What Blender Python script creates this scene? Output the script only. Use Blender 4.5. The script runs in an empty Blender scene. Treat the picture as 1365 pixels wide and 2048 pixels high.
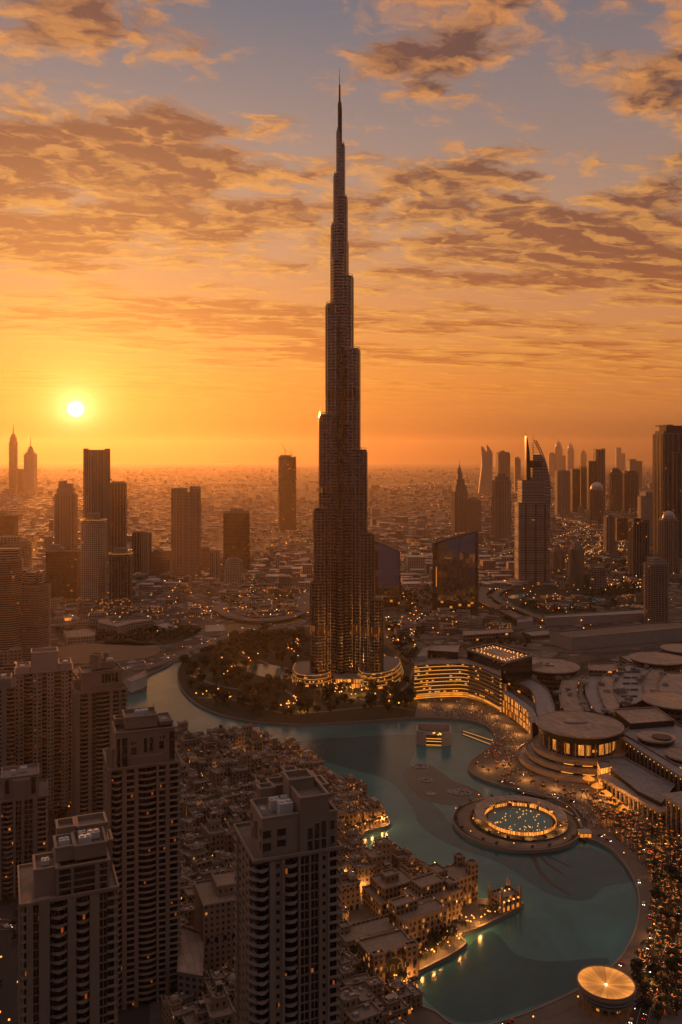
import bpy, math, random
from mathutils import Vector, Matrix
from mathutils.geometry import tessellate_polygon
random.seed(11)
rnd, uni = random.random, random.uniform
R = math.radians
scene = bpy.context.scene
C = scene.collection
# ------------------------------------------------------------------ camera
F, HY, CX, CAMZ = 1700.0, 910.0, 682.5, 317.0     # focal length and horizon measured on the photograph
cam_data = bpy.data.cameras.new("camera")
cam_data.sensor_fit = 'AUTO'
cam_data.sensor_width = 36.0
cam_data.lens = 36.0 * F / 2048.0
cam_data.shift_y = (HY - 1024.0) / 2048.0
cam_data.clip_start = 1.0
cam_data.clip_end = 120000.0
cam = bpy.data.objects.new("camera", cam_data)
cam.location = (0, 0, CAMZ)
cam.rotation_euler = (R(90), 0, 0)
C.objects.link(cam)
scene.camera = cam
# ------------------------------------------------------------------ render settings
scene.render.engine = 'CYCLES'
cy = scene.cycles
cy.use_denoising = True
cy.max_bounces = 4
cy.diffuse_bounces = 1
cy.glossy_bounces = 3
cy.transmission_bounces = 2
cy.volume_bounces = 0
cy.caustics_reflective = False
cy.caustics_refractive = False
cy.sample_clamp_indirect = 3.0
scene.view_settings.view_transform = 'Standard'
scene.view_settings.look = 'None'
scene.view_settings.exposure = 0.0
scene.view_settings.gamma = 1.0


def lin(r, g, b):
    f = lambda v: (v / 255.0 / 12.92) if v <= 10.3 else ((v / 255.0 + 0.055) / 1.055) ** 2.4
    return (f(r), f(g), f(b), 1.0)


class NT:
    """tiny expression builder for shader nodes"""
    def __init__(self, tree):
        self.t = tree
        self.n = tree.nodes
        self.l = tree.links

    def _in(self, sock, v):
        if v is None:
            return
        if isinstance(v, bpy.types.NodeSocket):
            self.l.new(v, sock)
        else:
            sock.default_value = v

    def m(self, op, a, b=None, c=None, clamp=False):
        nd = self.n.new('ShaderNodeMath')
        nd.operation = op
        nd.use_clamp = clamp
        for i, v in enumerate((a, b, c)):
            self._in(nd.inputs[i], v)
        return nd.outputs[0]

    def v(self, op, a, b=None, out=0):
        nd = self.n.new('ShaderNodeVectorMath')
        nd.operation = op
        self._in(nd.inputs[0], a)
        if b is not None:
            self._in(nd.inputs[1], b)
        return nd.outputs[out]

    def comb(self, x, y, z=0.0):
        nd = self.n.new('ShaderNodeCombineXYZ')
        for i, v in enumerate((x, y, z)):
            self._in(nd.inputs[i], v)
        return nd.outputs[0]

    def sep(self, v):
        nd = self.n.new('ShaderNodeSeparateXYZ')
        self.l.new(v, nd.inputs[0])
        return nd.outputs

    def mix(self, f, a, b, blend='MIX'):
        nd = self.n.new('ShaderNodeMix')
        nd.data_type = 'RGBA'
        nd.blend_type = blend
        nd.clamp_factor = True
        self._in(nd.inputs[0], f)
        self._in(nd.inputs[6], a)
        self._in(nd.inputs[7], b)
        return nd.outputs[2]

    def ramp(self, f, stops, interp='LINEAR'):
        nd = self.n.new('ShaderNodeValToRGB')
        cr = nd.color_ramp
        cr.interpolation = interp
        while len(cr.elements) < len(stops):
            cr.elements.new(0.5)
        for e, (p, c) in zip(cr.elements, stops):
            e.position = p
            e.color = c
        self._in(nd.inputs[0], f)
        return nd.outputs[0]

    def sm(self, x, a, b, lo=0.0, hi=1.0):
        nd = self.n.new('ShaderNodeMapRange')
        nd.interpolation_type = 'SMOOTHSTEP'
        for i, v in enumerate((x, a, b, lo, hi)):
            self._in(nd.inputs[i], v)
        return nd.outputs[0]

    def noise(self, vec, scale, detail=3.0, rough=0.5, dist=0.0, col=False):
        nd = self.n.new('ShaderNodeTexNoise')
        if vec is not None:
            self.l.new(vec, nd.inputs['Vector'])
        nd.inputs['Scale'].default_value = scale
        nd.inputs['Detail'].default_value = detail
        nd.inputs['Roughness'].default_value = rough
        nd.inputs['Distortion'].default_value = dist
        return nd.outputs[1 if col else 0]

    def vor(self, vec, scale, out='Distance', feature='F1', dim='3D'):
        nd = self.n.new('ShaderNodeTexVoronoi')
        nd.voronoi_dimensions = dim
        nd.feature = feature
        self.l.new(vec, nd.inputs['Vector'])
        nd.inputs['Scale'].default_value = scale
        return nd.outputs[out]

    def white(self, vec, dim='3D'):
        nd = self.n.new('ShaderNodeTexWhiteNoise')
        nd.noise_dimensions = dim
        self.l.new(vec, nd.inputs['Vector'])
        return nd.outputs


# ------------------------------------------------------------------ sun and sky
SUN_AZ = math.atan2(152 - CX, F)                       # radians from +Y towards +X
SUN_EL = math.atan((HY - 818) / math.hypot(F, 152 - CX))
SUN = Vector((math.sin(SUN_AZ) * math.cos(SUN_EL), math.cos(SUN_AZ) * math.cos(SUN_EL), math.sin(SUN_EL)))
sun_data = bpy.data.lights.new("sun", 'SUN')
sun_data.energy = 4.3
sun_data.angle = R(0.9)
sun_data.color = (1.0, 0.31, 0.055)
sun_lamp = bpy.data.objects.new("sun", sun_data)
sun_lamp.rotation_euler = (-SUN).to_track_quat('-Z', 'Y').to_euler()
sun_lamp.location = (0, 0, 900)
C.objects.link(sun_lamp)

world = bpy.data.worlds.new("World")
scene.world = world
world.use_nodes = True


def build_sky():
    world.node_tree.nodes.clear()
    T = NT(world.node_tree)
    out = T.n.new('ShaderNodeOutputWorld')
    sky = T.n.new('ShaderNodeTexSky')
    sky.sky_type = 'NISHITA'
    sky.sun_disc = False
    sky.sun_elevation = SUN_EL
    sky.sun_rotation = SUN_AZ
    sky.altitude = 300
    sky.dust_density = 4.0
    bg0 = T.n.new('ShaderNodeBackground')
    T.l.new(sky.outputs[0], bg0.inputs[0])
    bg0.inputs[1].default_value = 0.012
    tc = T.n.new('ShaderNodeTexCoord')
    d = T.v('NORMALIZE', tc.outputs['Generated'])
    dx, dy, dz = T.sep(d)
    zc = T.m('MAXIMUM', dz, 0.0)
    s = T.v('DOT_PRODUCT', d, tuple(SUN), out=1)
    ang = T.m('ARCCOSINE', T.m('MINIMUM', s, 0.999999))
    # clear sky between the clouds
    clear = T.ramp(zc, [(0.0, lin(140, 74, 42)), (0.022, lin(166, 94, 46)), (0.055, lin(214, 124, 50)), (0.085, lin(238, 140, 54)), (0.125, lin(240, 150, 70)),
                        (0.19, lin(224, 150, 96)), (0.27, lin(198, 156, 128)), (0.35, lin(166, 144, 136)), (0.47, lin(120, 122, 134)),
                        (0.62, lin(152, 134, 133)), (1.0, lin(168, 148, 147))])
    # azimuth fall-off to the side away from the sun
    side = T.sm(T.m('SUBTRACT', dx, T.m('MULTIPLY', zc, 0.0)), -0.1, 0.42)
    clear = T.mix(T.m('MULTIPLY', side, 0.22), clear, lin(150, 112, 96))
    # clouds: a layer seen in perspective, so its cells flatten towards the horizon
    iz = T.m('DIVIDE', 1.0, T.m('ADD', zc, 0.055))
    pu, pv = T.m('MULTIPLY', dx, iz), T.m('MULTIPLY', dy, iz)
    p = T.comb(T.m('MULTIPLY', pu, T.sm(zc, 0.08, 0.30, 0.42, 0.86)), T.m('ADD', pv, T.m('MULTIPLY', pu, -0.12)), 0.37)
    warp = T.noise(p, 6.0, 5.0, 0.6, col=True)
    pw = T.v('ADD', p, T.v('MULTIPLY', T.v('SUBTRACT', warp, (0.5, 0.5, 0.5)), (0.22, 0.22, 0.0)))
    pwo = T.v('ADD', pw, (-0.03, 0.048, 0.0))

    def puff(q, det):
        f = T.noise(q, 3.4, det, 0.67, 0.0)
        vd = T.n.new('ShaderNodeTexVoronoi'); vd.feature = 'SMOOTH_F1'; vd.voronoi_dimensions = '2D'
        T.l.new(q, vd.inputs['Vector'])
        vd.inputs['Scale'].default_value = 5.0
        vd.inputs['Detail'].default_value = 2.0
        vd.inputs['Roughness'].default_value = 0.55
        vd.inputs['Lacunarity'].default_value = 2.3
        vd.inputs['Smoothness'].default_value = 0.35
        return T.m('ADD', T.m('MULTIPLY', f, 0.95), T.m('MULTIPLY', T.m('SUBTRACT', 0.50, vd.outputs['Distance']), 0.30))
    n0 = puff(pw, 7.0)
    n1 = puff(pwo, 4.0)
    big = T.noise(T.v('ADD', p, (3.1, 7.7, 1.3)), 1.15, 2.0, 0.5)
    dyc = T.m('MAXIMUM', dy, 0.05)
    u, w = T.m('DIVIDE', dx, dyc), T.m('DIVIDE', dz, dyc)
    blob_sum = None
    for (bx, by, sx, sy, k) in SKY_BLOBS:
        a = T.m('DIVIDE', T.m('SUBTRACT', u, (bx - CX) / F), sx / F)
        b = T.m('DIVIDE', T.m('SUBTRACT', w, (HY - by) / F), sy / F)
        g = T.m('MULTIPLY', T.m('EXPONENT', T.m('MULTIPLY', T.m('ADD', T.m('MULTIPLY', a, a), T.m('MULTIPLY', b, b)), -1.0)), k)
        blob_sum = g if blob_sum is None else T.m('ADD', blob_sum, g)
    dens = T.m('ADD', T.m('ADD', n0, T.m('MULTIPLY', T.m('SUBTRACT', big, 0.5), 0.85)), blob_sum)
    gs = lambda v: (v, v, v, 1)
    prof = T.ramp(zc, [(0.0, gs(.56)), (0.05, gs(.60)), (0.09, gs(.67)), (0.18, gs(.72)), (0.30, gs(.695)), (0.38, gs(.61)), (0.48, gs(.575)), (0.7, gs(.62))])
    dens = T.m('ADD', dens, T.m('SUBTRACT', prof, 1.0))          # > 0 inside a cloud
    mask = T.sm(dens, -0.09, 0.19)
    thick = T.sm(dens, -0.02, 0.30)
    relief = T.m('ADD', T.m('MULTIPLY', T.m('SUBTRACT', n0, n1), 5.0), 0.36, clamp=True)
    lit = T.m('ADD', T.m('MULTIPLY', relief, 0.75), T.m('MULTIPLY', T.m('SUBTRACT', 1.0, thick), 0.52), clamp=True)
    fine = T.noise(pw, 17.0, 4.0, 0.7)
    lit = T.m('ADD', lit, T.m('MULTIPLY', T.m('SUBTRACT', fine, 0.5), 0.75))
    lit = T.m('MULTIPLY_ADD', lit, 1.12, -0.26, clamp=True)
    c_dark = T.ramp(zc, [(0.0, lin(178, 92, 44)), (0.07, lin(200, 106, 42)), (0.14, lin(178, 92, 44)), (0.21, lin(138, 78, 52)), (0.30, lin(96, 66, 60)), (0.40, lin(72, 60, 64)), (0.5, lin(72, 64, 72)), (1.0, lin(110, 96, 100))])
    c_lit = T.ramp(zc, [(0.0, lin(226, 130, 52)), (0.07, lin(252, 164, 60)), (0.14, lin(255, 176, 76)), (0.24, lin(255, 176, 86)), (0.34, lin(250, 166, 88)), (0.5, lin(244, 156, 88)), (1.0, lin(190, 150, 130))])
    near = T.m('EXPONENT', T.m('MULTIPLY', ang, -2.4))
    c_lit = T.mix(T.m('MULTIPLY', near, 0.5), c_lit, lin(255, 180, 70))
    c_dark = T.mix(T.m('MULTIPLY', near, 0.68), c_dark, lin(214, 116, 44))
    cloud = T.mix(lit, c_dark, c_lit)
    col = T.mix(T.m('MULTIPLY', mask, T.sm(zc, 0.03, 0.11, 0.12, 0.95)), clear, cloud)
    # glow round the sun, and its disc
    g1 = T.m('MULTIPLY', T.m('EXPONENT', T.m('MULTIPLY', ang, -30.0)), 1.25)
    g2 = T.m('MULTIPLY', T.m('EXPONENT', T.m('MULTIPLY', ang, -7.0)), 0.20)
    glow = T.v('SCALE', lin(255, 196, 62)[:3])
    gl = T.n.new('ShaderNodeVectorMath'); gl.operation = 'SCALE'
    gl.inputs[0].default_value = (1.0, 0.42, 0.06)
    T.l.new(T.m('ADD', g1, g2), gl.inputs['Scale'])
    disc = T.m('MULTIPLY', T.sm(ang, 0.0035, 0.0105, 1.0, 0.0), 9.0)
    disc = T.m('ADD', disc, T.m('MULTIPLY', T.m('EXPONENT', T.m('MULTIPLY', ang, -75.0)), 1.6))
    ds = T.n.new('ShaderNodeVectorMath'); ds.operation = 'SCALE'
    ds.inputs[0].default_value = (1.0, 0.86, 0.5)
    T.l.new(disc, ds.inputs['Scale'])
    tot = T.v('ADD', T.v('ADD', col, gl.outputs[0]), ds.outputs[0])
    low = T.n.new('ShaderNodeVectorMath'); low.operation = 'SCALE'     # the thick air along the horizon dims the sky there
    T.l.new(tot, low.inputs[0]); T.l.new(T.sm(dz, -0.002, 0.052, 0.30, 1.0), low.inputs['Scale'])
    tot = low.outputs[0]
    # away from the sun the sky is dim, blue grey below and mauve above
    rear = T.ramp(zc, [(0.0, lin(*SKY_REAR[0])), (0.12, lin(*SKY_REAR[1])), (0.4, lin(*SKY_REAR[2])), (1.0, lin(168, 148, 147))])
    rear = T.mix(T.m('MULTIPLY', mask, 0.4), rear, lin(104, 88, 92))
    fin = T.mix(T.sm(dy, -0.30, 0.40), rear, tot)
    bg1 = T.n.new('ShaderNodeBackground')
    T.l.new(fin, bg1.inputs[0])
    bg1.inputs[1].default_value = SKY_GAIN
    add = T.n.new('ShaderNodeAddShader')
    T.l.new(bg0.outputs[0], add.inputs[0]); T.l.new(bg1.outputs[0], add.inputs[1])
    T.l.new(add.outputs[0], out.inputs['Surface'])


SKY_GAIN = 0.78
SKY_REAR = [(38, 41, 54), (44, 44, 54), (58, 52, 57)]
SKY_BLOBS = [(60, 120, 200, 70, 0.10), (240, 250, 260, 110, 0.13), (520, 250, 150, 60, 0.10), (620, 430, 200, 90, 0.08), (930, 100, 130, 95, 0.20), (1290, 190, 130, 60, 0.26), (170, 50, 170, 50, 0.13), (40, 240, 150, 110, 0.10),
             (560, 60, 150, 110, -0.22), (1150, 310, 180, 70, -0.2), (1250, 40, 110, 45, -0.14), (440, 330, 240, 90, 0.10), (1130, 520, 260, 50, 0.13),
             (900, 400, 200, 60, 0.08), (1330, 440, 120, 30, -0.1), (330, 640, 300, 28, 0.14), (700, 180, 80, 60, -0.1)]
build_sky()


# ------------------------------------------------------------------ helpers: pixels to places
def G(px, py, z=2.0):
    """the spot at height z that the photograph shows at pixel px, py"""
    y = (CAMZ - z) * F / (py - HY)
    return Vector(((px - CX) / F * y, y, z))


def GP(pts, z=2.0):
    return [tuple(G(a, b, z)[:2]) for a, b in pts]


def zoom(pts, ox, oy, s):
    return [(ox + a / s, oy + b / s) for a, b in pts]


def inside(poly, x, y):
    c = False
    j = len(poly) - 1
    for i in range(len(poly)):
        xi, yi = poly[i][0], poly[i][1]
        xj, yj = poly[j][0], poly[j][1]
        if (yi > y) != (yj > y) and x < (xj - xi) * (y - yi) / (yj - yi) + xi:
            c = not c
        j = i
    return c


def smooth(pts, n=4, closed=True):
    """Catmull-Rom through the points"""
    out = []
    N = len(pts)
    rng = range(N) if closed else range(N - 1)
    for i in rng:
        if closed:
            p0, p1, p2, p3 = pts[(i - 1) % N], pts[i], pts[(i + 1) % N], pts[(i + 2) % N]
        else:
            p0, p1, p2, p3 = pts[max(i - 1, 0)], pts[i], pts[i + 1], pts[min(i + 2, N - 1)]
        for k in range(n):
            t = k / n
            out.append(tuple(0.5 * (2 * b + (c - a) * t + (2 * a - 5 * b + 4 * c - d) * t * t + (3 * b - a - 3 * c + d) * t ** 3)
                             for a, b, c, d in zip(p0, p1, p2, p3)))
    if not closed:
        out.append(tuple(pts[-1]))
    return out


def area(poly):
    return 0.5 * sum(poly[i][0] * poly[(i + 1) % len(poly)][1] - poly[(i + 1) % len(poly)][0] * poly[i][1] for i in range(len(poly)))


def ccw(poly):
    return list(poly) if area(poly) > 0 else list(reversed(poly))


def rot2(x, y, a):
    return (x * math.cos(a) - y * math.sin(a), x * math.sin(a) + y * math.cos(a))


def rect(w, d, cx=0.0, cy=0.0):
    return [(cx - w / 2, cy - d / 2), (cx + w / 2, cy - d / 2), (cx + w / 2, cy + d / 2), (cx - w / 2, cy + d / 2)]


def ellipse(rx, ry, n=32, cx=0.0, cy=0.0):
    return [(cx + rx * math.cos(2 * math.pi * i / n), cy + ry * math.sin(2 * math.pi * i / n)) for i in range(n)]


def rrect(w, d, r, n=5):
    out = []
    for sx, sy, a0 in ((1, -1, -90), (1, 1, 0), (-1, 1, 90), (-1, -1, 180)):
        for i in range(n + 1):
            a = R(a0 + 90 * i / n)
            out.append((sx * (w / 2 - r) + r * math.cos(a), sy * (d / 2 - r) + r * math.sin(a)))
    return out


def grow(poly, e):
    """offset a convex-ish ccw polygon outward by e"""
    N = len(poly)
    out = []
    for i in range(N):
        a, b, c = Vector(poly[i - 1][:2]), Vector(poly[i][:2]), Vector(poly[(i + 1) % N][:2])
        d1, d2 = (b - a), (c - b)
        if d1.length < 1e-6 or d2.length < 1e-6:
            out.append(tuple(b)); continue
        d1.normalize(); d2.normalize()
        n1, n2 = Vector((d1.y, -d1.x)), Vector((d2.y, -d2.x))
        k = (n1 + n2)
        q = max(k.length_squared / 2, 0.35)
        out.append(tuple(b + k * (e / q)))
    return out


class MB:
    """collects faces with uv (metres along the wall, height) for ONE mesh object"""
    def __init__(self):
        self.v, self.f, self.uv, self.mi = [], [], [], []

    def face(self, pts, uv=None, mi=0):
        b = len(self.v)
        self.v.extend(tuple(p) for p in pts)
        self.f.append(tuple(range(b, b + len(pts))))
        self.uv.extend(uv if uv else [(p[0], p[1]) for p in pts])
        self.mi.append(mi)
        return self

    def cap(self, poly, z, up=True, mi=0):
        poly = ccw(poly)
        tris = tessellate_polygon([[Vector((p[0], p[1], 0)) for p in poly]])
        for t in tris:
            q = [poly[i] for i in t]
            if (area(q) > 0) != up:
                q.reverse()
            zz = z if callable(z) else (lambda x, y: z)
            self.face([(a, b, zz(a, b)) for a, b in q], None, mi)
        return self

    def wall(self, poly, z0, z1, closed=True, inward=False, mi=0, u0=0.0):
        N = len(poly)
        u = u0
        f0 = z0 if callable(z0) else (lambda x, y: z0)
        f1 = z1 if callable(z1) else (lambda x, y: z1)
        for i in range(N if closed else N - 1):
            a, b = poly[i], poly[(i + 1) % N]
            L = math.hypot(b[0] - a[0], b[1] - a[1])
            P = [(a[0], a[1], f0(*a[:2])), (b[0], b[1], f0(*b[:2])), (b[0], b[1], f1(*b[:2])), (a[0], a[1], f1(*a[:2]))]
            U = [(u, P[0][2]), (u + L, P[1][2]), (u + L, P[2][2]), (u, P[3][2])]
            if inward:
                P.reverse(); U.reverse()
            self.face(P, U, mi)
            u += L
        return self

    def prism(self, poly, z0, z1, top=True, bottom=False, mi=0, mt=None):
        poly = ccw([p[:2] for p in poly])
        self.wall(poly, z0, z1, mi=mi)
        if top:
            self.cap(poly, z1, True, mi if mt is None else mt)
        if bottom:
            self.cap(poly, z0, False, mi)
        return self

    def box(self, x0, x1, y0, y1, z0, z1, mi=0, bottom=False):
        return self.prism([(x0, y0), (x1, y0), (x1, y1), (x0, y1)], z0, z1, True, bottom, mi)

    def loft(self, polys, zs, top=True, mi=0):
        for (p, q, z0, z1) in zip(polys, polys[1:], zs, zs[1:]):
            N = len(p); u = 0.0
            for i in range(N):
                j = (i + 1) % N
                L = math.hypot(p[j][0] - p[i][0], p[j][1] - p[i][1])
                self.face([(*p[i], z0), (*p[j], z0), (*q[j], z1), (*q[i], z1)], [(u, z0), (u + L, z0), (u + L, z1), (u, z1)], mi)
                u += L
        if top:
            self.cap(polys[-1], zs[-1], True, mi)
        return self

    def tray(self, poly, z0, z1, t=0.5, deep=1.4, mi=0, mr=None):
        """a block whose parapet stands round a sunk roof"""
        poly = ccw([p[:2] for p in poly])
        inn = grow(poly, -t)
        self.wall(poly, z0, z1, mi=mi)
        N = len(poly)
        for i in range(N):
            j = (i + 1) % N
            self.face([(*poly[i], z1), (*poly[j], z1), (*inn[j], z1), (*inn[i], z1)], None, mi)
        self.wall(inn, z1 - deep, z1, inward=True, mi=mi)
        self.cap(inn, z1 - deep, True, mi if mr is None else mr)
        return self

    def ring(self, poly, z0, z1, t, mi=0, bottom=True):
        poly = ccw([p[:2] for p in poly])
        inn = grow(poly, -t)
        N = len(poly)
        self.wall(poly, z0, z1, mi=mi)
        self.wall(inn, z0, z1, inward=True, mi=mi)
        for i in range(N):
            j = (i + 1) % N
            self.face([(*poly[i], z1), (*poly[j], z1), (*inn[j], z1), (*inn[i], z1)], None, mi)
            if bottom:
                self.face([(*poly[j], z0), (*poly[i], z0), (*inn[i], z0), (*inn[j], z0)], None, mi)
        return self

    def ribbon(self, pts, w, z, mi=0, thick=0.0):
        """a strip of width w along a line of points (x, y) or (x, y, z)"""
        n = len(pts)
        L, Rr = [], []
        for i in range(n):
            a = Vector(pts[max(i - 1, 0)][:2]); b = Vector(pts[min(i + 1, n - 1)][:2])
            t = (b - a); t.normalize()
            nn = Vector((-t.y, t.x)) * (w / 2)
            c = Vector(pts[i][:2])
            zz = pts[i][2] if len(pts[i]) > 2 else z
            L.append((c.x + nn.x, c.y + nn.y, zz)); Rr.append((c.x - nn.x, c.y - nn.y, zz))
        u = 0.0
        for i in range(n - 1):
            l = math.dist(pts[i][:2], pts[i + 1][:2])
            self.face([Rr[i], Rr[i + 1], L[i + 1], L[i]], [(-w / 2, u), (-w / 2, u + l), (w / 2, u + l), (w / 2, u)], mi)
            if thick:
                dn = lambda p: (p[0], p[1], p[2] - thick)
                self.face([L[i], L[i + 1], dn(L[i + 1]), dn(L[i])], None, mi)
                self.face([Rr[i + 1], Rr[i], dn(Rr[i]), dn(Rr[i + 1])], None, mi)
            u += l
        return self

    def tube(self, a, b, r0, r1=None, n=6, mi=0):
        a, b = Vector(a), Vector(b)
        r1 = r0 if r1 is None else r1
        d = (b - a).normalized()
        s = d.orthogonal().normalized(); t = d.cross(s)
        ring = lambda c, r: [tuple(c + s * (r * math.cos(2 * math.pi * i / n)) + t * (r * math.sin(2 * math.pi * i / n))) for i in range(n)]
        A, B = ring(a, r0), ring(b, r1)
        for i in range(n):
            j = (i + 1) % n
            self.face([A[i], A[j], B[j], B[i]], None, mi)
        self.face(B, None, mi)
        self.face(list(reversed(A)), None, mi)
        return self

    def lathe(self, prof, n=32, cx=0.0, cy=0.0, mi=0, sx=1.0, sy=1.0):
        for (r0, z0), (r1, z1) in zip(prof, prof[1:]):
            for i in range(n):
                a, b = 2 * math.pi * i / n, 2 * math.pi * (i + 1) / n
                P = lambda r, t, z: (cx + r * sx * math.cos(t), cy + r * sy * math.sin(t), z)
                U0, U1 = max(r0, r1) * a, max(r0, r1) * b
                if r1 < 1e-6:
                    self.face([P(r0, a, z0), P(r0, b, z0), P(0, 0, z1)], [(U0, z0), (U1, z0), (U0, z1)], mi)
                elif r0 < 1e-6:
                    self.face([P(0, 0, z0), P(r1, b, z1), P(r1, a, z1)], [(U0, z0), (U1, z1), (U0, z1)], mi)
                else:
                    self.face([P(r0, a, z0), P(r0, b, z0), P(r1, b, z1), P(r1, a, z1)], [(U0, z0), (U1, z0), (U1, z1), (U0, z1)], mi)
        return self

    def holes(self, o, ux, w, z0, z1, nu, nv, hu, hv0, hv1, deep, arch=False, mi=0, mg=None):
        """a wall panel from point o along the unit vector ux with nu x nv real openings of depth deep"""
        ux = Vector((ux[0], ux[1], 0)); nn = Vector((ux.y, -ux.x, 0))
        cw, ch = w / nu, (z1 - z0) / nv
        o = Vector((o[0], o[1], 0))
        def P(u, z, dp=0.0):
            q = o + ux * u - nn * dp
            return (q.x, q.y, z)
        for i in range(nu):
            for j in range(nv):
                u0, u1, a, b = i * cw, (i + 1) * cw, z0 + j * ch, z0 + (j + 1) * ch
                s0, s1 = u0 + cw * (1 - hu) / 2, u1 - cw * (1 - hu) / 2
                t0, t1 = a + ch * hv0, a + ch * hv1
                q = lambda *c: self.face([P(*k) for k in c], [(k[0], k[1]) for k in c], mi)
                q((u0, a), (u1, a), (u1, t0), (u0, t0))
                q((u0, t1), (u1, t1), (u1, b), (u0, b))
                q((u0, t0), (s0, t0), (s0, t1), (u0, t1))
                q((s1, t0), (u1, t0), (u1, t1), (s1, t1))
                q((s0, t0), (s1, t0), (s1, t0, deep), (s0, t0, deep))
                q((s1, t1), (s0, t1), (s0, t1, deep), (s1, t1, deep))
                q((s0, t1), (s0, t0), (s0, t0, deep), (s0, t1, deep))
                q((s1, t0), (s1, t1), (s1, t1, deep), (s1, t0, deep))
                if mg is not None:
                    self.face([P(s0, t0, deep), P(s1, t0, deep), P(s1, t1, deep), P(s0, t1, deep)],
                              [(s0, t0), (s1, t0), (s1, t1), (s0, t1)], mg)
        return self

    def mesh(self, name, mats, smooth=False):
        me = bpy.data.meshes.new(name)
        me.from_pydata(self.v, [], self.f)
        uvl = me.uv_layers.new(name="uv")
        flat = [c for p in self.uv for c in p[:2]]
        uvl.data.foreach_set("uv", flat)
        for m in (mats if isinstance(mats, (list, tuple)) else [mats]):
            me.materials.append(m)
        me.polygons.foreach_set("material_index", self.mi)
        if smooth:
            me.polygons.foreach_set("use_smooth", [True] * len(me.polygons))
        me.update()
        return me

    def build(self, name, mats, parent=None, loc=None, rotz=0.0, smooth=False):
        return link(name, self.mesh(name, mats, smooth), parent, loc, rotz)


def link(name, me, parent=None, loc=None, rotz=0.0):
    o = bpy.data.objects.new(name, me)
    C.objects.link(o)
    if parent is not None:
        o.parent = parent
    if loc is not None:
        o.location = loc
    if rotz:
        o.rotation_euler = (0, 0, rotz)
    return o


def tag(o, label=None, cat=None, group=None, kind=None):
    if label: o['label'] = label
    if cat: o['category'] = cat
    if group: o['group'] = group
    if kind: o['kind'] = kind
    return o


def thing(name, label, cat, loc=(0, 0, 0), rotz=0.0, group=None):
    o = link(name, None, None, loc, rotz)
    return tag(o, label, cat, group)


def struct(o):
    o['kind'] = 'structure'
    return o


KIDS = {}


def kids(o):
    return [c for c in bpy.data.objects if c.parent == o] if o.name not in KIDS else KIDS[o.name]


def dup(o, loc, rotz=0.0, label=None, group=None, scale=None, cache={}):
    """a copy of a thing with copies of its parts and sub-parts"""
    if o.name not in cache:
        cache[o.name] = [(c, [g for g in bpy.data.objects if g.parent == c]) for c in bpy.data.objects if c.parent == o]
    r = o.copy(); C.objects.link(r)
    r.location = loc; r.rotation_euler = (0, 0, rotz)
    if scale: r.scale = scale if isinstance(scale, (tuple, list)) else (scale,) * 3
    if label: r['label'] = label
    if group: r['group'] = group
    for c, gs in cache[o.name]:
        k = c.copy(); C.objects.link(k); k.parent = r
        for g in gs:
            q = g.copy(); C.objects.link(q); q.parent = k
    return r


def repeat(name, me, parent, places, most=100):
    """copies of one part; past `most` of them the rest is one part of kind stuff. places: (x, y, z, rotz), those that show largest first"""
    first = None
    for (x, y, z, a) in places[:most]:
        o = link(name, me, parent, (x, y, z), a)
    rest = places[most:]
    if rest:
        mb = MB()
        vs = [tuple(v.co) for v in me.vertices]
        fs = [(tuple(p.vertices), p.material_index) for p in me.polygons]
        for (x, y, z, a) in rest:
            ca, sa = math.cos(a), math.sin(a)
            tv = [(p[0] * ca - p[1] * sa + x, p[0] * sa + p[1] * ca + y, p[2] + z) for p in vs]
            for idx, mi in fs:
                mb.face([tv[i] for i in idx], None, mi)
        o = mb.build(name, [m for m in me.materials], parent)
        o['kind'] = 'stuff'


# ------------------------------------------------------------------ materials
def newmat(name):
    m = bpy.data.materials.new(name)
    m.use_nodes = True
    T = NT(m.node_tree)
    b = m.node_tree.nodes['Principled BSDF']
    return m, T, b


def plain(name, c, rough=0.8, metal=0.0, var=0.25, scale=0.08, spec=0.4):
    m, T, b = newmat(name)
    tc = T.n.new('ShaderNodeTexCoord')
    oi = T.n.new('ShaderNodeObjectInfo')
    off = T.v('ADD', tc.outputs['Object'], T.comb(T.m('MULTIPLY', oi.outputs['Random'], 90.0), 3.0, 1.0))
    n = T.noise(off, scale, 5.0, 0.6)
    n2 = T.noise(off, scale * 9, 3.0, 0.6)
    f = T.m('ADD', T.m('MULTIPLY', T.m('SUBTRACT', n, 0.5), var * 2), T.m('MULTIPLY', T.m('SUBTRACT', n2, 0.5), var))
    f = T.m('ADD', f, T.m('MULTIPLY', T.m('SUBTRACT', oi.outputs['Random'], 0.5), var * 0.6))
    f = T.m('ADD', f, 1.0)
    sc = T.n.new('ShaderNodeVectorMath'); sc.operation = 'SCALE'
    sc.inputs[0].default_value = c[:3]
    T.l.new(f, sc.inputs['Scale'])
    T.l.new(sc.outputs[0], b.inputs['Base Color'])
    b.inputs['Roughness'].default_value = rough
    b.inputs['Metallic'].default_value = metal
    b.inputs['Specular IOR Level'].default_value = spec
    return m


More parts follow.
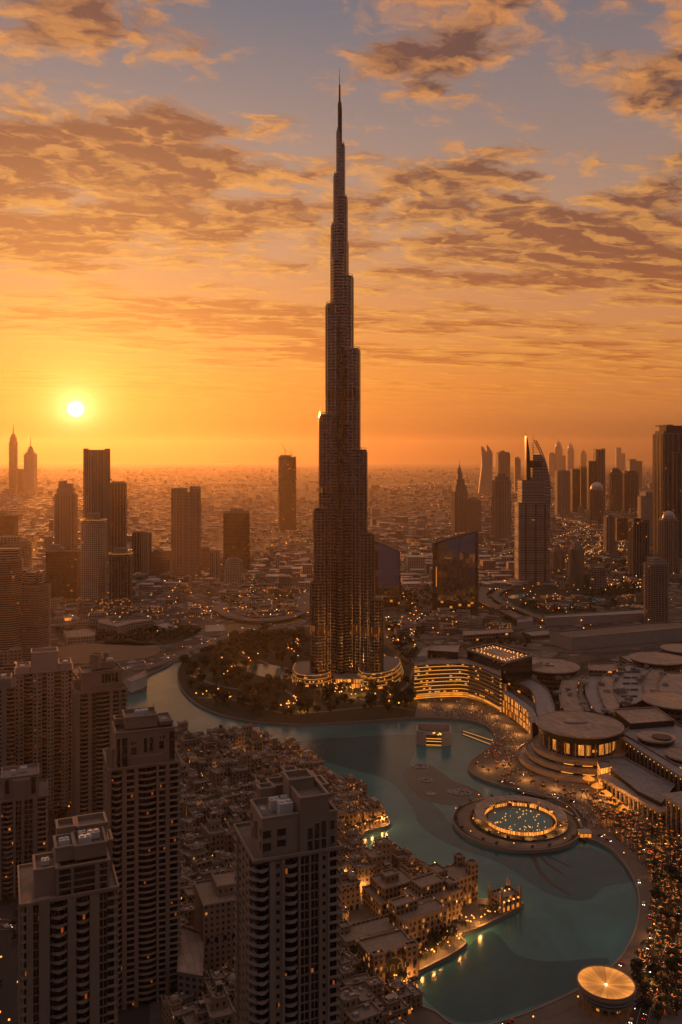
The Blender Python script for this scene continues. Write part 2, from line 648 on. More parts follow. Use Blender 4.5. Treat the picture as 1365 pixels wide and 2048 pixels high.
def glow(name, c, e, var=0.5, sample='NONE'):
    """a lamp: warm light source, brighter and dimmer from lamp to lamp"""
    m, T, b = newmat(name)
    oi = T.n.new('ShaderNodeObjectInfo')
    geo = T.n.new('ShaderNodeNewGeometry')
    r = T.white(T.v('SCALE', T.comb(geo.outputs['Random Per Island'], oi.outputs['Random'], 0.3)) if False else T.comb(geo.outputs['Random Per Island'], oi.outputs['Random'], 0.3))[0]
    b.inputs['Base Color'].default_value = (0.1, 0.07, 0.04, 1)
    b.inputs['Emission Color'].default_value = (*c[:3], 1)
    T.l.new(T.m('MULTIPLY', e, T.m('ADD', 1.0 - var, T.m('MULTIPLY', r, 2 * var))), b.inputs['Emission Strength'])
    m.cycles.emission_sampling = sample
    return m


def facade(name, wall, glass, wu=3.0, fh=3.6, mx=0.18, lo=0.25, hi=0.15, lit=0.02, lite=2.2, wr=0.7, gr=0.12, wm=0.0, roof=None, big=0, tint=(1.0, 0.32, 0.045), gvar=0.5, gm=0.0, sub=1.0):
    """walls with a window grid measured along the wall (u) and in height (v); lit windows give off light"""
    m, T, b = newmat(name)
    uv = T.n.new('ShaderNodeUVMap')
    u, v, _ = T.sep(uv.outputs[0])
    cu, cv = T.m('DIVIDE', u, wu), T.m('DIVIDE', v, fh)
    fu, fv = T.m('FRACT', cu), T.m('FRACT', cv)
    mu = T.m('MULTIPLY', T.m('GREATER_THAN', fu, mx), T.m('LESS_THAN', fu, 1.0 - mx)) if mx > 0 else None
    mv = T.m('MULTIPLY', T.m('GREATER_THAN', fv, lo), T.m('LESS_THAN', fv, 1.0 - hi))
    win = mv if mu is None else T.m('MULTIPLY', mu, mv)
    if big:                                             # a heavier pier every few bays
        fb = T.m('FRACT', T.m('DIVIDE', u, wu * big))
        win = T.m('MULTIPLY', win, T.m('GREATER_THAN', fb, 0.5 / big))
    geo = T.n.new('ShaderNodeNewGeometry')
    nz = T.sep(geo.outputs['Normal'])[2]
    up = T.m('GREATER_THAN', nz, 0.6)
    win = T.m('MULTIPLY', win, T.m('SUBTRACT', 1.0, up))
    oi = T.n.new('ShaderNodeObjectInfo')
    cell = T.comb(T.m('FLOOR', cu), T.m('FLOOR', cv), T.m('MULTIPLY', oi.outputs['Random'], 57.0))
    rr = T.white(cell)
    r1 = rr[0]
    rc = T.sep(rr[1])
    tc = T.n.new('ShaderNodeTexCoord')
    n = T.noise(tc.outputs['Object'], 0.05, 4.0, 0.6)
    wv = T.m('ADD', 0.62, T.m('MULTIPLY', n, 0.76))
    wc = T.n.new('ShaderNodeVectorMath'); wc.operation = 'SCALE'
    wc.inputs[0].default_value = wall[:3]; T.l.new(wv, wc.inputs['Scale'])
    gc = T.n.new('ShaderNodeVectorMath'); gc.operation = 'SCALE'
    gc.inputs[0].default_value = glass[:3]; T.l.new(T.m('ADD', 1.0 - gvar, T.m('MULTIPLY', rc[1], 2 * gvar)), gc.inputs['Scale'])
    gcc = T.mix(T.m('MULTIPLY', T.m('GREATER_THAN', rc[2], 0.80), 0.6), gc.outputs[0], tuple(0.35 * a for a in wall[:3]) + (1,)) if not gm else gc.outputs[0]   # drawn curtains
    col = T.mix(win, wc.outputs[0], gcc)
    rf = roof if roof else tuple(0.55 * a + 0.02 for a in wall[:3])
    rn = T.noise(tc.outputs['Object'], 0.35, 4.0, 0.65)
    rcx = T.n.new('ShaderNodeVectorMath'); rcx.operation = 'SCALE'
    rcx.inputs[0].default_value = rf[:3]; T.l.new(T.m('ADD', 0.45, T.m('MULTIPLY', rn, 1.1)), rcx.inputs['Scale'])
    col = T.mix(up, col, rcx.outputs[0])
    T.l.new(col, b.inputs['Base Color'])
    T.l.new(T.m('ADD', wr, T.m('MULTIPLY', win, gr - wr)), b.inputs['Roughness'])
    if wm or gm:
        T.l.new(T.m('MULTIPLY', T.m('ADD', wm, T.m('MULTIPLY', win, gm - wm)), T.m('SUBTRACT', 1.0, up)), b.inputs['Metallic'])
    if lit > 0:
        on = T.m('MULTIPLY', T.m('MULTIPLY', T.m('GREATER_THAN', r1, 1.0 - lit), win), T.m('ADD', 0.25, rc[0]))
        if sub < 1.0:                                   # a lamp lights only part of the pane
            s0 = T.m('MULTIPLY', rc[1], 1.0 - sub)
            on = T.m('MULTIPLY', on, T.m('MULTIPLY', T.m('GREATER_THAN', fu, s0), T.m('LESS_THAN', fu, T.m('ADD', s0, sub))))
            on = T.m('MULTIPLY', on, T.m('LESS_THAN', fv, T.m('ADD', 0.42, T.m('MULTIPLY', rc[2], 0.4))))
        b.inputs['Emission Color'].default_value = (*tint, 1)
        T.l.new(T.m('MULTIPLY', on, lite), b.inputs['Emission Strength'])
    m.cycles.emission_sampling = 'NONE'
    bump = T.n.new('ShaderNodeBump')
    bump.inputs['Strength'].default_value = 0.35
    bump.inputs['Distance'].default_value = 0.4
    T.l.new(T.m('SUBTRACT', 1.0, win), bump.inputs['Height'])
    T.l.new(bump.outputs[0], b.inputs['Normal'])
    return m


# ------------------------------------------------------------------ shared materials
def panels(name, c, rough, var, scale, step):
    """roofing laid in panels: seams, stained and patched"""
    m = plain(name, c, rough, var=var, scale=scale)
    T = NT(m.node_tree); b = m.node_tree.nodes['Principled BSDF']
    old = b.inputs['Base Color'].links[0].from_socket
    tc = T.n.new('ShaderNodeTexCoord')
    x, y, _ = T.sep(tc.outputs['Object'])
    ax, ay = T.m('DIVIDE', T.m('ADD', x, T.m('MULTIPLY', y, 0.35)), step), T.m('DIVIDE', T.m('SUBTRACT', y, T.m('MULTIPLY', x, 0.35)), step * 2.2)
    line = T.m('MINIMUM', T.m('GREATER_THAN', T.m('FRACT', ax), 0.09), T.m('GREATER_THAN', T.m('FRACT', ay), 0.05))
    cell = T.white(T.comb(T.m('FLOOR', ax), T.m('FLOOR', ay), 1.0))[0]
    k = T.m('MULTIPLY', T.m('ADD', 0.66, T.m('MULTIPLY', line, 0.34)), T.m('ADD', 0.84, T.m('MULTIPLY', cell, 0.32)))
    sc = T.n.new('ShaderNodeVectorMath'); sc.operation = 'SCALE'
    T.l.new(old, sc.inputs[0]); T.l.new(k, sc.inputs['Scale'])
    T.l.new(sc.outputs[0], b.inputs['Base Color'])
    return m


BEIGE = (0.32, 0.24, 0.185)
M = {}
M['conc'] = plain('beige render', BEIGE, 0.85, var=0.22, scale=0.06)
M['conc2'] = plain('grey brown render', (0.27, 0.235, 0.215), 0.85, var=0.22, scale=0.06)
M['pale'] = plain('pale render', (0.42, 0.37, 0.33), 0.8, var=0.15)
M['white'] = plain('white panel', (0.62, 0.6, 0.57), 0.6, var=0.1)
M['roof'] = plain('dusty roof felt', (0.24, 0.19, 0.155), 0.95, var=0.5, scale=0.25)
M['roof_tan'] = panels('tan roof membrane', (0.40, 0.295, 0.22), 0.85, 0.32, 0.07, 5.0)
M['roof_grey'] = panels('grey metal roof', (0.27, 0.25, 0.245), 0.5, 0.25, 0.08, 3.0)
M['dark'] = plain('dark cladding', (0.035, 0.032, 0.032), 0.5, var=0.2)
M['metal'] = plain('brushed metal', (0.30, 0.28, 0.26), 0.4, 0.7, var=0.15)
M['asphalt'] = plain('asphalt', (0.05, 0.046, 0.043), 0.9, var=0.35, scale=0.05)
M['paving'] = plain('stone paving', (0.15, 0.12, 0.1), 0.85, var=0.35, scale=0.08)
M['kerb'] = plain('quay stone', (0.24, 0.2, 0.17), 0.8, var=0.2)
M['sand'] = plain('bare sand', (0.20, 0.135, 0.08), 0.95, var=0.35, scale=0.03)
M['soil'] = plain('park soil and lawn', (0.028, 0.028, 0.016), 0.95, var=0.7, scale=0.04)
M['glass'] = plain('dark glass', (0.02, 0.022, 0.026), 0.08, var=0.2, spec=0.8)
M['trunk'] = plain('bark', (0.09, 0.06, 0.04), 0.9)
M['leaf'] = plain('dark leaves', (0.022, 0.03, 0.013), 0.8, var=0.6, scale=0.5)
M['leaf2'] = plain('olive leaves', (0.034, 0.036, 0.015), 0.8, var=0.6, scale=0.5)
M['palm'] = plain('palm fronds', (0.05, 0.05, 0.02), 0.7, var=0.5, scale=0.5)
M['lamp'] = glow('warm lamp', (1.0, 0.33, 0.05), 2.6, 0.6)
M['lamp_soft'] = glow('amber lamp', (1.0, 0.21, 0.03), 1.15, 0.85)
M['lamp_white'] = glow('white lamp', (1.0, 0.78, 0.5), 9.0)
M['strip'] = glow('gold light strip', (1.0, 0.36, 0.045), 1.25, 0.12, 'AUTO')
M['goldlit'] = glow('lit gold interior', (1.0, 0.30, 0.03), 0.75, 0.35, 'AUTO')
M['red'] = glow('tail lamp', (1.0, 0.05, 0.02), 4.0)
M['pool'] = plain('turquoise pool', (0.05, 0.3, 0.3), 0.1)

# ------------------------------------------------------------------ the lake outline
SHORE_PX = [(362, 1322), (355, 1345), (359, 1370), (375, 1393), (402, 1413), (440, 1429), (500, 1442), (560, 1448), (620, 1449), (700, 1445), (770, 1440),
            (830, 1436), (885, 1437), (932, 1440), (964, 1448), (986, 1463), (989, 1479), (972, 1499), (948, 1516), (936, 1531), (946, 1549), (986, 1566),
            (1040, 1580), (1090, 1592), (1138, 1612), (1160, 1642), (1166, 1672), (1196, 1684), (1226, 1701), (1252, 1731), (1270, 1766), (1278, 1802),
            (1273, 1846), (1258, 1886), (1234, 1921), (1200, 1950), (1160, 1976), (1110, 2001), (1050, 2026), (1000, 2042), (960, 2052), (905, 2046),
            (875, 2024), (834, 2004), (838, 1974), (822, 1954), (860, 1932), (905, 1909), (934, 1886), (922, 1870), (958, 1856), (990, 1841), (1042, 1813),
            (1040, 1801), (990, 1798), (952, 1796), (944, 1768), (876, 1736), (806, 1706), (752, 1704), (722, 1680), (736, 1662), (776, 1652), (778, 1638),
            (752, 1606), (716, 1576), (680, 1552), (640, 1534), (600, 1515), (560, 1493), (522, 1480), (514, 1467), (440, 1470), (350, 1480), (285, 1478),
            (236, 1440), (240, 1404), (256, 1386), (293, 1376), (295, 1352), (330, 1335), (352, 1322)]
GZ = 2.0
SHORE = smooth(GP(SHORE_PX, GZ), 3)


def city_ground():
    m, T, b = newmat('city ground')
    tc = T.n.new('ShaderNodeTexCoord')
    p = tc.outputs['Object']
    x, y, _ = T.sep(p)
    q = T.comb(x, y, 0.0)
    q = T.v('ADD', q, T.v('SCALE', T.noise(q, 0.004, 2.0, col=True)) if False else (0, 0, 0))
    cell = T.vor(q, 0.016, 'Color', dim='2D')
    edge = T.vor(q, 0.016, 'Distance', 'DISTANCE_TO_EDGE', '2D')
    plot = T.vor(q, 0.07, 'Color', dim='2D')
    r = T.sep(cell)
    pr = T.sep(plot)
    c = T.ramp(r[0], [(0.0, (0.03, 0.032, 0.02, 1)), (0.3, (0.06, 0.05, 0.035, 1)), (0.55, (0.13, 0.10, 0.075, 1)), (0.8, (0.10, 0.085, 0.07, 1)), (1.0, (0.2, 0.155, 0.115, 1))], 'LINEAR')
    c = T.mix(T.m('GREATER_THAN', pr[0], 0.62), c, T.ramp(pr[1], [(0.0, (0.05, 0.045, 0.035, 1)), (0.6, (0.22, 0.18, 0.15, 1)), (1.0, (0.34, 0.29, 0.25, 1))]))
    c = T.mix(T.m('LESS_THAN', edge, 0.055), c, (0.075, 0.066, 0.06, 1))
    big = T.sm(T.noise(q, 0.0012, 4.0, 0.6), 0.5, 0.62)
    c = T.mix(T.m('MULTIPLY', big, 0.55), c, (0.035, 0.037, 0.024, 1))
    T.l.new(c, b.inputs['Base Color'])
    b.inputs['Roughness'].default_value = 0.95
    b.inputs['Specular IOR Level'].default_value = 0.2
    return m


M['city'] = city_ground()
EXT = 33000.0


def build_ground():
    mb = MB()
    near = [(-2600, 150), (2600, 150), (2600, 2300), (-2600, 2300)]
    hole = ccw(SHORE); hole.reverse()
    tris = tessellate_polygon([[Vector((a, b, 0)) for a, b in near], [Vector((a, b, 0)) for a, b in hole]])
    allp = near + hole
    for t in tris:
        q = [allp[i] for i in t]
        if area(q) < 0: q.reverse()
        mb.face([(a, b, GZ) for a, b in q])
    S = EXT
    for (x0, x1, y0, y1) in ((-S, S, -1500, 150), (-S, S, 2300, S), (-S, -2600, 150, 2300), (2600, S, 150, 2300)):
        mb.face([(x0, y0, GZ), (x1, y0, GZ), (x1, y1, GZ), (x0, y1, GZ)])
    struct(mb.build('ground', M['city']))


build_ground()


def water_mat(name, c, lane=0.0):
    m, T, b = newmat(name)
    tc = T.n.new('ShaderNodeTexCoord')
    p = tc.outputs['Object']
    n = T.noise(p, 0.009, 5.0, 0.6, 1.2)
    n2 = T.noise(p, 0.06, 4.0, 0.65, 0.6)
    sc = T.n.new('ShaderNodeVectorMath'); sc.operation = 'SCALE'
    sc.inputs[0].default_value = c[:3]
    T.l.new(T.m('ADD', 0.15, T.m('ADD', T.m('MULTIPLY', n, 1.3), T.m('MULTIPLY', n2, 0.4))), sc.inputs['Scale'])
    T.l.new(sc.outputs[0], b.inputs['Base Color'])
    b.inputs['Roughness'].default_value = 0.19
    b.inputs['IOR'].default_value = 1.33
    bump = T.n.new('ShaderNodeBump')
    bump.inputs['Strength'].default_value = 0.2
    bump.inputs['Distance'].default_value = 0.3
    T.l.new(T.noise(p, 0.55, 3.0, 0.6), bump.inputs['Height'])
    T.l.new(bump.outputs[0], b.inputs['Normal'])
    return m


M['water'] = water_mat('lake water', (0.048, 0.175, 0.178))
M['water2'] = water_mat('darker lake water', (0.018, 0.09, 0.10))
mb = MB(); mb.cap(smooth(GP(SHORE_PX, GZ), 3), 0.0)
struct(mb.build('lake_water', M['water']))
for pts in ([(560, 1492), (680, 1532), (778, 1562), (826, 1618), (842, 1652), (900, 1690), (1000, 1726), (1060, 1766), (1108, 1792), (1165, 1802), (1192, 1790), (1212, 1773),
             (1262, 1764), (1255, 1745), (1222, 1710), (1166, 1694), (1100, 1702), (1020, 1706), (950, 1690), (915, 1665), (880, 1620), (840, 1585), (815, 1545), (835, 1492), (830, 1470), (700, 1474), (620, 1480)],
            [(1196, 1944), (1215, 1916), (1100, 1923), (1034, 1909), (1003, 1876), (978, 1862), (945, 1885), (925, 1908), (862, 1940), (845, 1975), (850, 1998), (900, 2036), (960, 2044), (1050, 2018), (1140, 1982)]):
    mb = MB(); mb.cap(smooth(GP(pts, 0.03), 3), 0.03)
    struct(mb.build('dark_water', M['water2']))  # darker bands; the first also takes in the tall tower's reflection as colour
# quay wall round the lake, with a coping that stands a step above the paving
mb = MB(); mb.wall(ccw(SHORE), -0.5, GZ, inward=True)
cop = ccw(SHORE)
mb.ring(grow(cop, 1.2), GZ - 0.3, GZ + 0.5, 1.2)
struct(mb.build('quay_edge', M['kerb']))


def sheet(name, pts, z, mat, n=3, px=True):
    poly = GP(pts, GZ) if px else pts
    mb = MB(); mb.cap(smooth(poly, n) if n else poly, z)
    return struct(mb.build(name, mat))


def land_sheet(name, pts, z, mat):
    """a sheet of paving or park that stops at the quay (its lake side follows the shore exactly)"""
    return sheet(name, pts, z, mat, 0)


# shore indices let the park and promenade follow the quay
def shore_run(i0, i1, off=1.6):
    P = grow(ccw(SHORE), off)
    if area(SHORE) < 0: P = list(reversed(P))
    a, b = i0 * 3, i1 * 3
    return P[a:b + 1]


ISL = shore_run(0, 13) + GP([(850, 1400), (830, 1330), (790, 1290), (640, 1262), (520, 1262), (430, 1290)])
sheet('island_park', ISL, GZ + 0.05, M['soil'], 0, False)
PROM = shore_run(22, 40) + GP([(1010, 2120), (1400, 2120), (1400, 1640), (1330, 1600), (1200, 1575), (1040, 1545), (960, 1548)])
sheet('boulevard_plaza', PROM, GZ + 0.05, M['paving'], 0, False)
HOT = shore_run(11, 22) + GP([(1020, 1545), (1062, 1500), (1050, 1465), (1000, 1440), (960, 1405), (836, 1405)])
sheet('hotel_plaza', HOT, GZ + 0.09, M['paving'], 0, False)
OLD = shore_run(40, 73) + GP([(300, 1500), (300, 2120), (900, 2120)])
sheet('old_town_paving', OLD, GZ + 0.05, M['paving'], 0, False)
land = sheet('street_paving', [(-260, 1500), (330, 1500), (330, 2200), (-260, 2200)], GZ + 0.04, M['asphalt'], 0)
sheet('sand_lot', [(100, 1300), (150, 1290), (230, 1284), (300, 1288), (322, 1300), (290, 1316), (200, 1324), (110, 1326)], GZ + 0.05, M['sand'])
sheet('sand_lot', [(395, 1262), (450, 1250), (560, 1235), (598, 1238), (600, 1246), (520, 1254), (430, 1272)], GZ + 0.05, plain('dry lawn', (0.20, 0.16, 0.07), 0.95))
sheet('parking_lot', [(690, 1120), (760, 1095), (840, 1092), (860, 1120), (800, 1140), (700, 1145)], GZ + 0.05, M['paving'])
sheet('park_lawn', [(760, 1098), (830, 1094), (868, 1104), (860, 1126), (800, 1132), (768, 1120)], GZ + 0.10, plain('pale dry lawn', (0.22, 0.21, 0.10), 0.95))
sheet('hotel_garden', [(1010, 1185), (1100, 1178), (1190, 1180), (1280, 1190), (1290, 1215), (1180, 1228), (1060, 1225)], GZ + 0.05, M['soil'])
sheet('park_ground', [(110, 1262), (240, 1252), (380, 1250), (400, 1262), (330, 1290), (160, 1284)], GZ + 0.05, M['soil'])
for pts in ([(1018, 1192), (1050, 1188), (1046, 1195), (1022, 1197)], [(1128, 1194), (1180, 1192), (1196, 1199), (1130, 1202)]):
    sheet('pool_water', pts, GZ + 0.25, M['pool'])


# ------------------------------------------------------------------ roads
def road(name, px, w, z=GZ + 0.14, mat='asphalt', lines=True, thick=0.0, zs=None):
    pts = smooth([tuple(G(a, b, GZ)[:2]) for a, b in px], 6, False)
    mb = MB()
    if zs:
        n = len(pts) - 1
        pts = [(p[0], p[1], zs[0] + (zs[1] - zs[0]) * i / n) for i, p in enumerate(pts)]
    mb.ribbon(pts, w, z, 0, thick)
    o = struct(mb.build(name, M[mat]))
    if lines:
        k = MB()
        for off in (-w * 0.46, 0.0, w * 0.46):
            sh = []
            for i in range(len(pts)):
                a = Vector(pts[max(i - 1, 0)][:2]); b2 = Vector(pts[min(i + 1, len(pts) - 1)][:2])
                t = (b2 - a).normalized()
                zz = pts[i][2] if zs else z
                sh.append((pts[i][0] - t.y * off, pts[i][1] + t.x * off, zz + 0.06))
            k.ribbon(sh, 0.3, z)
        struct(k.build('road_marking', M['pale']))
    return pts


RD = {}
RD['west'] = road('shore_road', [(60, 1352), (180, 1340), (296, 1334), (362, 1306), (420, 1284), (500, 1262), (600, 1250)], 14, mat='paving')
RD['lake'] = road('lakeside_road', [(1150, 1655), (1188, 1664), (1236, 1690), (1270, 1728), (1292, 1780), (1294, 1830), (1282, 1880), (1256, 1925), (1215, 1962), (1130, 2005), (1040, 2045), (980, 2070)], 11, GZ + 0.16, 'paving', False)
RD['inner'] = road('inner_road', [(1352, 1640), (1338, 1700), (1345, 1760), (1348, 1830), (1330, 1900), (1300, 1960), (1270, 2060)], 11, GZ + 0.2)
RD['bou'] = road('service_road', [(1000, 1560), (1060, 1585), (1130, 1598), (1200, 1622), (1260, 1660), (1310, 1730), (1322, 1800), (1310, 1880), (1280, 1940)], 9, GZ + 0.24)
# the elevated loop in the middle distance and the highway behind the sail shaped hotel
for k, wd in ((1.0, 24), (0.80, 12)):
    loop = [(524 + 92 * k * math.cos(t), 1210 + 37 * k * math.sin(t)) for t in [R(a) for a in range(-150, 185, 20)]]
    road('loop_road', loop, wd, zs=(9, 9), thick=2.0, mat='paving')
RD['hwy'] = road('highway', [(1098, 1036), (1140, 1044), (1176, 1058), (1194, 1078), (1190, 1098), (1168, 1112), (1150, 1130)], 60, GZ + 0.2)
road('overpass', [(1050, 1150), (1008, 1168), (972, 1184), (962, 1198), (980, 1216), (1020, 1236), (1044, 1250)], 24, zs=(6, 14), thick=3.0, mat='paving')
road('overpass', [(1075, 1166), (1016, 1180), (992, 1194), (1004, 1210), (1052, 1232), (1090, 1250)], 14, zs=(5, 12), thick=2.5, mat='paving')
road('mall_road', [(800, 1278), (900, 1272), (1010, 1284), (1100, 1298), (1230, 1296), (1400, 1268)], 34, GZ + 0.2, mat='paving')
road('mall_road', [(1180, 1310), (1280, 1302), (1400, 1290)], 20, GZ + 0.3)
road('avenue', [(0, 1228), (140, 1216), (260, 1196), (400, 1185), (520, 1172)], 30, GZ + 0.2)
road('avenue', [(110, 1240), (230, 1228), (330, 1222), (430, 1250)], 18, GZ + 0.25)
for px in ([(395, 1395), (470, 1400), (560, 1425), (640, 1424), (760, 1412), (826, 1420)], [(480, 1310), (540, 1330), (560, 1370), (600, 1400)], [(380, 1350), (440, 1372), (520, 1384)], [(700, 1395), (760, 1400), (810, 1375), (830, 1335)]):
    road('park_path', px, 5, GZ + 0.12, 'paving', False)
# park pond beside the tower
sheet('pond_water', [(482, 1336), (520, 1328), (566, 1334), (590, 1344), (575, 1358), (520, 1352)], GZ + 0.16, M['water2'])


# ------------------------------------------------------------------ the haze over the city
def build_haze():
    m = bpy.data.materials.new('haze')
    m.use_nodes = True
    nt = m.node_tree
    nt.nodes.clear()
    o = nt.nodes.new('ShaderNodeOutputMaterial')
    pv = nt.nodes.new('ShaderNodeVolumePrincipled')
    nt.links.new(pv.outputs[0], o.inputs['Volume'])
    pv.inputs['Color'].default_value = HAZE_COL
    pv.inputs['Density'].default_value = HAZE_DENS
    pv.inputs['Anisotropy'].default_value = 0.66
    mb = MB()
    mb.prism([(-EXT - 900, -2000), (EXT + 900, -2000), (EXT + 900, EXT + 900), (-EXT - 900, EXT + 900)], -1.5, 885.0, True, True)
    tag(mb.build('haze', m), 'warm dusty haze lying over the whole city to the horizon', 'haze', kind='stuff')


HAZE_COL, HAZE_DENS = (1.0, 0.82, 0.66, 1.0), 1.8e-5
build_haze()


# ------------------------------------------------------------------ the tall spire tower
M['steel'] = facade('steel and glass tower skin', (0.33, 0.31, 0.31), (0.024, 0.025, 0.029), wu=1.6, fh=4.3, mx=0.0, lo=0.46, hi=0.0, lit=0.0, lite=0.7, wr=0.2, gr=0.06, wm=0.95, gm=0.4, gvar=0.4, roof=(0.16, 0.13, 0.11))
M['fin'] = plain('polished steel fins', (0.62, 0.57, 0.54), 0.2, 0.95, var=0.15)
M['louvre'] = plain('bronze plant floor louvres', (0.10, 0.065, 0.045), 0.4, 0.7, var=0.2)
M['spire'] = plain('dark spire steel', (0.06, 0.05, 0.05), 0.4, 0.7, var=0.1)
M['copper'] = facade('lit plant floor', (0.22, 0.11, 0.05), (0.3, 0.12, 0.04), wu=2.2, fh=9.0, mx=0.2, lo=0.1, hi=0.1, lit=0.3, lite=0.3, wr=0.4, wm=0.5)


NOSE = 16


def stadium(L, b, ang, n=NOSE):
    """a wing of the plan: straight flanks and a fuller rounded tube as its nose, at radius L and half width b"""
    f = b * 0.84
    c = max(L - b, 0.1)
    m = max(1, int(c / 5.5))
    p = [(-b * 0.2 + (c - b * 0.55 + b * 0.2) * i / m, -f) for i in range(m + 1)] if c > b * 0.8 else [(-b * 0.2, -f)]
    if c > b * 0.8:
        p += [(c - b * 0.55 + 0.1, -f * 0.62), (c - b * 0.30, -f * 0.62)]
    for i in range(n + 1):
        a = R(-108 + 216 * i / n)
        p.append((c + b * math.cos(a), b * math.sin(a)))
    q = [(x, -y) for x, y in p[:-(n + 1)]]
    p += q[::-1]
    return [rot2(x, y, ang) for x, y in p]


def NOTCH(pl, b, L):
    """the edges of the dark recess on either side of the nose"""
    m = max(1, int(max(L - b, 0.1) / 5.5))
    return (m, m + 1, m + 2, m + 3 + NOSE, m + 4 + NOSE, m + 5 + NOSE)


def spire_tower():
    D = 1195.0
    loc = ((679.5 - CX) / F * D, D, GZ)
    t = thing('skyscraper', 'tallest tower of all, stepped silver skyscraper tapering to a needle spire above the lake', 'skyscraper', loc)
    zz = lambda py: CAMZ + (HY - py) / F * D - GZ
    s = D / F
    left = [(1190, 59.5), (1160, 58.0), (1015, 50.5), (830, 40.0), (610, 27.5), (450, 16.5), (350, 11.5), (260, 5.6)]
    right = [(1190, 85.5), (1065, 68.5), (900, 54.0), (700, 40.5), (555, 27.5), (395, 15.5), (290, 10.3)]
    back = [(1120, 70), (960, 58), (760, 46), (640, 34), (480, 24), (420, 15), (310, 8)]
    cos30 = math.cos(R(30))
    for ang, steps in ((R(210), left[1:]), (R(-30), right), (R(90), back)):
        n = len(steps)
        for i, (py, hw) in enumerate(steps):
            X = hw * s
            b = max(2.2, min(13.5, 10.0 + 3.5 * (i + 1) / n if X > 14 else X * 0.62))
            b = min(b, X * 0.72)
            L = (X - b) / cos30 + b if ang != R(90) else X
            pl = stadium(L, b, ang)
            top = zz(py)
            mb = MB(); mb.tray(pl, 0, top, 0.6, 2.0, 0)
            npl = len(ccw(pl))
            for j in range(npl):                       # the groove beside the nose is given a dark colour
                A2, B2 = ccw(pl)[j], ccw(pl)[(j + 1) % npl]
                k0 = len(pl)
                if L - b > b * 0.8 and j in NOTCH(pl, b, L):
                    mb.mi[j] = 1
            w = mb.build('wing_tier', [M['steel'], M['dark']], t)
            # plant floors and the light rail round the terrace
            for (b0, b1, mt) in ((zz(800), zz(781), 'louvre'), (zz(1262), zz(1243), 'copper'), (zz(450) - 4, zz(450) + 7, 'louvre'), (zz(985), zz(972), 'copper' if ang == R(210) else 'louvre'), (zz(630), zz(618), 'louvre')):
                if b1 < top - 1:
                    kb = MB(); kb.ring(grow(ccw(pl), 0.35), b0, b1, 0.3)
                    kb.build('plant_floor', M[mt], w)
            kb = MB(); kb.ring(grow(ccw(pl), -0.4), top, top + 0.5, 0.5)
            kb.ring(grow(ccw(pl), -0.4), top + 2.6, top + 3.1, 0.5)
            for q in grow(ccw(pl), -0.65)[1:-1:2]:
                kb.tube((q[0], q[1], top), (q[0], q[1], top + 3.0), 0.22, n=4)
            kb.build('terrace_rail', M['fin'], w)
            # vertical fins that stand proud of the skin round the nose
            fb = MB()
            pp = ccw(pl)
            gg = grow(pp, 0.45)
            for j in range(0, len(pp), 2):
                c = pp[j]
                g = gg[j]
                e = Vector((g[0] - c[0], g[1] - c[1], 0)).normalized() * 0.9
                sd = Vector((-e.y, e.x, 0)).normalized() * 0.42
                q = [(c[0] + sd.x, c[1] + sd.y), (c[0] - sd.x, c[1] - sd.y), (c[0] - sd.x + e.x, c[1] - sd.y + e.y), (c[0] + sd.x + e.x, c[1] + sd.y + e.y)]
                fb.prism(q, 0, top - 2.5)
            fb.build('vertical_fin', M['fin'], w)
    # core: hexagonal shafts stepping up between the wings, then the drum and spire
    for (py, r, ox, oy) in ((522, 9.5, -1.5, -7.0), (398, 7.2, 1.8, -4.5), (612, 6.2, 4.0, -13.0), (835, 6.4, -7.0, -17.0), (905, 5.6, 9.0, -19.0), (1020, 6.0, 1.0, -24.0)):
        mb = MB(); mb.tray([(ox + a, oy + b) for a, b in ellipse(r, r, 14)], 0, zz(py), 0.5, 1.5)
        w = mb.build('core_shaft', M['steel'], t)
        kb = MB(); kb.ring([(ox + a, oy + b) for a, b in ellipse(r - 0.4, r - 0.4, 14)], zz(py) + 2.2, zz(py) + 2.7, 0.4)
        kb.build('terrace_rail', M['fin'], w)
    for (py0, py1, x0, x1, tp) in ((300, 215, 676.0, 684.6, 1.0), (215, 205, 675.6, 684.2, 0.8), (205, 170, 677.6, 682.0, 0.75), (170, 135, 679.0, 680.4, 0.25)):
        r = (x1 - x0) / 2 * s
        c = ((x0 + x1) / 2 - 679.5) * s
        mb = MB()
        mb.lathe([(r, zz(py0)), (r * tp, zz(py1)), (0, zz(py1) + 0.1)], 12, c, 0)
        mb.build('spire_stage', M['spire'], t)
    # solid dark shafts in place of the shaded slots between the wings, full height
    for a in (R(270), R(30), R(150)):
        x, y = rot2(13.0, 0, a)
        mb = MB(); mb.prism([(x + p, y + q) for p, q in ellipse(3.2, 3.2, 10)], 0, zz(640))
        mb.build('dark_shaft', M['dark'], t)
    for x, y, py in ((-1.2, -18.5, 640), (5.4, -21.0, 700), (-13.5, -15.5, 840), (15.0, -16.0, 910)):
        mb = MB(); mb.prism([(x + p, y + q) for p, q in ellipse(1.7, 1.7, 8)], 0, zz(py)); mb.build('dark_shaft', M['dark'], t)
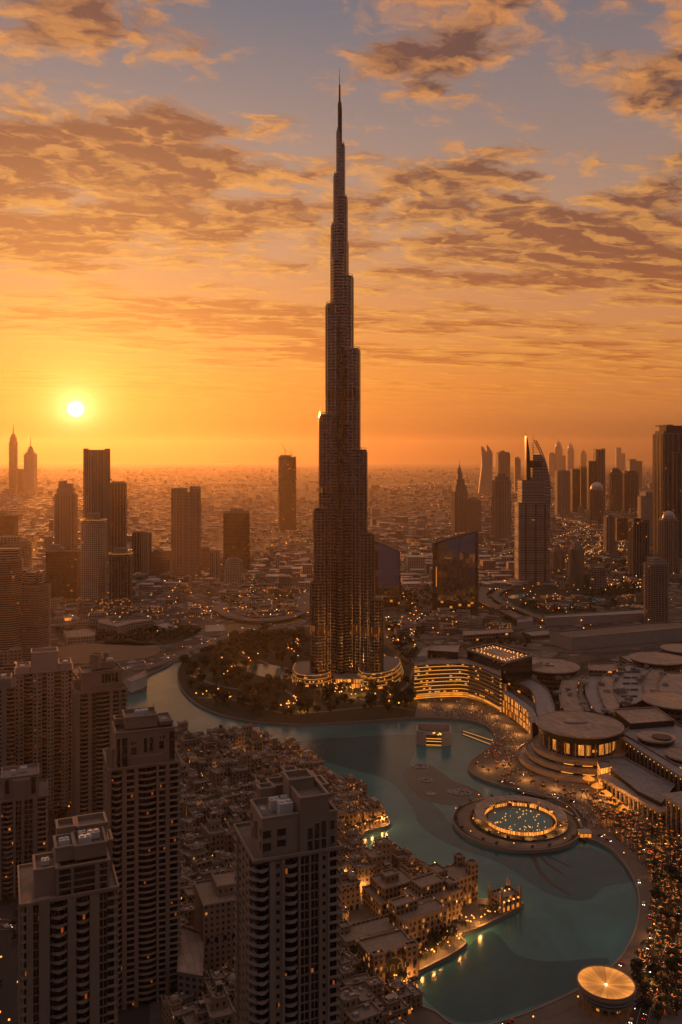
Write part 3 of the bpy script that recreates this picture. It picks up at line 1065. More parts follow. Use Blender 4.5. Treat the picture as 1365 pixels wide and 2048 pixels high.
    # podium lobes with lit floors and the glowing entrance pavilion
    def lobe(name, pxs, zs, r):
        lb = None
        for k in range(len(zs) - 1):
            poly = [(G(a, b, GZ)[0] - loc[0], G(a, b, GZ)[1] - loc[1]) for a, b in pxs]
            poly = ccw(smooth(poly, 4))
            e = -1.6 * k
            mb = MB(); mb.tray(grow(poly, e), zs[k] if k == 0 else zs[k], zs[k + 1] - 0.2, 0.8, 1.0)
            o = mb.build(name, M['podium'], t)
            kb = MB(); kb.ring(grow(poly, e + 0.5), zs[k + 1] - 0.9, zs[k + 1] - 0.35, 0.5)
            kb.build('light_line', M['strip_dim'], o)
    M['podium'] = facade('podium glass bands', (0.14, 0.11, 0.09), (0.03, 0.025, 0.02), wu=2.5, fh=4.5, mx=0.08, lo=0.2, hi=0.2, lit=0.25, lite=0.9, roof=(0.2, 0.17, 0.15))
    M['strip_dim'] = glow('dim gold light line', (1.0, 0.36, 0.06), 0.5, 0.25)
    lobe('podium_floor', [(584, 1352), (590, 1370), (625, 1375), (662, 1368), (668, 1352), (640, 1342), (600, 1342)], (0, 6, 11, 16), 0)
    lobe('podium_floor', [(712, 1370), (736, 1380), (784, 1374), (806, 1356), (800, 1342), (764, 1336), (716, 1346)], (0, 6, 11, 16, 21), 0)
    g0, g1 = G(672, 1378), G(726, 1378)
    w = g1.x - g0.x
    ox, oy = g0.x - loc[0], g0.y - loc[1]
    mb = MB()
    mb.box(ox, ox + w, oy + 4, oy + 26, 0, 13)
    pv = mb.build('entrance_pavilion', M['pav'] if 'pav' in M else M['podium'], t)
    M['pavlit'] = facade('lit pavilion glass', (0.4, 0.2, 0.06), (0.5, 0.25, 0.08), wu=3, fh=6.5, mx=0.1, lo=0.08, hi=0.1, lit=0.9, lite=1.5)
    pv.data.materials[0] = M['pavlit']
    mb = MB(); mb.box(ox - 3, ox + w + 3, oy, oy + 28, 13, 14)
    mb.build('canopy_roof', M['roof_tan'], pv)
    for k in range(8):
        mb = MB(); x = ox + w * k / 7
        mb.tube((x, oy + 1, 0), (x, oy + 1, 13), 0.5)
        mb.build('column', M['conc'], pv)


spire_tower()


# ------------------------------------------------------------------ fitting a tower to what the photograph shows
def fit(foot, x0, x1, depth, rz):
    """scale, place a footprint (unit size) so that it spans pixels x0..x1 with its nearest corner at depth"""
    cxp = (x0 + x1) / 2
    s = (x1 - x0) * depth / F
    X, Y = (cxp - CX) / F * depth, depth + s / 2
    for _ in range(12):
        pts = [rot2(a * s, b * s, rz) for a, b in foot]
        q = [((X + a) / (Y + b) * F + CX) for a, b in pts]
        ny = min(Y + b for a, b in pts)
        w = max(q) - min(q)
        s *= (x1 - x0) / w
        X += (cxp - (max(q) + min(q)) / 2) / F * Y
        Y += depth - ny
    return s, X, Y


def zat(py, depth):
    return CAMZ + (HY - py) / F * depth


def dep(py, z=GZ):
    return (CAMZ - z) * F / (py - HY)


# ------------------------------------------------------------------ the near residential towers
M['core'] = facade('dark balcony glazing', (0.03, 0.026, 0.024), (0.008, 0.008, 0.009), wu=2.2, fh=3.6, mx=0.06, lo=0.1, hi=0.05, lit=0.035, lite=0.22, sub=0.4, wr=0.5, gr=0.15, gm=0.01, tint=(1.0, 0.20, 0.025))
M['core_lit'] = facade('dark glazing with lit stairs', (0.06, 0.05, 0.045), (0.014, 0.013, 0.014), wu=2.6, fh=3.4, mx=0.1, lo=0.2, hi=0.15, lit=0.09, lite=0.6, sub=0.5, wr=0.5, gr=0.15, gm=0.01, tint=(1.0, 0.27, 0.03))
M['par'] = plain('balcony parapet', (0.40, 0.32, 0.265), 0.75, var=0.15)


def balcony_mesh(w, shape, bulge):
    """one balcony: slab with a thin parapet along its outer edge; local x along the wall, -y outward"""
    n = 8
    if shape == 'v':
        line = [(-w / 2, 0), (-w * 0.42, -bulge * 0.25), (-w * 0.08, -bulge), (w * 0.12, -bulge), (w / 2, -bulge * 0.3), (w / 2, 0)]
    elif shape == 'box':
        line = [(-w / 2, 0), (-w / 2, -bulge), (w / 2, -bulge), (w / 2, 0)]
    else:
        line = [(-w / 2, 0)] + [(-w / 2 + w * i / n, -bulge * (0.35 + 0.65 * math.sin(math.pi * i / n))) for i in range(n + 1)] + [(w / 2, 0)]
    mb = MB()
    mb.prism(line, 0.0, 0.28, True, True)
    outer = line[1:-1]
    inn = [(a * 0.97, b + 0.14) for a, b in outer]
    mb.wall(outer, 0.28, 1.15, closed=False)
    mb.wall(list(reversed(inn)), 0.28, 1.15, closed=False)
    for i in range(len(outer) - 1):
        mb.face([(*outer[i], 1.15), (*outer[i + 1], 1.15), (*inn[i + 1], 1.15), (*inn[i], 1.15)])
    me = mb.mesh('balcony', [M['par']])
    return me


def residence(name, label, cat, x0, x1, depth, rz, asp, ztop, faces, crown, fh=3.6, zlow=None, core='core', mat='conc', cornice=True):
    """a tower whose faces are made of vertical bays. faces: {side: [(kind, width), ...]}; local front face looks to -y"""
    foot = rect(1.0, asp)
    s, X, Y = fit(foot, x0, x1, depth, rz)
    w, d = s, s * asp
    t = thing(name, label, cat, (X, Y, GZ), rz)
    H = ztop - GZ
    ins = 1.3
    mb = MB(); mb.prism(rect(w - 2 * ins, d - 2 * ins), 0, H - 0.3)
    mb.build('glazing', M[core], t)
    mb = MB(); mb.box(-w / 2 + 0.1, w / 2 - 0.1, -d / 2 + 0.1, d / 2 - 0.1, H - 0.3, H + 0.5)
    mb.build('roof_slab', M['roof'], t)
    sides = {'front': ((-w / 2, -d / 2), (1, 0), w, 0.0), 'left': ((-w / 2, d / 2), (0, -1), d, R(-90)), 'right': ((w / 2, -d / 2), (0, 1), d, R(90)), 'back': ((w / 2, d / 2), (-1, 0), w, R(180))}
    zl = (zlow - GZ) if zlow is not None else 0.0
    meshes = {}
    places = {}
    for side, bays in faces.items():
        o, ux, W, ra = sides[side]
        tot = sum(b[1] for b in bays)
        u = 0.0
        nn = (ux[1], -ux[0])
        for bay in bays:
            kind, bw = bay[0], bay[1] * W / tot
            um = u + bw / 2
            px, py = o[0] + ux[0] * um, o[1] + ux[1] * um
            nf = max(1, int((H - zl) / fh))
            if kind == 'P' or kind == 'PP':
                e = 0.5 if kind == 'P' else 1.1
                q = [(o[0] + ux[0] * (u + 0.04) + nn[0] * e, o[1] + ux[1] * (u + 0.04) + nn[1] * e), (o[0] + ux[0] * (u + bw - 0.04) + nn[0] * e, o[1] + ux[1] * (u + bw - 0.04) + nn[1] * e),
                     (o[0] + ux[0] * (u + bw - 0.04) - nn[0] * (ins + 0.2), o[1] + ux[1] * (u + bw - 0.04) - nn[1] * (ins + 0.2)), (o[0] + ux[0] * (u + 0.04) - nn[0] * (ins + 0.2), o[1] + ux[1] * (u + 0.04) - nn[1] * (ins + 0.2))]
                mb = MB(); mb.prism(q, 0, H + (bay[2] if len(bay) > 2 else 0.2))
                mb.build('pier', M[mat], t)
            elif kind in ('Bc', 'Bv', 'Bb'):
                key = (kind, round(bw, 2))
                if key not in meshes:
                    meshes[key] = balcony_mesh(bw * 0.97, {'Bc': 'arc', 'Bv': 'v', 'Bb': 'box'}[kind], 2.4 if kind != 'Bb' else 1.6)
                    places[key] = []
                for k in range(nf):
                    z = H - (k + 1) * fh + 0.2
                    q = (px - nn[0] * (ins - 0.05), py - nn[1] * (ins - 0.05))
                    places[key].append((q[0], q[1], z, ra))
            elif kind[0] == 'W':
                nu = int(kind[1:])
                mb = MB(); mb.holes((o[0] + ux[0] * u, o[1] + ux[1] * u), ux, bw, H - nf * fh, H - 0.3, nu, nf, 0.55, 0.22, 0.72, 0.6, mi=0, mg=1)
                mb.build('window_wall', [M[mat], M['winglass']], t)
            elif kind == 'G':
                mb = MB(); mb.holes((o[0] + ux[0] * u - nn[0] * 0.5, o[1] + ux[1] * u - nn[1] * 0.5), ux, bw, H - nf * fh, H - 0.3, 2, nf, 0.84, 0.1, 0.94, 0.3, mi=0, mg=1)
                mb.build('window_strip', [M[mat], M['winglass']], t)
            u += bw
    per = max(1, 100 // max(1, len(places)))
    for key, pl in places.items():
        pl.sort(key=lambda p: -p[2])
        repeat('balcony', meshes[key], t, pl, per)
    if cornice:
        mb = MB(); mb.ring(rect(w + 1.2, d + 1.2), H + 0.5, H + 1.7, 0.7)
        mb.build('cornice', M[mat], t)
    # crown: blocks in fractions of the plan (x0, x1, y0, y1) with heights above the roof
    for c in crown:
        kind = c[0]
        if kind == 'block':
            _, a0, a1, b0, b1, h0, h1 = c[:7]
            q = rect((a1 - a0) * w, (b1 - b0) * d, (a0 + a1 - 1) / 2 * w, (b0 + b1 - 1) / 2 * d)
            mb = MB(); mb.tray(q, H + h0, H + h1, 0.7, min(2.2, (h1 - h0) * 0.5), 0, 1)
            ob = mb.build('crown_block', [M[mat], M['roof']], t)
            mb = MB(); mb.ring(grow(ccw(q), 0.35), H + h1 - 0.75, H + h1 - 0.1, 0.32)
            mb.build('coping', M[mat], ob)
            if len(c) > 7:
                for wd in c[7]:
                    side, fu, fz0, fz1, fw = wd[:5]
                    xa, xb = (a0 - 0.5) * w, (a1 - 0.5) * w
                    ya, yb = (b0 - 0.5) * d, (b1 - 0.5) * d
                    if side == 'front':
                        cxw, cyw, ang = xa + (xb - xa) * fu, ya, 0
                    else:
                        cxw, cyw, ang = xa, yb + (ya - yb) * fu, R(-90)
                    link('window', window_mesh(fw, fz1 - fz0), ob, (cxw, cyw, H + fz0), ang)
        elif kind == 'drum':
            _, a, b, r, h0, h1 = c
            mb = MB(); mb.tray([((a - 0.5) * w + x, (b - 0.5) * d + y) for x, y in ellipse(r, r, 20)], H + h0, H + h1, 0.5, 1.2, 0, 1)
            mb.build('crown_drum', [M[mat], M['roof']], t)
        elif kind == 'plant':
            _, a, b, sx, sy, h0, h1 = c
            mb = MB(); mb.box((a - 0.5) * w - sx / 2, (a - 0.5) * w + sx / 2, (b - 0.5) * d - sy / 2, (b - 0.5) * d + sy / 2, H + h0, H + h1)
            for k in range(2):
                mb.lathe([(sx * 0.18, H + h1), (sx * 0.18, H + h1 + 0.6), (0, H + h1 + 0.6)], 10, (a - 0.5) * w + (k - 0.5) * sx * 0.5, (b - 0.5) * d)
            mb.build('air_handler', M['white'], t)
        elif kind == 'mast':
            _, a, b, h0, h1 = c
            mb = MB(); mb.tube(((a - 0.5) * w, (b - 0.5) * d, H + h0), ((a - 0.5) * w, (b - 0.5) * d, H + h1), 0.25, 0.12)
            mb.build('mast', M['metal'], t)
    return t, w, d, H


WM = {}


def window_mesh(w, h):
    k = (round(w, 1), round(h, 1))
    if k not in WM:
        mb = MB()
        mb.box(-w / 2 - 0.25, w / 2 + 0.25, -0.22, 0.1, -0.3, 0.0, 0, True)
        mb.box(-w / 2 - 0.25, w / 2 + 0.25, -0.22, 0.1, h, h + 0.3, 0, True)
        mb.box(-w / 2 - 0.25, -w / 2, -0.2, 0.1, 0, h, 0)
        mb.box(w / 2, w / 2 + 0.25, -0.2, 0.1, 0, h, 0)
        mb.box(-w / 2, w / 2, -0.06, 0.1, 0, h, 1)
        WM[k] = mb.mesh('window', [M['conc'], M['glass']])
    return WM[k]


M['winglass'] = facade('window panes', (0.03, 0.028, 0.026), (0.009, 0.009, 0.011), wu=4.0, fh=3.6, mx=0.02, lo=0.02, hi=0.02, lit=0.03, lite=0.22, sub=0.3, gr=0.1, tint=(1.0, 0.27, 0.04))

# central near tower
residence('residential_tower', 'beige apartment tower in the lower middle, its roof crowned with stepped open boxes', 'tower', 470, 682, 325, R(20), 0.95, 160.5,
          {'front': [('Bv', 3.3), ('P', 1.2), ('W1', 1.4), ('P', 0.8), ('Bc', 3.0), ('P', 0.5), ('G', 2.0), ('P', 0.35), ('G', 1.8), ('P', 0.6), ('W1', 1.3), ('P', 0.6), ('Bb', 2.6)],
           'left': [('Bb', 1.6), ('P', 0.5), ('W3', 5.4), ('P', 0.6), ('Bv', 2.0)], 'right': [('Bb', 2), ('W4', 6), ('Bb', 2)], 'back': [('Bb', 2), ('W4', 6), ('Bb', 2)]},
          [('block', 0.10, 0.62, 0.05, 0.62, 0.2, 16.5, [('front', 0.10, 8.4, 11.4, 3.2), ('front', 0.10, 3.4, 6.6, 3.2), ('front', 0.42, 8.6, 11.4, 3.6), ('front', 0.42, 4.4, 7.0, 3.6),
                                                     ('left', 0.22, 3, 7, 1.4), ('left', 0.42, 4, 11, 1.2), ('left', 0.58, 5, 12, 1.2), ('left', 0.88, 3.5, 6.5, 1.6), ('left', 0.88, 8.5, 11.5, 1.6), ('left', 0.14, 9, 12, 1.4)]),
           ('block', 0.52, 0.86, 0.0, 0.5, 0.2, 23.0, [('front', 0.34, 1.0, 5.5, 2.0), ('front', 0.34, 6.1, 10.5, 2.0), ('front', 0.58, 1.0, 5.5, 2.0), ('front', 0.58, 6.1, 12.0, 2.0), ('front', 0.82, 1.0, 5.5, 2.0), ('front', 0.82, 6.1, 12.5, 2.0)]),
           ('block', 0.86, 0.97, 0.04, 0.5, 0.2, 15.5, [('front', 0.5, 2.5, 5.5, 1.8), ('front', 0.5, 8.0, 11.5, 1.8)]),
           ('block', 0.50, 0.80, 0.38, 0.66, 0.2, 25.5), ('block', 0.38, 0.62, 0.72, 0.98, 0.2, 19.5), ('block', 0.62, 0.95, 0.70, 0.97, 0.2, 20.5), ('block', 0.90, 0.985, 0.40, 0.70, 0.2, 21.5),
           ('block', 0.56, 0.72, 0.78, 0.93, 20.5, 24.0), ('block', 0.22, 0.40, 0.64, 0.80, 0.2, 20.0),
           ('plant', 0.40, 0.20, 5.5, 4.5, 14.5, 19.5), ('plant', 0.32, 0.36, 4, 3.5, 14.5, 19.0), ('plant', 0.46, 0.42, 3, 3, 14.5, 18.5), ('plant', 0.17, 0.30, 1.6, 2.4, 14.5, 16.8), ('mast', 0.64, 0.5, 24, 30), ('mast', 0.70, 0.86, 22, 27.5)])
# tower with curved balconies
residence('residential_tower', 'brown tower with tall pale piers and dark curved balconies, narrow stepped crown', 'tower', 208, 361, 480, R(20), 0.85, 138.0,
          {'front': [('P', 0.5), ('Bv', 1.9), ('P', 0.85), ('Bb', 1.4), ('P', 0.75), ('Bc', 3.3), ('P', 0.5), ('Bb', 1.2), ('P', 0.8), ('Bb', 2.0)],
           'left': [('P', 0.4), ('W2', 2.2), ('P', 0.5), ('Bb', 2.0), ('P', 0.5), ('W1', 1.4)], 'right': [('Bb', 3), ('P', 0.6), ('Bb', 3)], 'back': [('Bb', 3), ('P', 1), ('Bb', 3)]},
          [('block', 0.10, 0.93, 0.06, 0.72, 0.2, 21.0, [('front', 0.05, 1.0, 17.5, 1.8), ('front', 0.15, 1.0, 17.5, 3.0), ('front', 0.30, 7.6, 11.6, 3.2), ('front', 0.27, 13.2, 14.8, 1.0), ('front', 0.33, 13.2, 14.8, 1.0),
                                                     ('front', 0.50, 8, 16.2, 1.8), ('front', 0.60, 8, 16.2, 1.8), ('front', 0.77, 9, 13.4, 2.6), ('front', 0.75, 15, 16.6, 1.0), ('front', 0.81, 15, 16.6, 1.0), ('front', 0.95, 2.0, 18.5, 3.0)]),
           ('block', 0.28, 0.74, 0.02, 0.06, 0.2, 6.5), ('block', 0.24, 0.70, 0.18, 0.66, 21.0, 28.0), ('block', 0.12, 0.26, 0.5, 0.72, 21.0, 24.5), ('block', 0.74, 0.92, 0.2, 0.68, 21.0, 23.5),
           ('plant', 0.46, 0.42, 5, 3, 26, 28.8), ('plant', 0.56, 0.5, 3, 3, 26, 28.4), ('plant', 0.82, 0.45, 3, 3, 21.2, 22.6), ('drum', 0.03, 0.12, 2.2, 0.2, 12.0), ('mast', 0.68, 0.5, 27, 32)])
# lower front tower at the picture corner
residence('residential_tower', 'dim brown tower in the near corner, its stepped roof boxes holding air units', 'tower', 38, 236, 335, R(22), 0.9, 138.5,
          {'front': [('Bb', 0.8), ('PP', 1.0, 1.5), ('G', 0.8), ('PP', 1.6, 2.0), ('Bv', 2.6), ('P', 1.3), ('Bc', 2.0), ('P', 1.5), ('G', 1.2), ('Bb', 1.6)],
           'left': [('Bb', 1.5), ('P', 1), ('W2', 3), ('P', 1), ('Bb', 1.5)], 'right': [('Bb', 2), ('P', 1), ('Bb', 2)], 'back': [('P', 1), ('W4', 4), ('P', 1)]},
          [('block', 0.14, 0.40, 0.14, 0.55, 0.2, 12.0), ('block', 0.36, 0.92, 0.05, 0.62, 0.2, 12.5, [('front', u, z, z + 2.2, ww) for u, ww in ((0.16, 4.6), (0.52, 8.2), (0.88, 3.0)) for z in (1.0, 3.8, 6.6, 9.3)]),
           ('block', 0.36, 0.56, 0.2, 0.56, 12.5, 18.5), ('block', 0.56, 0.90, 0.16, 0.60, 12.5, 18.5), ('block', 0.62, 0.95, 0.62, 0.95, 0.2, 20.0), ('block', 0.95, 1.0, 0.5, 0.8, 0.2, 14.0), ('block', 0.4, 0.6, 0.62, 0.9, 0.2, 20.5),
           ('plant', 0.46, 0.38, 4, 3.5, 16.5, 19.0), ('plant', 0.68, 0.32, 5, 3, 16.8, 19.6), ('plant', 0.78, 0.44, 5, 3.5, 16.8, 19.4), ('plant', 0.66, 0.5, 3, 3, 16.8, 19.0), ('plant', 0.26, 0.34, 3, 3, 10.5, 12.5)], core='core')
# the tower behind with the roof drum
residence('residential_tower', 'dim tower with a round drum on its roof and five tall crown windows', 'tower', 143, 255, 690, R(24), 0.9, 122.0,
          {'front': [('P', 0.7), ('Bc', 1.6), ('P', 0.8), ('G', 0.8), ('Bc', 2.8), ('P', 0.7), ('Bb', 1.2), ('P', 0.6), ('Bb', 1.2)],
           'left': [('Bb', 2), ('P', 0.8), ('W2', 3), ('P', 0.8)], 'right': [('Bb', 3), ('P', 1), ('Bb', 3)], 'back': [('P', 3), ('W3', 3)]},
          [('block', 0.12, 0.92, 0.06, 0.7, 0.2, 17.0, [('front', 0.5 + 0.085 * k, 7, 14.5, 2.0) for k in range(5)]), ('block', 0.3, 0.9, 0.02, 0.06, 0.2, 6.0), ('block', 0.4, 0.8, 0.3, 0.7, 17.0, 22.0), ('block', 0.0, 0.10, 0.4, 0.7, 0.2, 9.0),
           ('drum', 0.42, 0.4, 5.0, 17.0, 29.0), ('plant', 0.7, 0.4, 5, 5, 21, 24), ('block', 0.6, 0.7, 0.5, 0.6, 22, 28), ('mast', 0.62, 0.5, 24, 31)], core='core')
# pale slab with punched windows
residence('residential_tower', 'pale grey apartment slab with a plain box penthouse and rows of small punched windows', 'tower', 30, 146, 740, R(20), 0.55, 125.0,
          {'front': [('W2', 1.6), ('Bc', 1.6), ('W2', 1.7), ('Bb', 0.9), ('W2', 1.3), ('Bb', 1.4), ('W2', 1.3), ('Bb', 0.8)],
           'left': [('Bb', 1.4), ('W2', 2), ('Bb', 1.2)], 'right': [('W4', 1)], 'back': [('W4', 1)]},
          [('block', 0.28, 0.74, 0.1, 0.8, 0.2, 18.0), ('block', 0.02, 0.26, 0.1, 0.9, 0.2, 6.0), ('block', 0.76, 0.98, 0.1, 0.9, 0.2, 6.5), ('plant', 0.12, 0.4, 4, 4, 3, 6), ('plant', 0.88, 0.4, 4, 4, 4, 7)], core='core', mat='pale')
# dark towers of the lower corner
residence('residential_tower', 'dark tower with a column of small orange stair lights below a square crown', 'tower', -4, 96, 600, R(20), 0.9, 71.0,
          {'front': [('P', 0.5), ('Bv', 1.5), ('P', 0.35), ('G', 0.8), ('P', 0.35), ('G', 1.2), ('P', 0.6), ('Bb', 1.4)],
           'left': [('Bb', 1), ('P', 1)], 'right': [('Bb', 2), ('P', 1), ('Bb', 2)], 'back': [('P', 1)]},
          [('block', 0.06, 0.82, 0.06, 0.8, 0.2, 17.0, [('front', 0.16, 5, 15, 3), ('front', 0.86, 3, 15, 3)]), ('block', 0.3, 0.62, -0.02, 0.06, 0.2, 15.0), ('plant', 0.5, 0.5, 5, 4, 15.5, 18.5), ('plant', 0.3, 0.4, 3, 3, 15.5, 18)], core='core_lit', mat='conc2')
residence('residential_tower', 'narrow dark tower cut by the picture edge, with a low hipped roof box', 'tower', -50, 32, 700, R(20), 0.9, 122.0,
          {'front': [('P', 0.8), ('Bb', 1.4), ('P', 0.6), ('W2', 1.6), ('P', 0.6), ('Bc', 1.4)], 'right': [('W3', 3)], 'left': [('P', 1)], 'back': [('P', 1)]},
          [('block', 0.3, 0.9, 0.1, 0.8, 0.2, 8.0), ('plant', 0.7, 0.3, 4, 4, 7, 10)], mat='conc2')


# ------------------------------------------------------------------ towers of the middle distance and beyond
FC = {}
def fac(key, *a, **k):
    FC[key] = facade(key + ' tower facade', *a, **k)
fac('tan', (0.33, 0.26, 0.20), (0.05, 0.04, 0.035), 3.2, 3.7, 0.2, 0.25, 0.2, lit=0.003, lite=0.45)
fac('grid', (0.46, 0.39, 0.33), (0.07, 0.055, 0.045), 4.2, 4.4, 0.22, 0.3, 0.15, lit=0.003, lite=0.8)
fac('vert', (0.38, 0.31, 0.26), (0.04, 0.034, 0.03), 5.0, 3.7, 0.26, 0.06, 0.0, lit=0.003, lite=0.4)
fac('dark', (0.12, 0.09, 0.075), (0.025, 0.022, 0.02), 2.6, 3.8, 0.1, 0.2, 0.05, lit=0.003, lite=0.45, gr=0.15)
fac('blue', (0.10, 0.10, 0.11), (0.03, 0.034, 0.042), 2.4, 3.9, 0.07, 0.12, 0.0, lit=0.003, lite=0.8, gr=0.1, gm=0.4)
fac('band', (0.42, 0.36, 0.31), (0.03, 0.027, 0.025), 9.0, 3.7, 0.0, 0.42, 0.0, lit=0.004, lite=0.8)
fac('band2', (0.36, 0.31, 0.27), (0.035, 0.03, 0.028), 7.0, 4.0, 0.1, 0.38, 0.0, lit=0.003, lite=0.45)
fac('site', (0.19, 0.15, 0.125), (0.03, 0.026, 0.022), 6.0, 4.2, 0.05, 0.2, 0.0, lit=0.005, lite=0.5)
fac('low', (0.26, 0.21, 0.175), (0.045, 0.04, 0.035), 4.0, 3.8, 0.22, 0.3, 0.2, lit=0.02, lite=0.6, roof=(0.22, 0.18, 0.155))
fac('lowlit', (0.24, 0.18, 0.14), (0.05, 0.04, 0.03), 4.0, 3.8, 0.2, 0.25, 0.2, lit=0.2, lite=0.6, roof=(0.2, 0.165, 0.14))
fac('sail', (0.36, 0.31, 0.28), (0.04, 0.036, 0.034), 9.0, 3.9, 0.04, 0.5, 0.0, lit=0.004, lite=0.45)
M['sailband'] = plain('pale balcony band', (0.58, 0.5, 0.45), 0.7)
M['domemetal'] = plain('pale dome metal', (0.45, 0.38, 0.32), 0.35, 0.5)


def tower(label, x0, x1, yt, yb, mat='tan', foot=None, rz=0.0, crown=(), fins=0, bands=0, podium=None, cat='tower', name='tower', group=None, depth=None, taper=None, cap=True):
    """a tower seen between pixels x0..x1, roof at yt, foot at yb; crown: list of (kind, ...)"""
    D = depth or dep(yb)
    foot = foot or rect(1.0, 0.8)
    s, X, Y = fit(foot, x0, x1, D, rz)
    fp = ccw([(a * s, b * s) for a, b in foot])
    top = zat(yt, Y) - GZ
    t = thing(name, label, cat, (X, Y, GZ), rz, group)
    mt = FC[mat]
    pxm = Y / F                                  # metres per photo pixel here
    if taper:
        polys = [[(a * k, b * k) for a, b in fp] for k, _ in taper]
        mb = MB(); mb.loft(polys, [top * h for _, h in taper])
    else:
        mb = MB(); mb.tray(fp, 0, top, min(1.0, s * 0.04), 1.8)
    mb.build('shaft', mt, t)
    ext = fp
    if fins:
        mb = MB()
        N = len(fp)
        per = sum(math.dist(fp[i], fp[(i + 1) % N]) for i in range(N))
        for i in range(N):
            a, b = Vector(fp[i]), Vector(fp[(i + 1) % N])
            L = (b - a).length
            k = max(1, round(fins * L / per * 2))
            d = (b - a) / max(L, 1e-6); nn = Vector((d.y, -d.x))
            fw = max(0.5, min(L / k * 0.22, 3.0))
            for j in range(k):
                c = a + d * (L * (j + 0.5) / k)
                q = [c - d * fw / 2 - nn * 0.2, c - d * fw / 2 + nn * 0.8, c + d * fw / 2 + nn * 0.8, c + d * fw / 2 - nn * 0.2]
                mb.prism([tuple(v) for v in q], 0, top - 1.0)
        mb.build('pilaster', M['conc'] if mat not in ('dark', 'blue') else M['conc2'], t)
    if bands:
        mb = MB()
        for k in range(1, bands):
            z = top * k / bands
            mb.ring(grow(fp, 0.9), z, z + 0.9, 0.9)
        mb.build('balcony_band', M['par'], t)
    if cap:
        mb = MB(); mb.ring(grow(fp if not taper else [(a * taper[-1][0], b * taper[-1][0]) for a, b in fp], 0.5), top - 1.4, top + 0.6, 0.8)
        mb.build('roof_coping', M['conc'] if mat not in ('dark', 'blue') else M['conc2'], t)
    if podium:
        pw, ph = podium
        mb = MB(); mb.tray(rect(s * pw, s * pw * 0.8), 0, ph, 0.6, 1.2)
        mb.build('podium', FC['lowlit'] if pw < 1.8 else FC['low'], t)
    z = top
    w = s
    for c in crown:
        k = c[0]
        if k == 'box':                            # fractions of the plan, height in px above roof
            _, a0, a1, b0, b1, h = c[:6]
            ys = [p[1] for p in fp]; xs = [p[0] for p in fp]
            lx, ly = min(xs), min(ys); wx, wy = max(xs) - lx, max(ys) - ly
            mb = MB(); mb.tray(rect((a1 - a0) * wx, (b1 - b0) * wy, lx + (a0 + a1) / 2 * wx, ly + (b0 + b1) / 2 * wy), z - 1, z + h * pxm, 0.6, 1.0)
            mb.build('roof_box', FC[c[6]] if len(c) > 6 else M['conc2'], t)
        elif k == 'step':                         # the plan shrunk to f, h px high; stacks
            _, f, h = c[:3]
            mb = MB(); mb.tray([(a * f, b * f) for a, b in fp], z - 1, z + h * pxm, 0.6, 1.0)
            mb.build('crown_step', FC[c[3]] if len(c) > 3 else mt, t)
            z += h * pxm
        elif k == 'spire':
            _, r, h = c[:3]
            ox = c[3] * s if len(c) > 3 else 0
            mb = MB(); mb.lathe([(r * pxm, z - 1), (r * pxm * 0.55, z + h * pxm * 0.5), (0.0, z + h * pxm)], 8, ox, 0)
            mb.build('spire', M['conc2'], t)
        elif k == 'cone':
            _, f, h = c
            N = 12
            r = max(abs(p[0]) for p in fp) * f
            mb = MB(); mb.lathe([(r, z - 0.5), (r * 0.72, z + h * pxm * 0.4), (r * 0.3, z + h * pxm * 0.8), (0, z + h * pxm)], N)
            mb.build('crown_cone', mt, t)
        elif k == 'dome':
            _, f, h = c[:3]
            r = max(abs(p[0]) for p in fp) * f
            mb = MB(); mb.lathe([(r * math.cos(R(a)), z - 0.3 + h * pxm * math.sin(R(a))) for a in range(0, 91, 15)], 20)
            mb.build('dome', M['domemetal'] if len(c) < 4 else M[c[3]], t, smooth=True)
            z += h * pxm
        elif k == 'slant':                        # sloping roof wedge rising from left to right by h px
            _, h = c[:2]
            x_0 = min(p[0] for p in fp); ww = max(p[0] for p in fp) - x_0
            f2 = (lambda x, y: z + h * pxm * (x - x_0) / ww) if h > 0 else (lambda x, y: z - h * pxm * (1 - (x - x_0) / ww))
            mb = MB(); mb.wall(fp, z - 0.5, f2); mb.cap(fp, f2, True)
            mb.build('sloping_roof', mt, t)
        elif k == 'crane':
            _, ox, h, jib = c
            x = ox * s
            mb = MB(); mb.tube((x, 0, z), (x, 0, z + h * pxm), 1.6, n=4)
            mb.tube((x, 0, z + h * pxm), (x - jib * pxm * 0.8, 0, z + (h + jib * 1.6) * pxm), 1.4, 0.9, n=4)
            mb.tube((x, 0, z + h * pxm), (x + jib * pxm * 0.4, 0, z + (h - 1) * pxm), 1.8, 1.4, n=4)
            mb.tube((x, 0, z + h * pxm), (x, 0, z + (h + 4) * pxm), 0.5, 0.3, n=4)
            mb.build('tower_crane', M['conc2'], t)
        elif k == 'fringe':                       # unfinished slab edges and columns
            mb = MB()
            for q in grow(fp, -1.0):
                mb.box(q[0] - 0.7, q[0] + 0.7, q[1] - 0.7, q[1] + 0.7, z, z + uni(2, 7))
            mb.build('unfinished_column', M['conc2'], t)
        elif k == 'glowtop':
            mb = MB(); mb.ring(grow(fp, 0.7), z - 1.6, z - 0.6, 0.5)
            mb.build('light_line', M['strip_dim'], t)
    return t


CIRC = ellipse(0.5, 0.5, 24)
OCT = rrect(1.0, 0.85, 0.24, 2)
RR = rrect(1.0, 0.8, 0.18, 3)
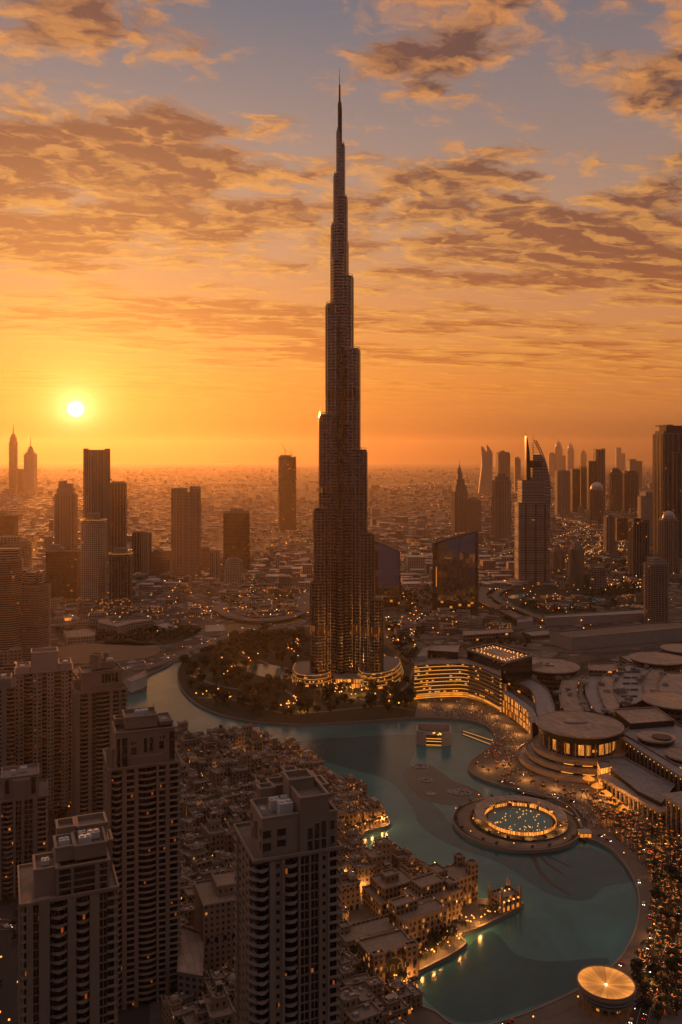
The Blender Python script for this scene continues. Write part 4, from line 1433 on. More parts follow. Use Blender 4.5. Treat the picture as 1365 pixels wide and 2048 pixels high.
# ---- left of the tall tower
tower('hazy needle topped tower at the sunlit horizon, the taller shoulder of a far pair', 18, 36, 884, 982, 'tan', OCT, crown=[('step', 0.8, 10), ('step', 0.5, 6), ('spire', 1.6, 22)], cap=False)
tower('hazy tower with an open arched lantern and mast, at the sunlit horizon', 48, 75, 908, 988, 'grid', rect(1, 1), crown=[('step', 0.72, 4), ('dome', 0.62, 12, 'conc2'), ('spire', 1.2, 22)])
tower('low hazy block between the needle tower and the lantern tower', 36, 48, 938, 984, 'tan')
tower('twin ridged brown tower with notched crown, facing the low sun', 109, 156, 988, 1098, 'vert', OCT, R(8), [('box', 0.15, 0.85, 0.1, 0.9, 12), ('box', 0.2, 0.5, 0.2, 0.8, 26), ('box', 0.55, 0.8, 0.2, 0.8, 21)], fins=14)
tower('broad dark slab tower with a flat framed top, tallest under the sun', 167, 221, 900, 1122, 'vert', rect(1, 0.5), R(4), [('box', 0.0, 0.12, 0.1, 0.9, 3), ('box', 0.86, 1.0, 0.1, 0.9, 3)], fins=16)
tower('slim dark tower standing close behind the framed slab tower', 220, 254, 966, 1110, 'dark', rect(1, 0.7), R(4), [('box', 0.1, 0.9, 0.1, 0.9, 3)], fins=8)
tower('dark glass office block with stepped roof behind the pale gridded tower', 92, 164, 1100, 1198, 'dark', rect(1, 0.7), R(6), [('box', 0.05, 0.5, 0.1, 0.9, 6), ('box', 0.0, 0.35, 0.2, 0.8, 11)])
tower('pale gridded tower with small stepped crown above the avenue', 162, 214, 1044, 1208, 'grid', OCT, R(8), [('step', 0.8, 6), ('box', 0.25, 0.75, 0.2, 0.8, 12), ('glowtop',)], podium=(1.3, 10), bands=0)
tower('short dark tower with a light band round its flat roof', 218, 265, 1110, 1211, 'dark', OCT, R(8), [('step', 0.86, 5), ('box', 0.2, 0.8, 0.2, 0.8, 9), ('glowtop',)], fins=12)
tower('thinner of two joined slim towers with a dark side', 265, 285, 1064, 1150, 'dark', rect(1, 1), R(5), fins=6)
tower('paler of two joined slim towers, its roof cut at a slant', 283, 304, 1065, 1152, 'vert', rect(1, 1), R(5), [('slant', -4)], fins=5)
tower('wide brown tower with a broken slanting roofline in two halves', 343, 402, 985, 1158, 'tan', rrect(1, 0.7, 0.12, 3), R(10), [('box', 0.0, 0.55, 0.0, 1.0, 9, 'tan'), ('box', 0.62, 1.0, 0.0, 1.0, 12, 'tan'), ('box', 0.3, 0.5, 0.3, 0.7, 2)], fins=14, podium=(1.25, 12))
tower('dark grey office block with a flat roof box, beside the loop road', 447, 500, 1024, 1138, 'dark', rect(1, 0.7), R(6), [('box', 0.25, 0.75, 0.2, 0.8, 7)])
tower('tower under construction with cranes on its raw top', 557, 593, 914, 1062, 'site', OCT, R(5), [('fringe',), ('crane', -0.12, 14, 9), ('crane', 0.25, 6, 5), ('box', 0.1, 0.7, 0.1, 0.9, 4)])
tower('small pale office block before the dark grey office block', 449, 486, 1120, 1172, 'grid', rect(1, 0.8), R(14), [('box', 0.2, 0.8, 0.2, 0.8, 4)])
tower('slim pale block beside the wide brown tower', 420, 441, 1104, 1160, 'vert', rect(1, 0.8), R(8), [('box', 0.1, 0.5, 0.1, 0.9, 4)], fins=6)
tower('small white topped block behind the slim pale block', 404, 420, 1094, 1140, 'tan', rect(1, 0.8), R(8))
tower('low brown block between the joined slim towers and the wide brown tower', 303, 343, 1103, 1150, 'tan', rect(1, 0.6), R(4), [('box', 0.1, 0.4, 0.1, 0.9, 4)])
tower('brown stacked block on the picture edge above the curved roof', -6, 37, 1030, 1112, 'dark', rect(1, 0.7), R(4), [('box', 0.1, 0.5, 0.1, 0.9, 6)])
tower('curved fronted block with a bright sunlit roof on the picture edge', -20, 64, 1086, 1186, 'band', RR, R(10), [('box', 0.2, 0.75, 0.2, 0.7, 14, 'band2'), ('box', 0.45, 0.98, 0.1, 0.5, 6)], fins=0)
tower('banded round tower with curved fin walls on its roof', 33, 101, 1168, 1322, 'dark', rrect(1, 0.9, 0.36, 5), R(6), [('step', 0.8, 6, 'dark'), ('box', 0.1, 0.34, 0.2, 0.9, 24, 'band'), ('box', 0.4, 0.64, 0.1, 0.8, 20, 'band'), ('box', 0.74, 0.84, 0.1, 0.8, 18, 'band')], bands=44)
tower('banded curved tower cut by the picture edge, its roof slab lit', -44, 46, 1118, 1330, 'dark', rrect(1, 0.7, 0.3, 5), R(12), [('step', 0.9, 8, 'band'), ('box', 0.45, 0.95, 0.1, 0.9, 14, 'band')], bands=46)
tower('low round ended block with two dark roof hollows', -6, 47, 1336, 1500, 'band', rrect(1, 0.8, 0.36, 5), R(16), [('step', 0.95, 12, 'band'), ('box', 0.12, 0.42, 0.3, 0.7, 22, 'low'), ('box', 0.5, 0.95, 0.25, 0.75, 26, 'low')], bands=14, depth=900)
# ---- right of the tall tower
tower('slender clock style tower with stepped pinnacle spire', 903, 936, 982, 1068, 'vert', rect(1, 1), R(8), [('step', 0.86, 12, 'vert'), ('step', 0.62, 12, 'vert'), ('step', 0.38, 12, 'tan'), ('cone', 0.4, 16), ('spire', 1.4, 30)], fins=10)
tower('plain hazy block leaning against the pinnacle tower', 935, 963, 1000, 1070, 'tan', rect(1, 0.7), R(6), [('box', 0.1, 0.7, 0.1, 0.9, 4)])
tower('tall flat topped tower behind the notched crown tower', 992, 1021, 908, 1012, 'tan', rect(1, 0.8), R(4), [('box', 0.05, 0.95, 0.1, 0.9, 4), ('box', 0.3, 0.6, 0.2, 0.8, 7)], fins=6)
tower('tower with notched pyramid crown left of the sail tower', 983, 1022, 960, 1078, 'vert', OCT, R(8), [('step', 0.8, 7), ('step', 0.45, 6), ('spire', 1.0, 7)], fins=12)
tower('slim pale tower showing between the sail tower and the flat topped tower', 1028, 1042, 918, 985, 'tan', rect(1, 0.8), R(4), [('dome', 0.9, 5, 'conc2')])
tower('taller ghostly domed tower of the far twins', 1109, 1126, 896, 952, 'grid', OCT, 0, [('step', 0.8, 4), ('dome', 0.76, 9), ('spire', 0.8, 7)])
tower('shorter ghostly domed tower of the far twins', 1134, 1149, 900, 950, 'grid', OCT, 0, [('step', 0.8, 4), ('dome', 0.76, 9), ('spire', 0.8, 6)])
tower('faint round topped tower far behind, next to the domed twins', 1160, 1174, 908, 946, 'tan', OCT, 0, [('step', 0.7, 6), ('spire', 0.8, 10)])
tower('faint flat block under the taller domed twin', 1096, 1111, 908, 952, 'tan', rect(1, 0.8), 0, [('step', 0.8, 3)])
tower('faint flat wing joined to the taller domed twin', 1124, 1132, 911, 952, 'tan', rect(1, 0.8))
tower('faint pale slab far off behind the black topped tower', 1231, 1243, 895, 950, 'grid', rect(1, 0.7))
tower('faint pale wing of the far slab', 1242, 1251, 907, 950, 'grid', rect(1, 0.7))
tower('grey tower with two pale verticals before the domed twins', 1110, 1141, 944, 1032, 'vert', rrect(1, 0.8, 0.1, 2), R(4), [('box', 0.05, 0.95, 0.05, 0.95, 3)], fins=4)
tower('plain dark block beside the tower with two pale verticals', 1141, 1161, 938, 1024, 'dark', rect(1, 0.8), R(4))
tower('second plain dark block, pale line at its roof', 1158, 1176, 936, 1022, 'tan', rect(1, 0.8), R(4), [('box', 0.0, 1.0, 0.0, 1.0, 3)])
tower('dark stepped block before the black topped tower', 1173, 1194, 922, 1024, 'dark', rect(1, 0.8), R(4))
tower('tall black topped tower with a slanted parapet', 1187, 1211, 900, 1024, 'dark', rect(1, 0.8), R(4), [('box', 0.0, 0.2, 0.0, 1.0, 2), ('box', 0.6, 1.0, 0.0, 1.0, 3)], fins=5)
tower('white domed tower with dark glass sides', 1179, 1209, 980, 1048, 'blue', CIRC, 0, [('step', 0.94, 3, 'grid'), ('dome', 0.86, 13)], fins=10)
tower('dark round shouldered tower with a black ribbed dome', 1218, 1246, 946, 1024, 'blue', OCT, R(6), [('step', 0.86, 3, 'dark'), ('dome', 0.72, 8, 'dark')], fins=8)
tower('dark bulky tower joined to the ribbed dome tower', 1243, 1278, 946, 1022, 'dark', RR, R(4), [('step', 0.85, 4)], fins=6)
tower('flat hazy block behind the bulky dark tower', 1254, 1285, 922, 978, 'tan', rect(1, 0.7), 0, [('box', 0.05, 0.55, 0.1, 0.9, 4)])
tower('very tall dark stepped tower cut by the picture edge', 1306, 1392, 868, 1120, 'blue', rrect(1, 0.9, 0.15, 2), R(6), [('step', 0.9, 6, 'blue'), ('step', 0.7, 10, 'blue'), ('box', 0.1, 0.3, 0.1, 0.9, 2)], fins=10)
tower('dark shoulder tower standing before the very tall stepped tower', 1330, 1400, 905, 1122, 'blue', rect(1, 0.7), R(6), fins=8)
tower('pale gridded tower with a curved side behind the tall twin slab', 1276, 1316, 992, 1092, 'grid', rrect(1, 0.7, 0.2, 4), R(8), [('box', 0.2, 1.0, 0.0, 1.0, 8, 'grid')])
tower('slim dark tower with pale edges above the bright car park', 1208, 1231, 1034, 1112, 'vert', rect(1, 0.8), R(4), [('box', 0.2, 0.8, 0.1, 0.9, 4)], fins=4)
tower('broad dark office box beside the slim pale edged tower', 1229, 1260, 1036, 1084, 'dark', rect(1, 0.6), R(2))
tower('dark tower made of two ribbed slabs', 1256, 1299, 1042, 1154, 'blue', rrect(1, 0.8, 0.06, 1), R(10), [('box', 0.0, 0.42, 0.0, 1.0, 6, 'dark'), ('box', 0.55, 1.0, 0.0, 1.0, 3, 'dark')], fins=10)
tower('grey tower with a pale barrel dome and corner ribs', 1317, 1359, 1040, 1148, 'vert', OCT, R(10), [('step', 0.9, 4, 'grid'), ('dome', 0.7, 15), ('spire', 0.8, 8)], fins=10)
tower('round apartment tower ringed by balconies behind the long car park', 1289, 1337, 1128, 1252, 'dark', rrect(1, 0.9, 0.3, 4), R(20), [('box', 0.15, 0.55, 0.2, 0.8, 14, 'grid'), ('box', 0.5, 0.85, 0.2, 0.8, 9, 'grid'), ('box', 0.05, 0.95, 0.1, 0.9, 3, 'grid')], bands=32, fins=8)
tower('low pale block with four small roof pavilions', 1101, 1131, 1102, 1146, 'vert', RR, R(12), [('box', 0.05, 0.35, 0.1, 0.4, 5), ('box', 0.6, 0.95, 0.1, 0.4, 5), ('box', 0.3, 0.7, 0.5, 0.9, 7)], fins=8, podium=(1.2, 10))
tower('slim grey tower with a stepped white crown near the sail tower', 1138, 1169, 1098, 1178, 'vert', OCT, R(14), [('step', 0.8, 5, 'grid'), ('box', 0.2, 0.8, 0.2, 0.8, 10, 'grid')], fins=10)
tower('low curved apartment block with a rounded roof', 1178, 1214, 1138, 1182, 'band2', rrect(1, 0.7, 0.3, 4), R(20), [('step', 0.8, 4, 'low')], fins=0)
tower('plain pale low block left of the curved apartment block', 1167, 1186, 1148, 1178, 'low', rect(1, 0.9), R(10))


# ---- the sail topped hotel
def sail_hotel():
    D = dep(1172)
    foot = rrect(1.0, 0.62, 0.1, 2)
    s, X, Y = fit(foot, 1030, 1101, D, R(4))
    fp = ccw([(a * s, b * s) for a, b in foot])
    pxm = Y / F
    zz = lambda py: zat(py, Y) - GZ
    t = thing('hotel_tower', 'tall banded hotel whose crown curves up like two sails to thin masts', 'hotel', (X, Y, GZ), R(4))
    lx = -s / 2
    X_ = lambda px: (px - 1065.5) * pxm
    mb = MB(); mb.tray(fp, 0, zz(1004), 0.8, 2)
    mb.build('shaft', FC['sail'], t)
    mb = MB()
    for k in range(1, 44):
        z = zz(1004) * k / 44
        mb.ring(grow(fp, 1.0), z, z + 0.8, 0.9)
    mb.build('balcony_band', M['sailband'], t)
    for px in (1046, 1066, 1085):
        mb = MB(); mb.box(X_(px) - 1.6, X_(px) + 1.6, -s * 0.31 - 1.6, -s * 0.31 + 1, 0, zz(1006)); mb.build('dark_pier', M['dark'], t)  # dark strips proud of the front, in place of shaded vertical recesses
    mb = MB(); mb.tray(rect(X_(1086) - X_(1040), s * 0.5, X_(1063), 0), 0, zz(960), 0.8, 2); mb.build('upper_shaft', FC['sail'], t)
    mb = MB()
    for k in range(8):
        z = zz(1004) + (zz(960) - zz(1004)) * k / 8
        mb.ring(rect(X_(1086) - X_(1040) + 2, s * 0.5 + 2, X_(1063), 0), z + 1, z + 1.9, 0.9)
    mb.build('balcony_band', M['sailband'], t)
    rows = [(1006, 1099), (985, 1099), (965, 1098), (948, 1095.5), (932, 1091), (920, 1086), (910, 1081)]
    polys = [rect(X_(b) - X_(1063), s * 0.46, (X_(1063) + X_(b)) / 2, 2) for _, b in rows]
    mb = MB(); mb.loft(polys, [zz(a) for a, _ in rows]); mb.build('curved_shaft', FC['sail'], t)
    mb = MB()
    for k in range(17):
        f = k / 16 * (len(rows) - 1); i = min(int(f), len(rows) - 2); f -= i
        py = rows[i][0] + (rows[i + 1][0] - rows[i][0]) * f; px = rows[i][1] + (rows[i + 1][1] - rows[i][1]) * f
        mb.ring(rect(X_(px) - X_(1063) + 2, s * 0.46 + 2, (X_(1063) + X_(px)) / 2, 2), zz(py), zz(py) + 1.2, 1.0)
    mb.build('balcony_band', M['sailband'], t)
    # tall blade sail with a mast
    def blade(name, px, th, y0, mat):
        pts = [(X_(a), zz(b)) for a, b in px]
        tri = tessellate_polygon([[Vector((a, b, 0)) for a, b in pts]])
        mb = MB()
        for q in tri:
            P = [pts[i] for i in q]
            if area(P) < 0: P.reverse()
            mb.face([(a, y0, b) for a, b in P]); mb.face([(a, y0 + th, b) for a, b in reversed(P)])
        pp = ccw(pts)
        for i in range(len(pp)):
            a, b = pp[i], pp[(i + 1) % len(pp)]
            mb.face([(b[0], y0, b[1]), (a[0], y0, a[1]), (a[0], y0 + th, a[1]), (b[0], y0 + th, b[1])])
        mb.build(name, mat, t)
    blade('sail_blade', [(1051, 1000), (1051, 872), (1054, 880), (1058, 905), (1060, 940), (1061, 1000)], 14, -9, FC['dark'])
    mb = MB()
    arc = smooth([(1070, 880), (1078, 895), (1087, 915), (1094, 940), (1097, 970), (1098, 1004)], 4, False)
    for yy in (-10, 6):
        for a, b in zip(arc, arc[1:]):
            mb.tube((X_(a[0]), yy, zz(a[1])), (X_(b[0]), yy, zz(b[1])), 1.3, n=5)
    for a in arc[2:]:
        mb.tube((X_(a[0]), -10, zz(a[1])), (X_(a[0]), 6, zz(a[1])), 0.8, n=4)
        mb.tube((X_(a[0]), -10, zz(a[1])), (X_(1060), -8, zz(a[1])), 0.7, n=4)
    mb.build('sail_frame', M['conc2'], t)
    blade('sail_panel', [(1060, 1002), (1062, 955), (1072, 930), (1086, 925), (1092, 945), (1095, 975), (1096, 1002)], 8, -6, FC['band2'])
    mb = MB(); mb.lathe([(X_(1080) - X_(1064), zz(935)), (X_(1080) - X_(1064), zz(922)), (0.1, zz(920))], 20, X_(1071), -2); mb.build('sky_lounge', M['dark'], t)
    for px, y0, y1 in ((1052, 905, 862), (1067, 930, 870)):
        mb = MB(); mb.tube((X_(px), 0, zz(y0)), (X_(px), 0, zz(y1)), 1.1, 0.25); mb.build('mast', M['conc2'], t)
    mb = MB(); mb.tray(rect(s * 1.35, s * 1.0), 0, 12, 0.8, 1.5); mb.build('podium', FC['lowlit'], t)


sail_hotel()


# ---- the twisting two horned tower far off
def twist_tower():
    D = dep(988)
    pxm = D / F
    t = thing('tower', 'far twisting tower ending in two curved horns', 'tower', ((972 - CX) * pxm, D, GZ), 0)
    zz = lambda py: zat(py, D) - GZ
    for sgn, rows in ((-1, [(988, -15, 0), (960, -12, 1), (930, -8, 3), (905, -9, 2), (893, -10, -6)]), (1, [(988, 1, 14), (960, 0, 12), (930, 0, 13), (905, 2, 13), (890, 1, 3)])):
        mb = MB()
        polys, zs = [], []
        for i, (py, a, b) in enumerate(rows):
            ox = sgn * 0.1
            polys.append([rot2((x) * pxm, y * pxm, R(sgn * 0)) for x, y in ((a + ox, -7 + i), (b + ox, -7 + i * 1.2), (b + ox, 6 - i), (a + ox, 6 - i))]); zs.append(zz(py))
        mb.loft(polys, zs)
        mb.build('horn_shaft', FC['grid'], t)


twist_tower()


# ---- the two mirror glass slabs beside the tall tower
M['mirror'] = plain('mirror glass curtain wall', (0.32, 0.40, 0.49), 0.04, 0.95, var=0.08, scale=0.02)
M['mirror_base'] = facade('slab lower glazing', (0.05, 0.045, 0.04), (0.03, 0.027, 0.025), 6.0, 5.0, 0.05, 0.1, 0.0, lit=0.06, lite=0.5, gr=0.1)


def glass_slab(label, x0, x1, yl, yr, yb, rz, asp, curve=0.0, inset=0.12):
    D = dep(yb)
    foot = rect(1, asp)
    s, X, Y = fit(foot, x0, x1, D, rz)
    t = thing('office_slab', label, 'office building', (X, Y, GZ), rz)
    w, d = s, s * asp
    za, zb = zat(yl, Y) - GZ, zat(yr, Y) - GZ
    ft = lambda x, y: za + (zb - za) * (x + w / 2) / w - curve * ((x / w) ** 2) * 4
    n = 10
    fp = [(-w / 2 + w * i / n, -d / 2) for i in range(n + 1)] + [(w / 2 - w * i / n, d / 2) for i in range(n + 1)]
    top = max(za, zb)
    lean = 0.072
    yf = lambda z: -d / 2 - (top - z) * lean            # the glass front leans back, so it mirrors the sky
    mb = MB()
    xs = [-w / 2 + w * i / n for i in range(n + 1)]
    for xa, xb in zip(xs, xs[1:]):
        ta, tb = ft(xa, 0) - 1.0, ft(xb, 0) - 1.0
        mb.face([(xa, yf(0), 0), (xb, yf(0), 0), (xb, yf(tb), tb), (xa, yf(ta), ta)])
        mb.face([(xb, d / 2, 0), (xa, d / 2, 0), (xa, d / 2, ta), (xb, d / 2, tb)])
        mb.face([(xa, yf(ta), ta), (xb, yf(tb), tb), (xb, d / 2, tb), (xa, d / 2, ta)])
    for x, sg in ((-w / 2, -1), (w / 2, 1)):
        tt = ft(x, 0) - 1.0
        q = [(x, yf(0), 0), (x, d / 2, 0), (x, d / 2, tt), (x, yf(tt), tt)]
        mb.face(q if sg > 0 else q[::-1], [(p[1], p[2]) for p in (q if sg > 0 else q[::-1])])
    mb.build('shaft', FC['dark'], t)
    # the mirror face, a hand's breadth proud of the dark frame
    a, b = -w / 2 + w * inset, w / 2 - w * 0.06
    m = MB()
    cols, rows = 12, 14
    for i in range(cols):
        xa, xb = a + (b - a) * i / cols, a + (b - a) * (i + 1) / cols - 0.3
        for j in range(rows):
            za_, zb_ = 20 + (ft(xa, 0) - 24) * j / rows, 20 + (ft(xa, 0) - 24) * (j + 1) / rows - 0.3
            zc_, zd_ = 20 + (ft(xb, 0) - 24) * j / rows, 20 + (ft(xb, 0) - 24) * (j + 1) / rows - 0.3
            jit = uni(-0.06, 0.06)
            m.face([(xa, yf(za_) - 0.35, za_), (xb, yf(zc_) - 0.35 - jit, zc_), (xb, yf(zd_) - 0.35 - jit, zd_), (xa, yf(zb_) - 0.35, zb_)])
    m.build('mirror_wall', M['mirror'], t)
    m = MB()
    m.face([(a, yf(0) - 0.3, 0), (b, yf(0) - 0.3, 0), (b, yf(19.5) - 0.3, 19.5), (a, yf(19.5) - 0.3, 19.5)], [(0, 0), (b - a, 0), (b - a, 19.5), (0, 19.5)])
    m.build('lower_glazing', M['mirror_base'], t)
    m = MB()
    for i in range(n):
        xa, xb = -w / 2 + w * i / n, -w / 2 + w * (i + 1) / n
        for y0, y1 in ((-d / 2 - 0.8, -d / 2 + 0.4), (d / 2 - 0.4, d / 2 + 0.6)):
            m.face([(xa, y0, ft(xa, 0) - 2.2), (xb, y0, ft(xb, 0) - 2.2), (xb, y0, ft(xb, 0) + 0.6), (xa, y0, ft(xa, 0) + 0.6)])
            m.face([(xa, y0, ft(xa, 0) + 0.6), (xb, y0, ft(xb, 0) + 0.6), (xb, y1, ft(xb, 0) + 0.6), (xa, y1, ft(xa, 0) + 0.6)])
    m.build('roof_edge', M['conc2'], t)


glass_slab('mirror glass slab with a slanted roof, standing free right of the tallest tower', 866, 958, 1086, 1058, 1222, R(-12), 0.3)
glass_slab('mirror glass slab with a curved shoulder, half hidden behind the tallest tower', 742, 800, 1078, 1102, 1214, R(14), 0.5, 0.0)


# ------------------------------------------------------------------ the mall, the wave shaped hotel and the lakeside pavilions
Z5 = lambda pts: zoom(pts, 800, 1180, 2.416)
Z7 = lambda pts: zoom(pts, 1040, 1380, 4.2)
M['lowwall'] = facade('mall walls', (0.24, 0.19, 0.155), (0.05, 0.04, 0.032), 6.0, 6.0, 0.1, 0.35, 0.2, lit=0.05, lite=0.8, roof=(0.25, 0.185, 0.14))
M['skylight'] = facade('skylight roof', (0.2, 0.17, 0.15), (0.06, 0.055, 0.055), 4.0, 4.0, 0.2, 0.2, 0.2, lit=0.0)


def block(label, px, z0, z1, roof='roof_tan', wall='lowwall', name='mall_roof', cat='building', sm=0, deep=1.2, group=None, edge=True):
    """a building whose roof outline was read off the photograph at height z1"""
    poly = GP(px, z1)
    if sm: poly = smooth(poly, sm)
    poly = ccw(poly)
    cx = sum(p[0] for p in poly) / len(poly); cyy = sum(p[1] for p in poly) / len(poly)
    loc = (cx, cyy, GZ)
    q = [(a - cx, b - cyy) for a, b in poly]
    t = thing(name, label, cat, loc, 0, group)
    mb = MB(); mb.wall(q, z0, z1 - GZ); mb.build('wall', M[wall] if wall in M else FC[wall], t)
    mb = MB(); mb.cap(grow(q, -0.4), z1 - GZ - deep, True); mb.wall(grow(q, -0.4), z1 - GZ - deep, z1 - GZ, inward=True)
    mb.build('roof', M[roof], t)
    if edge:
        mb = MB(); mb.ring(grow(q, 0.5), z1 - GZ - 0.1, z1 - GZ + 0.55, 0.95)
        mb.build('roof_edge', M['conc'], t)
    return t, q


def disc(label, px, py, rx, z1, h=6.0, roof='roof_tan', name='round_roof', cat='roof pavilion', under=None):
    y = (CAMZ - z1) * F / (py - HY)
    x = (px - CX) / F * y
    r = rx * y / F
    t = thing(name, label, cat, (x, y, GZ), 0)
    H = z1 - GZ
    mb = MB(); mb.lathe([(r * 0.93, H - h), (r * 0.985, H - 1.6)], 48); mb.build('fascia', M['dark'], t)
    mb = MB(); mb.lathe([(r * 0.985, H - 1.6), (r * 1.01, H - 1.2), (r * 1.01, H), (r * 0.975, H + 0.3), (r * 0.96, H - 0.2), (0.0, H + 0.35)], 64); mb.build('roof', M[roof], t)
    mb = MB(); mb.lathe([(r * 0.8, 0), (r * 0.8, H - h), (r * 0.93, H - h)], 40); mb.build('wall', M['lowwall'], t)
    return t, r, H


block('dark grey curved roof running from the hotel to the big round roof', Z5([(512, 402), (560, 396), (640, 430), (705, 470), (735, 530), (748, 590), (690, 610), (664, 600), (652, 520), (630, 480), (580, 452), (515, 432)]), 0, 28, 'roof_grey', sm=2)
block('tan curved roof strip first from the dark grey curved roof', Z5([(800, 420), (880, 412), (858, 450), (858, 510), (892, 585), (800, 588), (772, 520), (778, 460)]), 0, 26, 'roof_tan', sm=2)
block('narrow dark roof strip sunk between two tan curved roofs', Z5([(890, 412), (914, 402), (884, 450), (882, 500), (940, 585), (900, 586), (866, 510), (864, 452)]), 0, 20, 'roof_grey', sm=0)
block('slate grey curved roof strip beside the tan curved strips', Z5([(918, 404), (984, 404), (956, 450), (960, 500), (1004, 590), (948, 588), (900, 505), (900, 450)]), 0, 25, 'roof_grey', sm=2)
block('tan curved roof strip next to the patterned skylight', Z5([(990, 408), (1044, 400), (1030, 450), (1036, 500), (1062, 560), (1012, 596), (966, 500), (962, 450)]), 0, 27, 'roof_tan', sm=2)
t, q = block('wide skylight roof with rows of glass ribs', Z5([(1100, 356), (1210, 376), (1176, 430), (1172, 480), (1190, 524), (1080, 562), (1044, 500), (1034, 450), (1056, 396)]), 0, 25, 'roof_grey', sm=2)
for k in range(9):
    f = (k + 0.5) / 9
    x0, x1 = min(p[0] for p in q), max(p[0] for p in q); y0, y1 = min(p[1] for p in q), max(p[1] for p in q)
    for j in range(7):
        cx, cyy = x0 + (x1 - x0) * f, y0 + (y1 - y0) * (j + 0.5) / 7
        if inside(grow(q, -7), cx, cyy):
            mb = MB(); mb.box(cx - 4.4, cx + 4.4, cyy - 1.6, cyy + 1.6, 21, 23.6); mb.build('skylight_rib', M['skylight'], t)
block('tan fan shaped roof right of the glass ribbed skylight', Z5([(1216, 378), (1274, 388), (1246, 440), (1244, 500), (1196, 522), (1178, 480), (1180, 430)]), 0, 26, 'roof_tan', sm=2)
block('large tan roof with a curved end on the picture edge', Z5([(1280, 398), (1420, 400), (1420, 540), (1254, 508), (1248, 445)]), 0, 27, 'roof_tan', sm=0)
block('pale flat roof slab over the curved strips', Z5([(914, 356), (1040, 352), (1052, 382), (1034, 392), (914, 388)]), 0, 31, 'roof_tan')
block('long low roof behind the round roofs by the road', Z5([(1060, 316), (1200, 300), (1400, 310), (1400, 344), (1200, 370), (1110, 345)]), 0, 18, 'roof_grey')
t, q = block('flat square roof box behind the biggest round roof', Z5([(1030, 576), (1236, 566), (1326, 630), (1116, 646)]), 0, 36, 'roof_tan', wall='dark')
t, q = block('broad dark roof sloping along the lit colonnade', Z5([(1074, 690), (1120, 655), (1330, 640), (1440, 700), (1440, 900), (1330, 840)]), 0, 31, 'roof_grey')
t, r, H = disc('round tan roof with a small blue skylight, beside the hotel', 1100, 1331, 58, 34, 6)
mb = MB(); mb.lathe([(6, H + 0.2), (6, H + 1.6), (0, H + 2.2)], 20); mb.build('roof_light', M['glass'], t)
disc('round tan roof near the long road, behind the skylight', 1316, 1316, 54, 32, 5)
disc('flattened round roof touching the picture edge', 1350, 1400, 62, 31, 5)
t, r, H = disc('smaller round tan roof beside the colonnade', 1312, 1472, 37, 36, 4)
mb = MB(); mb.lathe([(r * 0.5, H + 0.2), (r * 0.5, H + 1.4), (0, H + 1.6)], 16, r * 0.2, -r * 0.3); mb.build('air_handler', M['dark'], t)
disc('half round roof at the back edge of the mall', 1364, 1296, 40, 28, 5)
disc('low round roof right of the smaller round roof', 1372, 1508, 40, 34, 4)
# rooftop plant on the mall
for k in range(46):
    a, b = uni(1060, 1360), uni(1330, 1450)
    z = 27.5
    p = G(a, b, z)
    mb = MB(); sx, sy, sz = uni(2, 5), uni(2, 5), uni(1, 2.6)
    mb.box(-sx, sx, -sy, sy, -1.5, sz); mb.box(-sx * 0.6, sx * 0.2, -sy * 0.6, sy * 0.5, sz, sz + 0.8)
    tag(mb.build('air_handler', M['conc2'] if k % 3 else M['pale'], None, (p.x, p.y, z - 0.5), uni(0, 3)), 'small box shaped air handling unit on the mall roofs', 'air unit', 'air units on the mall roofs')

# ---- the biggest round building by the lake
t, r, H = disc('biggest round building, tan disc roof above a lit ring of columns and terraces', 1159, 1447, 85, 40, 8.0, name='rotunda', cat='building')
mb = MB(); mb.lathe([(1.8, H + 0.3), (1.8, H + 1.5), (0, H + 1.8)], 16, -3, 3, sx=7.0, sy=3.0); mb.build('roof_plant', M['conc2'], t)
mb = MB(); mb.lathe([(r * 0.8, 17), (r * 0.8, H - 8.2)], 40); mb.build('lit_gallery', facade('gallery glazing', (0.12, 0.07, 0.04), (0.16, 0.08, 0.03), 7, 14, 0.1, 0.05, 0.05, lit=0.35, lite=0.7), t)
for k in range(26):
    a = R(180 + 360 * k / 26)
    x, y = r * 0.92 * math.cos(a), r * 0.92 * math.sin(a)
    mb = MB(); mb.tube((x, y, 16), (x, y, H - 7.5), 0.8, n=6); mb.build('column', M['goldcol'] if 'goldcol' in M else M['conc'], t)
for k, (rr, z0, z1) in enumerate(((1.08, 11.5, 16), (1.24, 5.5, 10), (1.42, 0, 4.5))):
    mb = MB(); mb.tray(ellipse(r * rr, r * rr, 56), z0, z1, 1.0, 1.2, 0, 1); mb.build('terrace', [M['conc'], M['roof_tan']], t)
    if k < 2:
        mb = MB(); mb.lathe([(r * rr * 0.97, z0 - 1.6), (r * rr * 0.97, z0)], 56); mb.build('terrace_glazing', M['mirror_base'], t)
        for a0 in (236, 258, 292):
            mb = MB(); pts = [(r * rr * 0.99 * math.cos(R(a0 + j * 2)), r * rr * 0.99 * math.sin(R(a0 + j * 2))) for j in range(7)]
            for a, b in zip(pts, pts[1:]):
                mb.tube((*a, z0 - 0.5), (*b, z0 - 0.5), 0.4, n=4)
            mb.build('light_line', M['strip'], t)


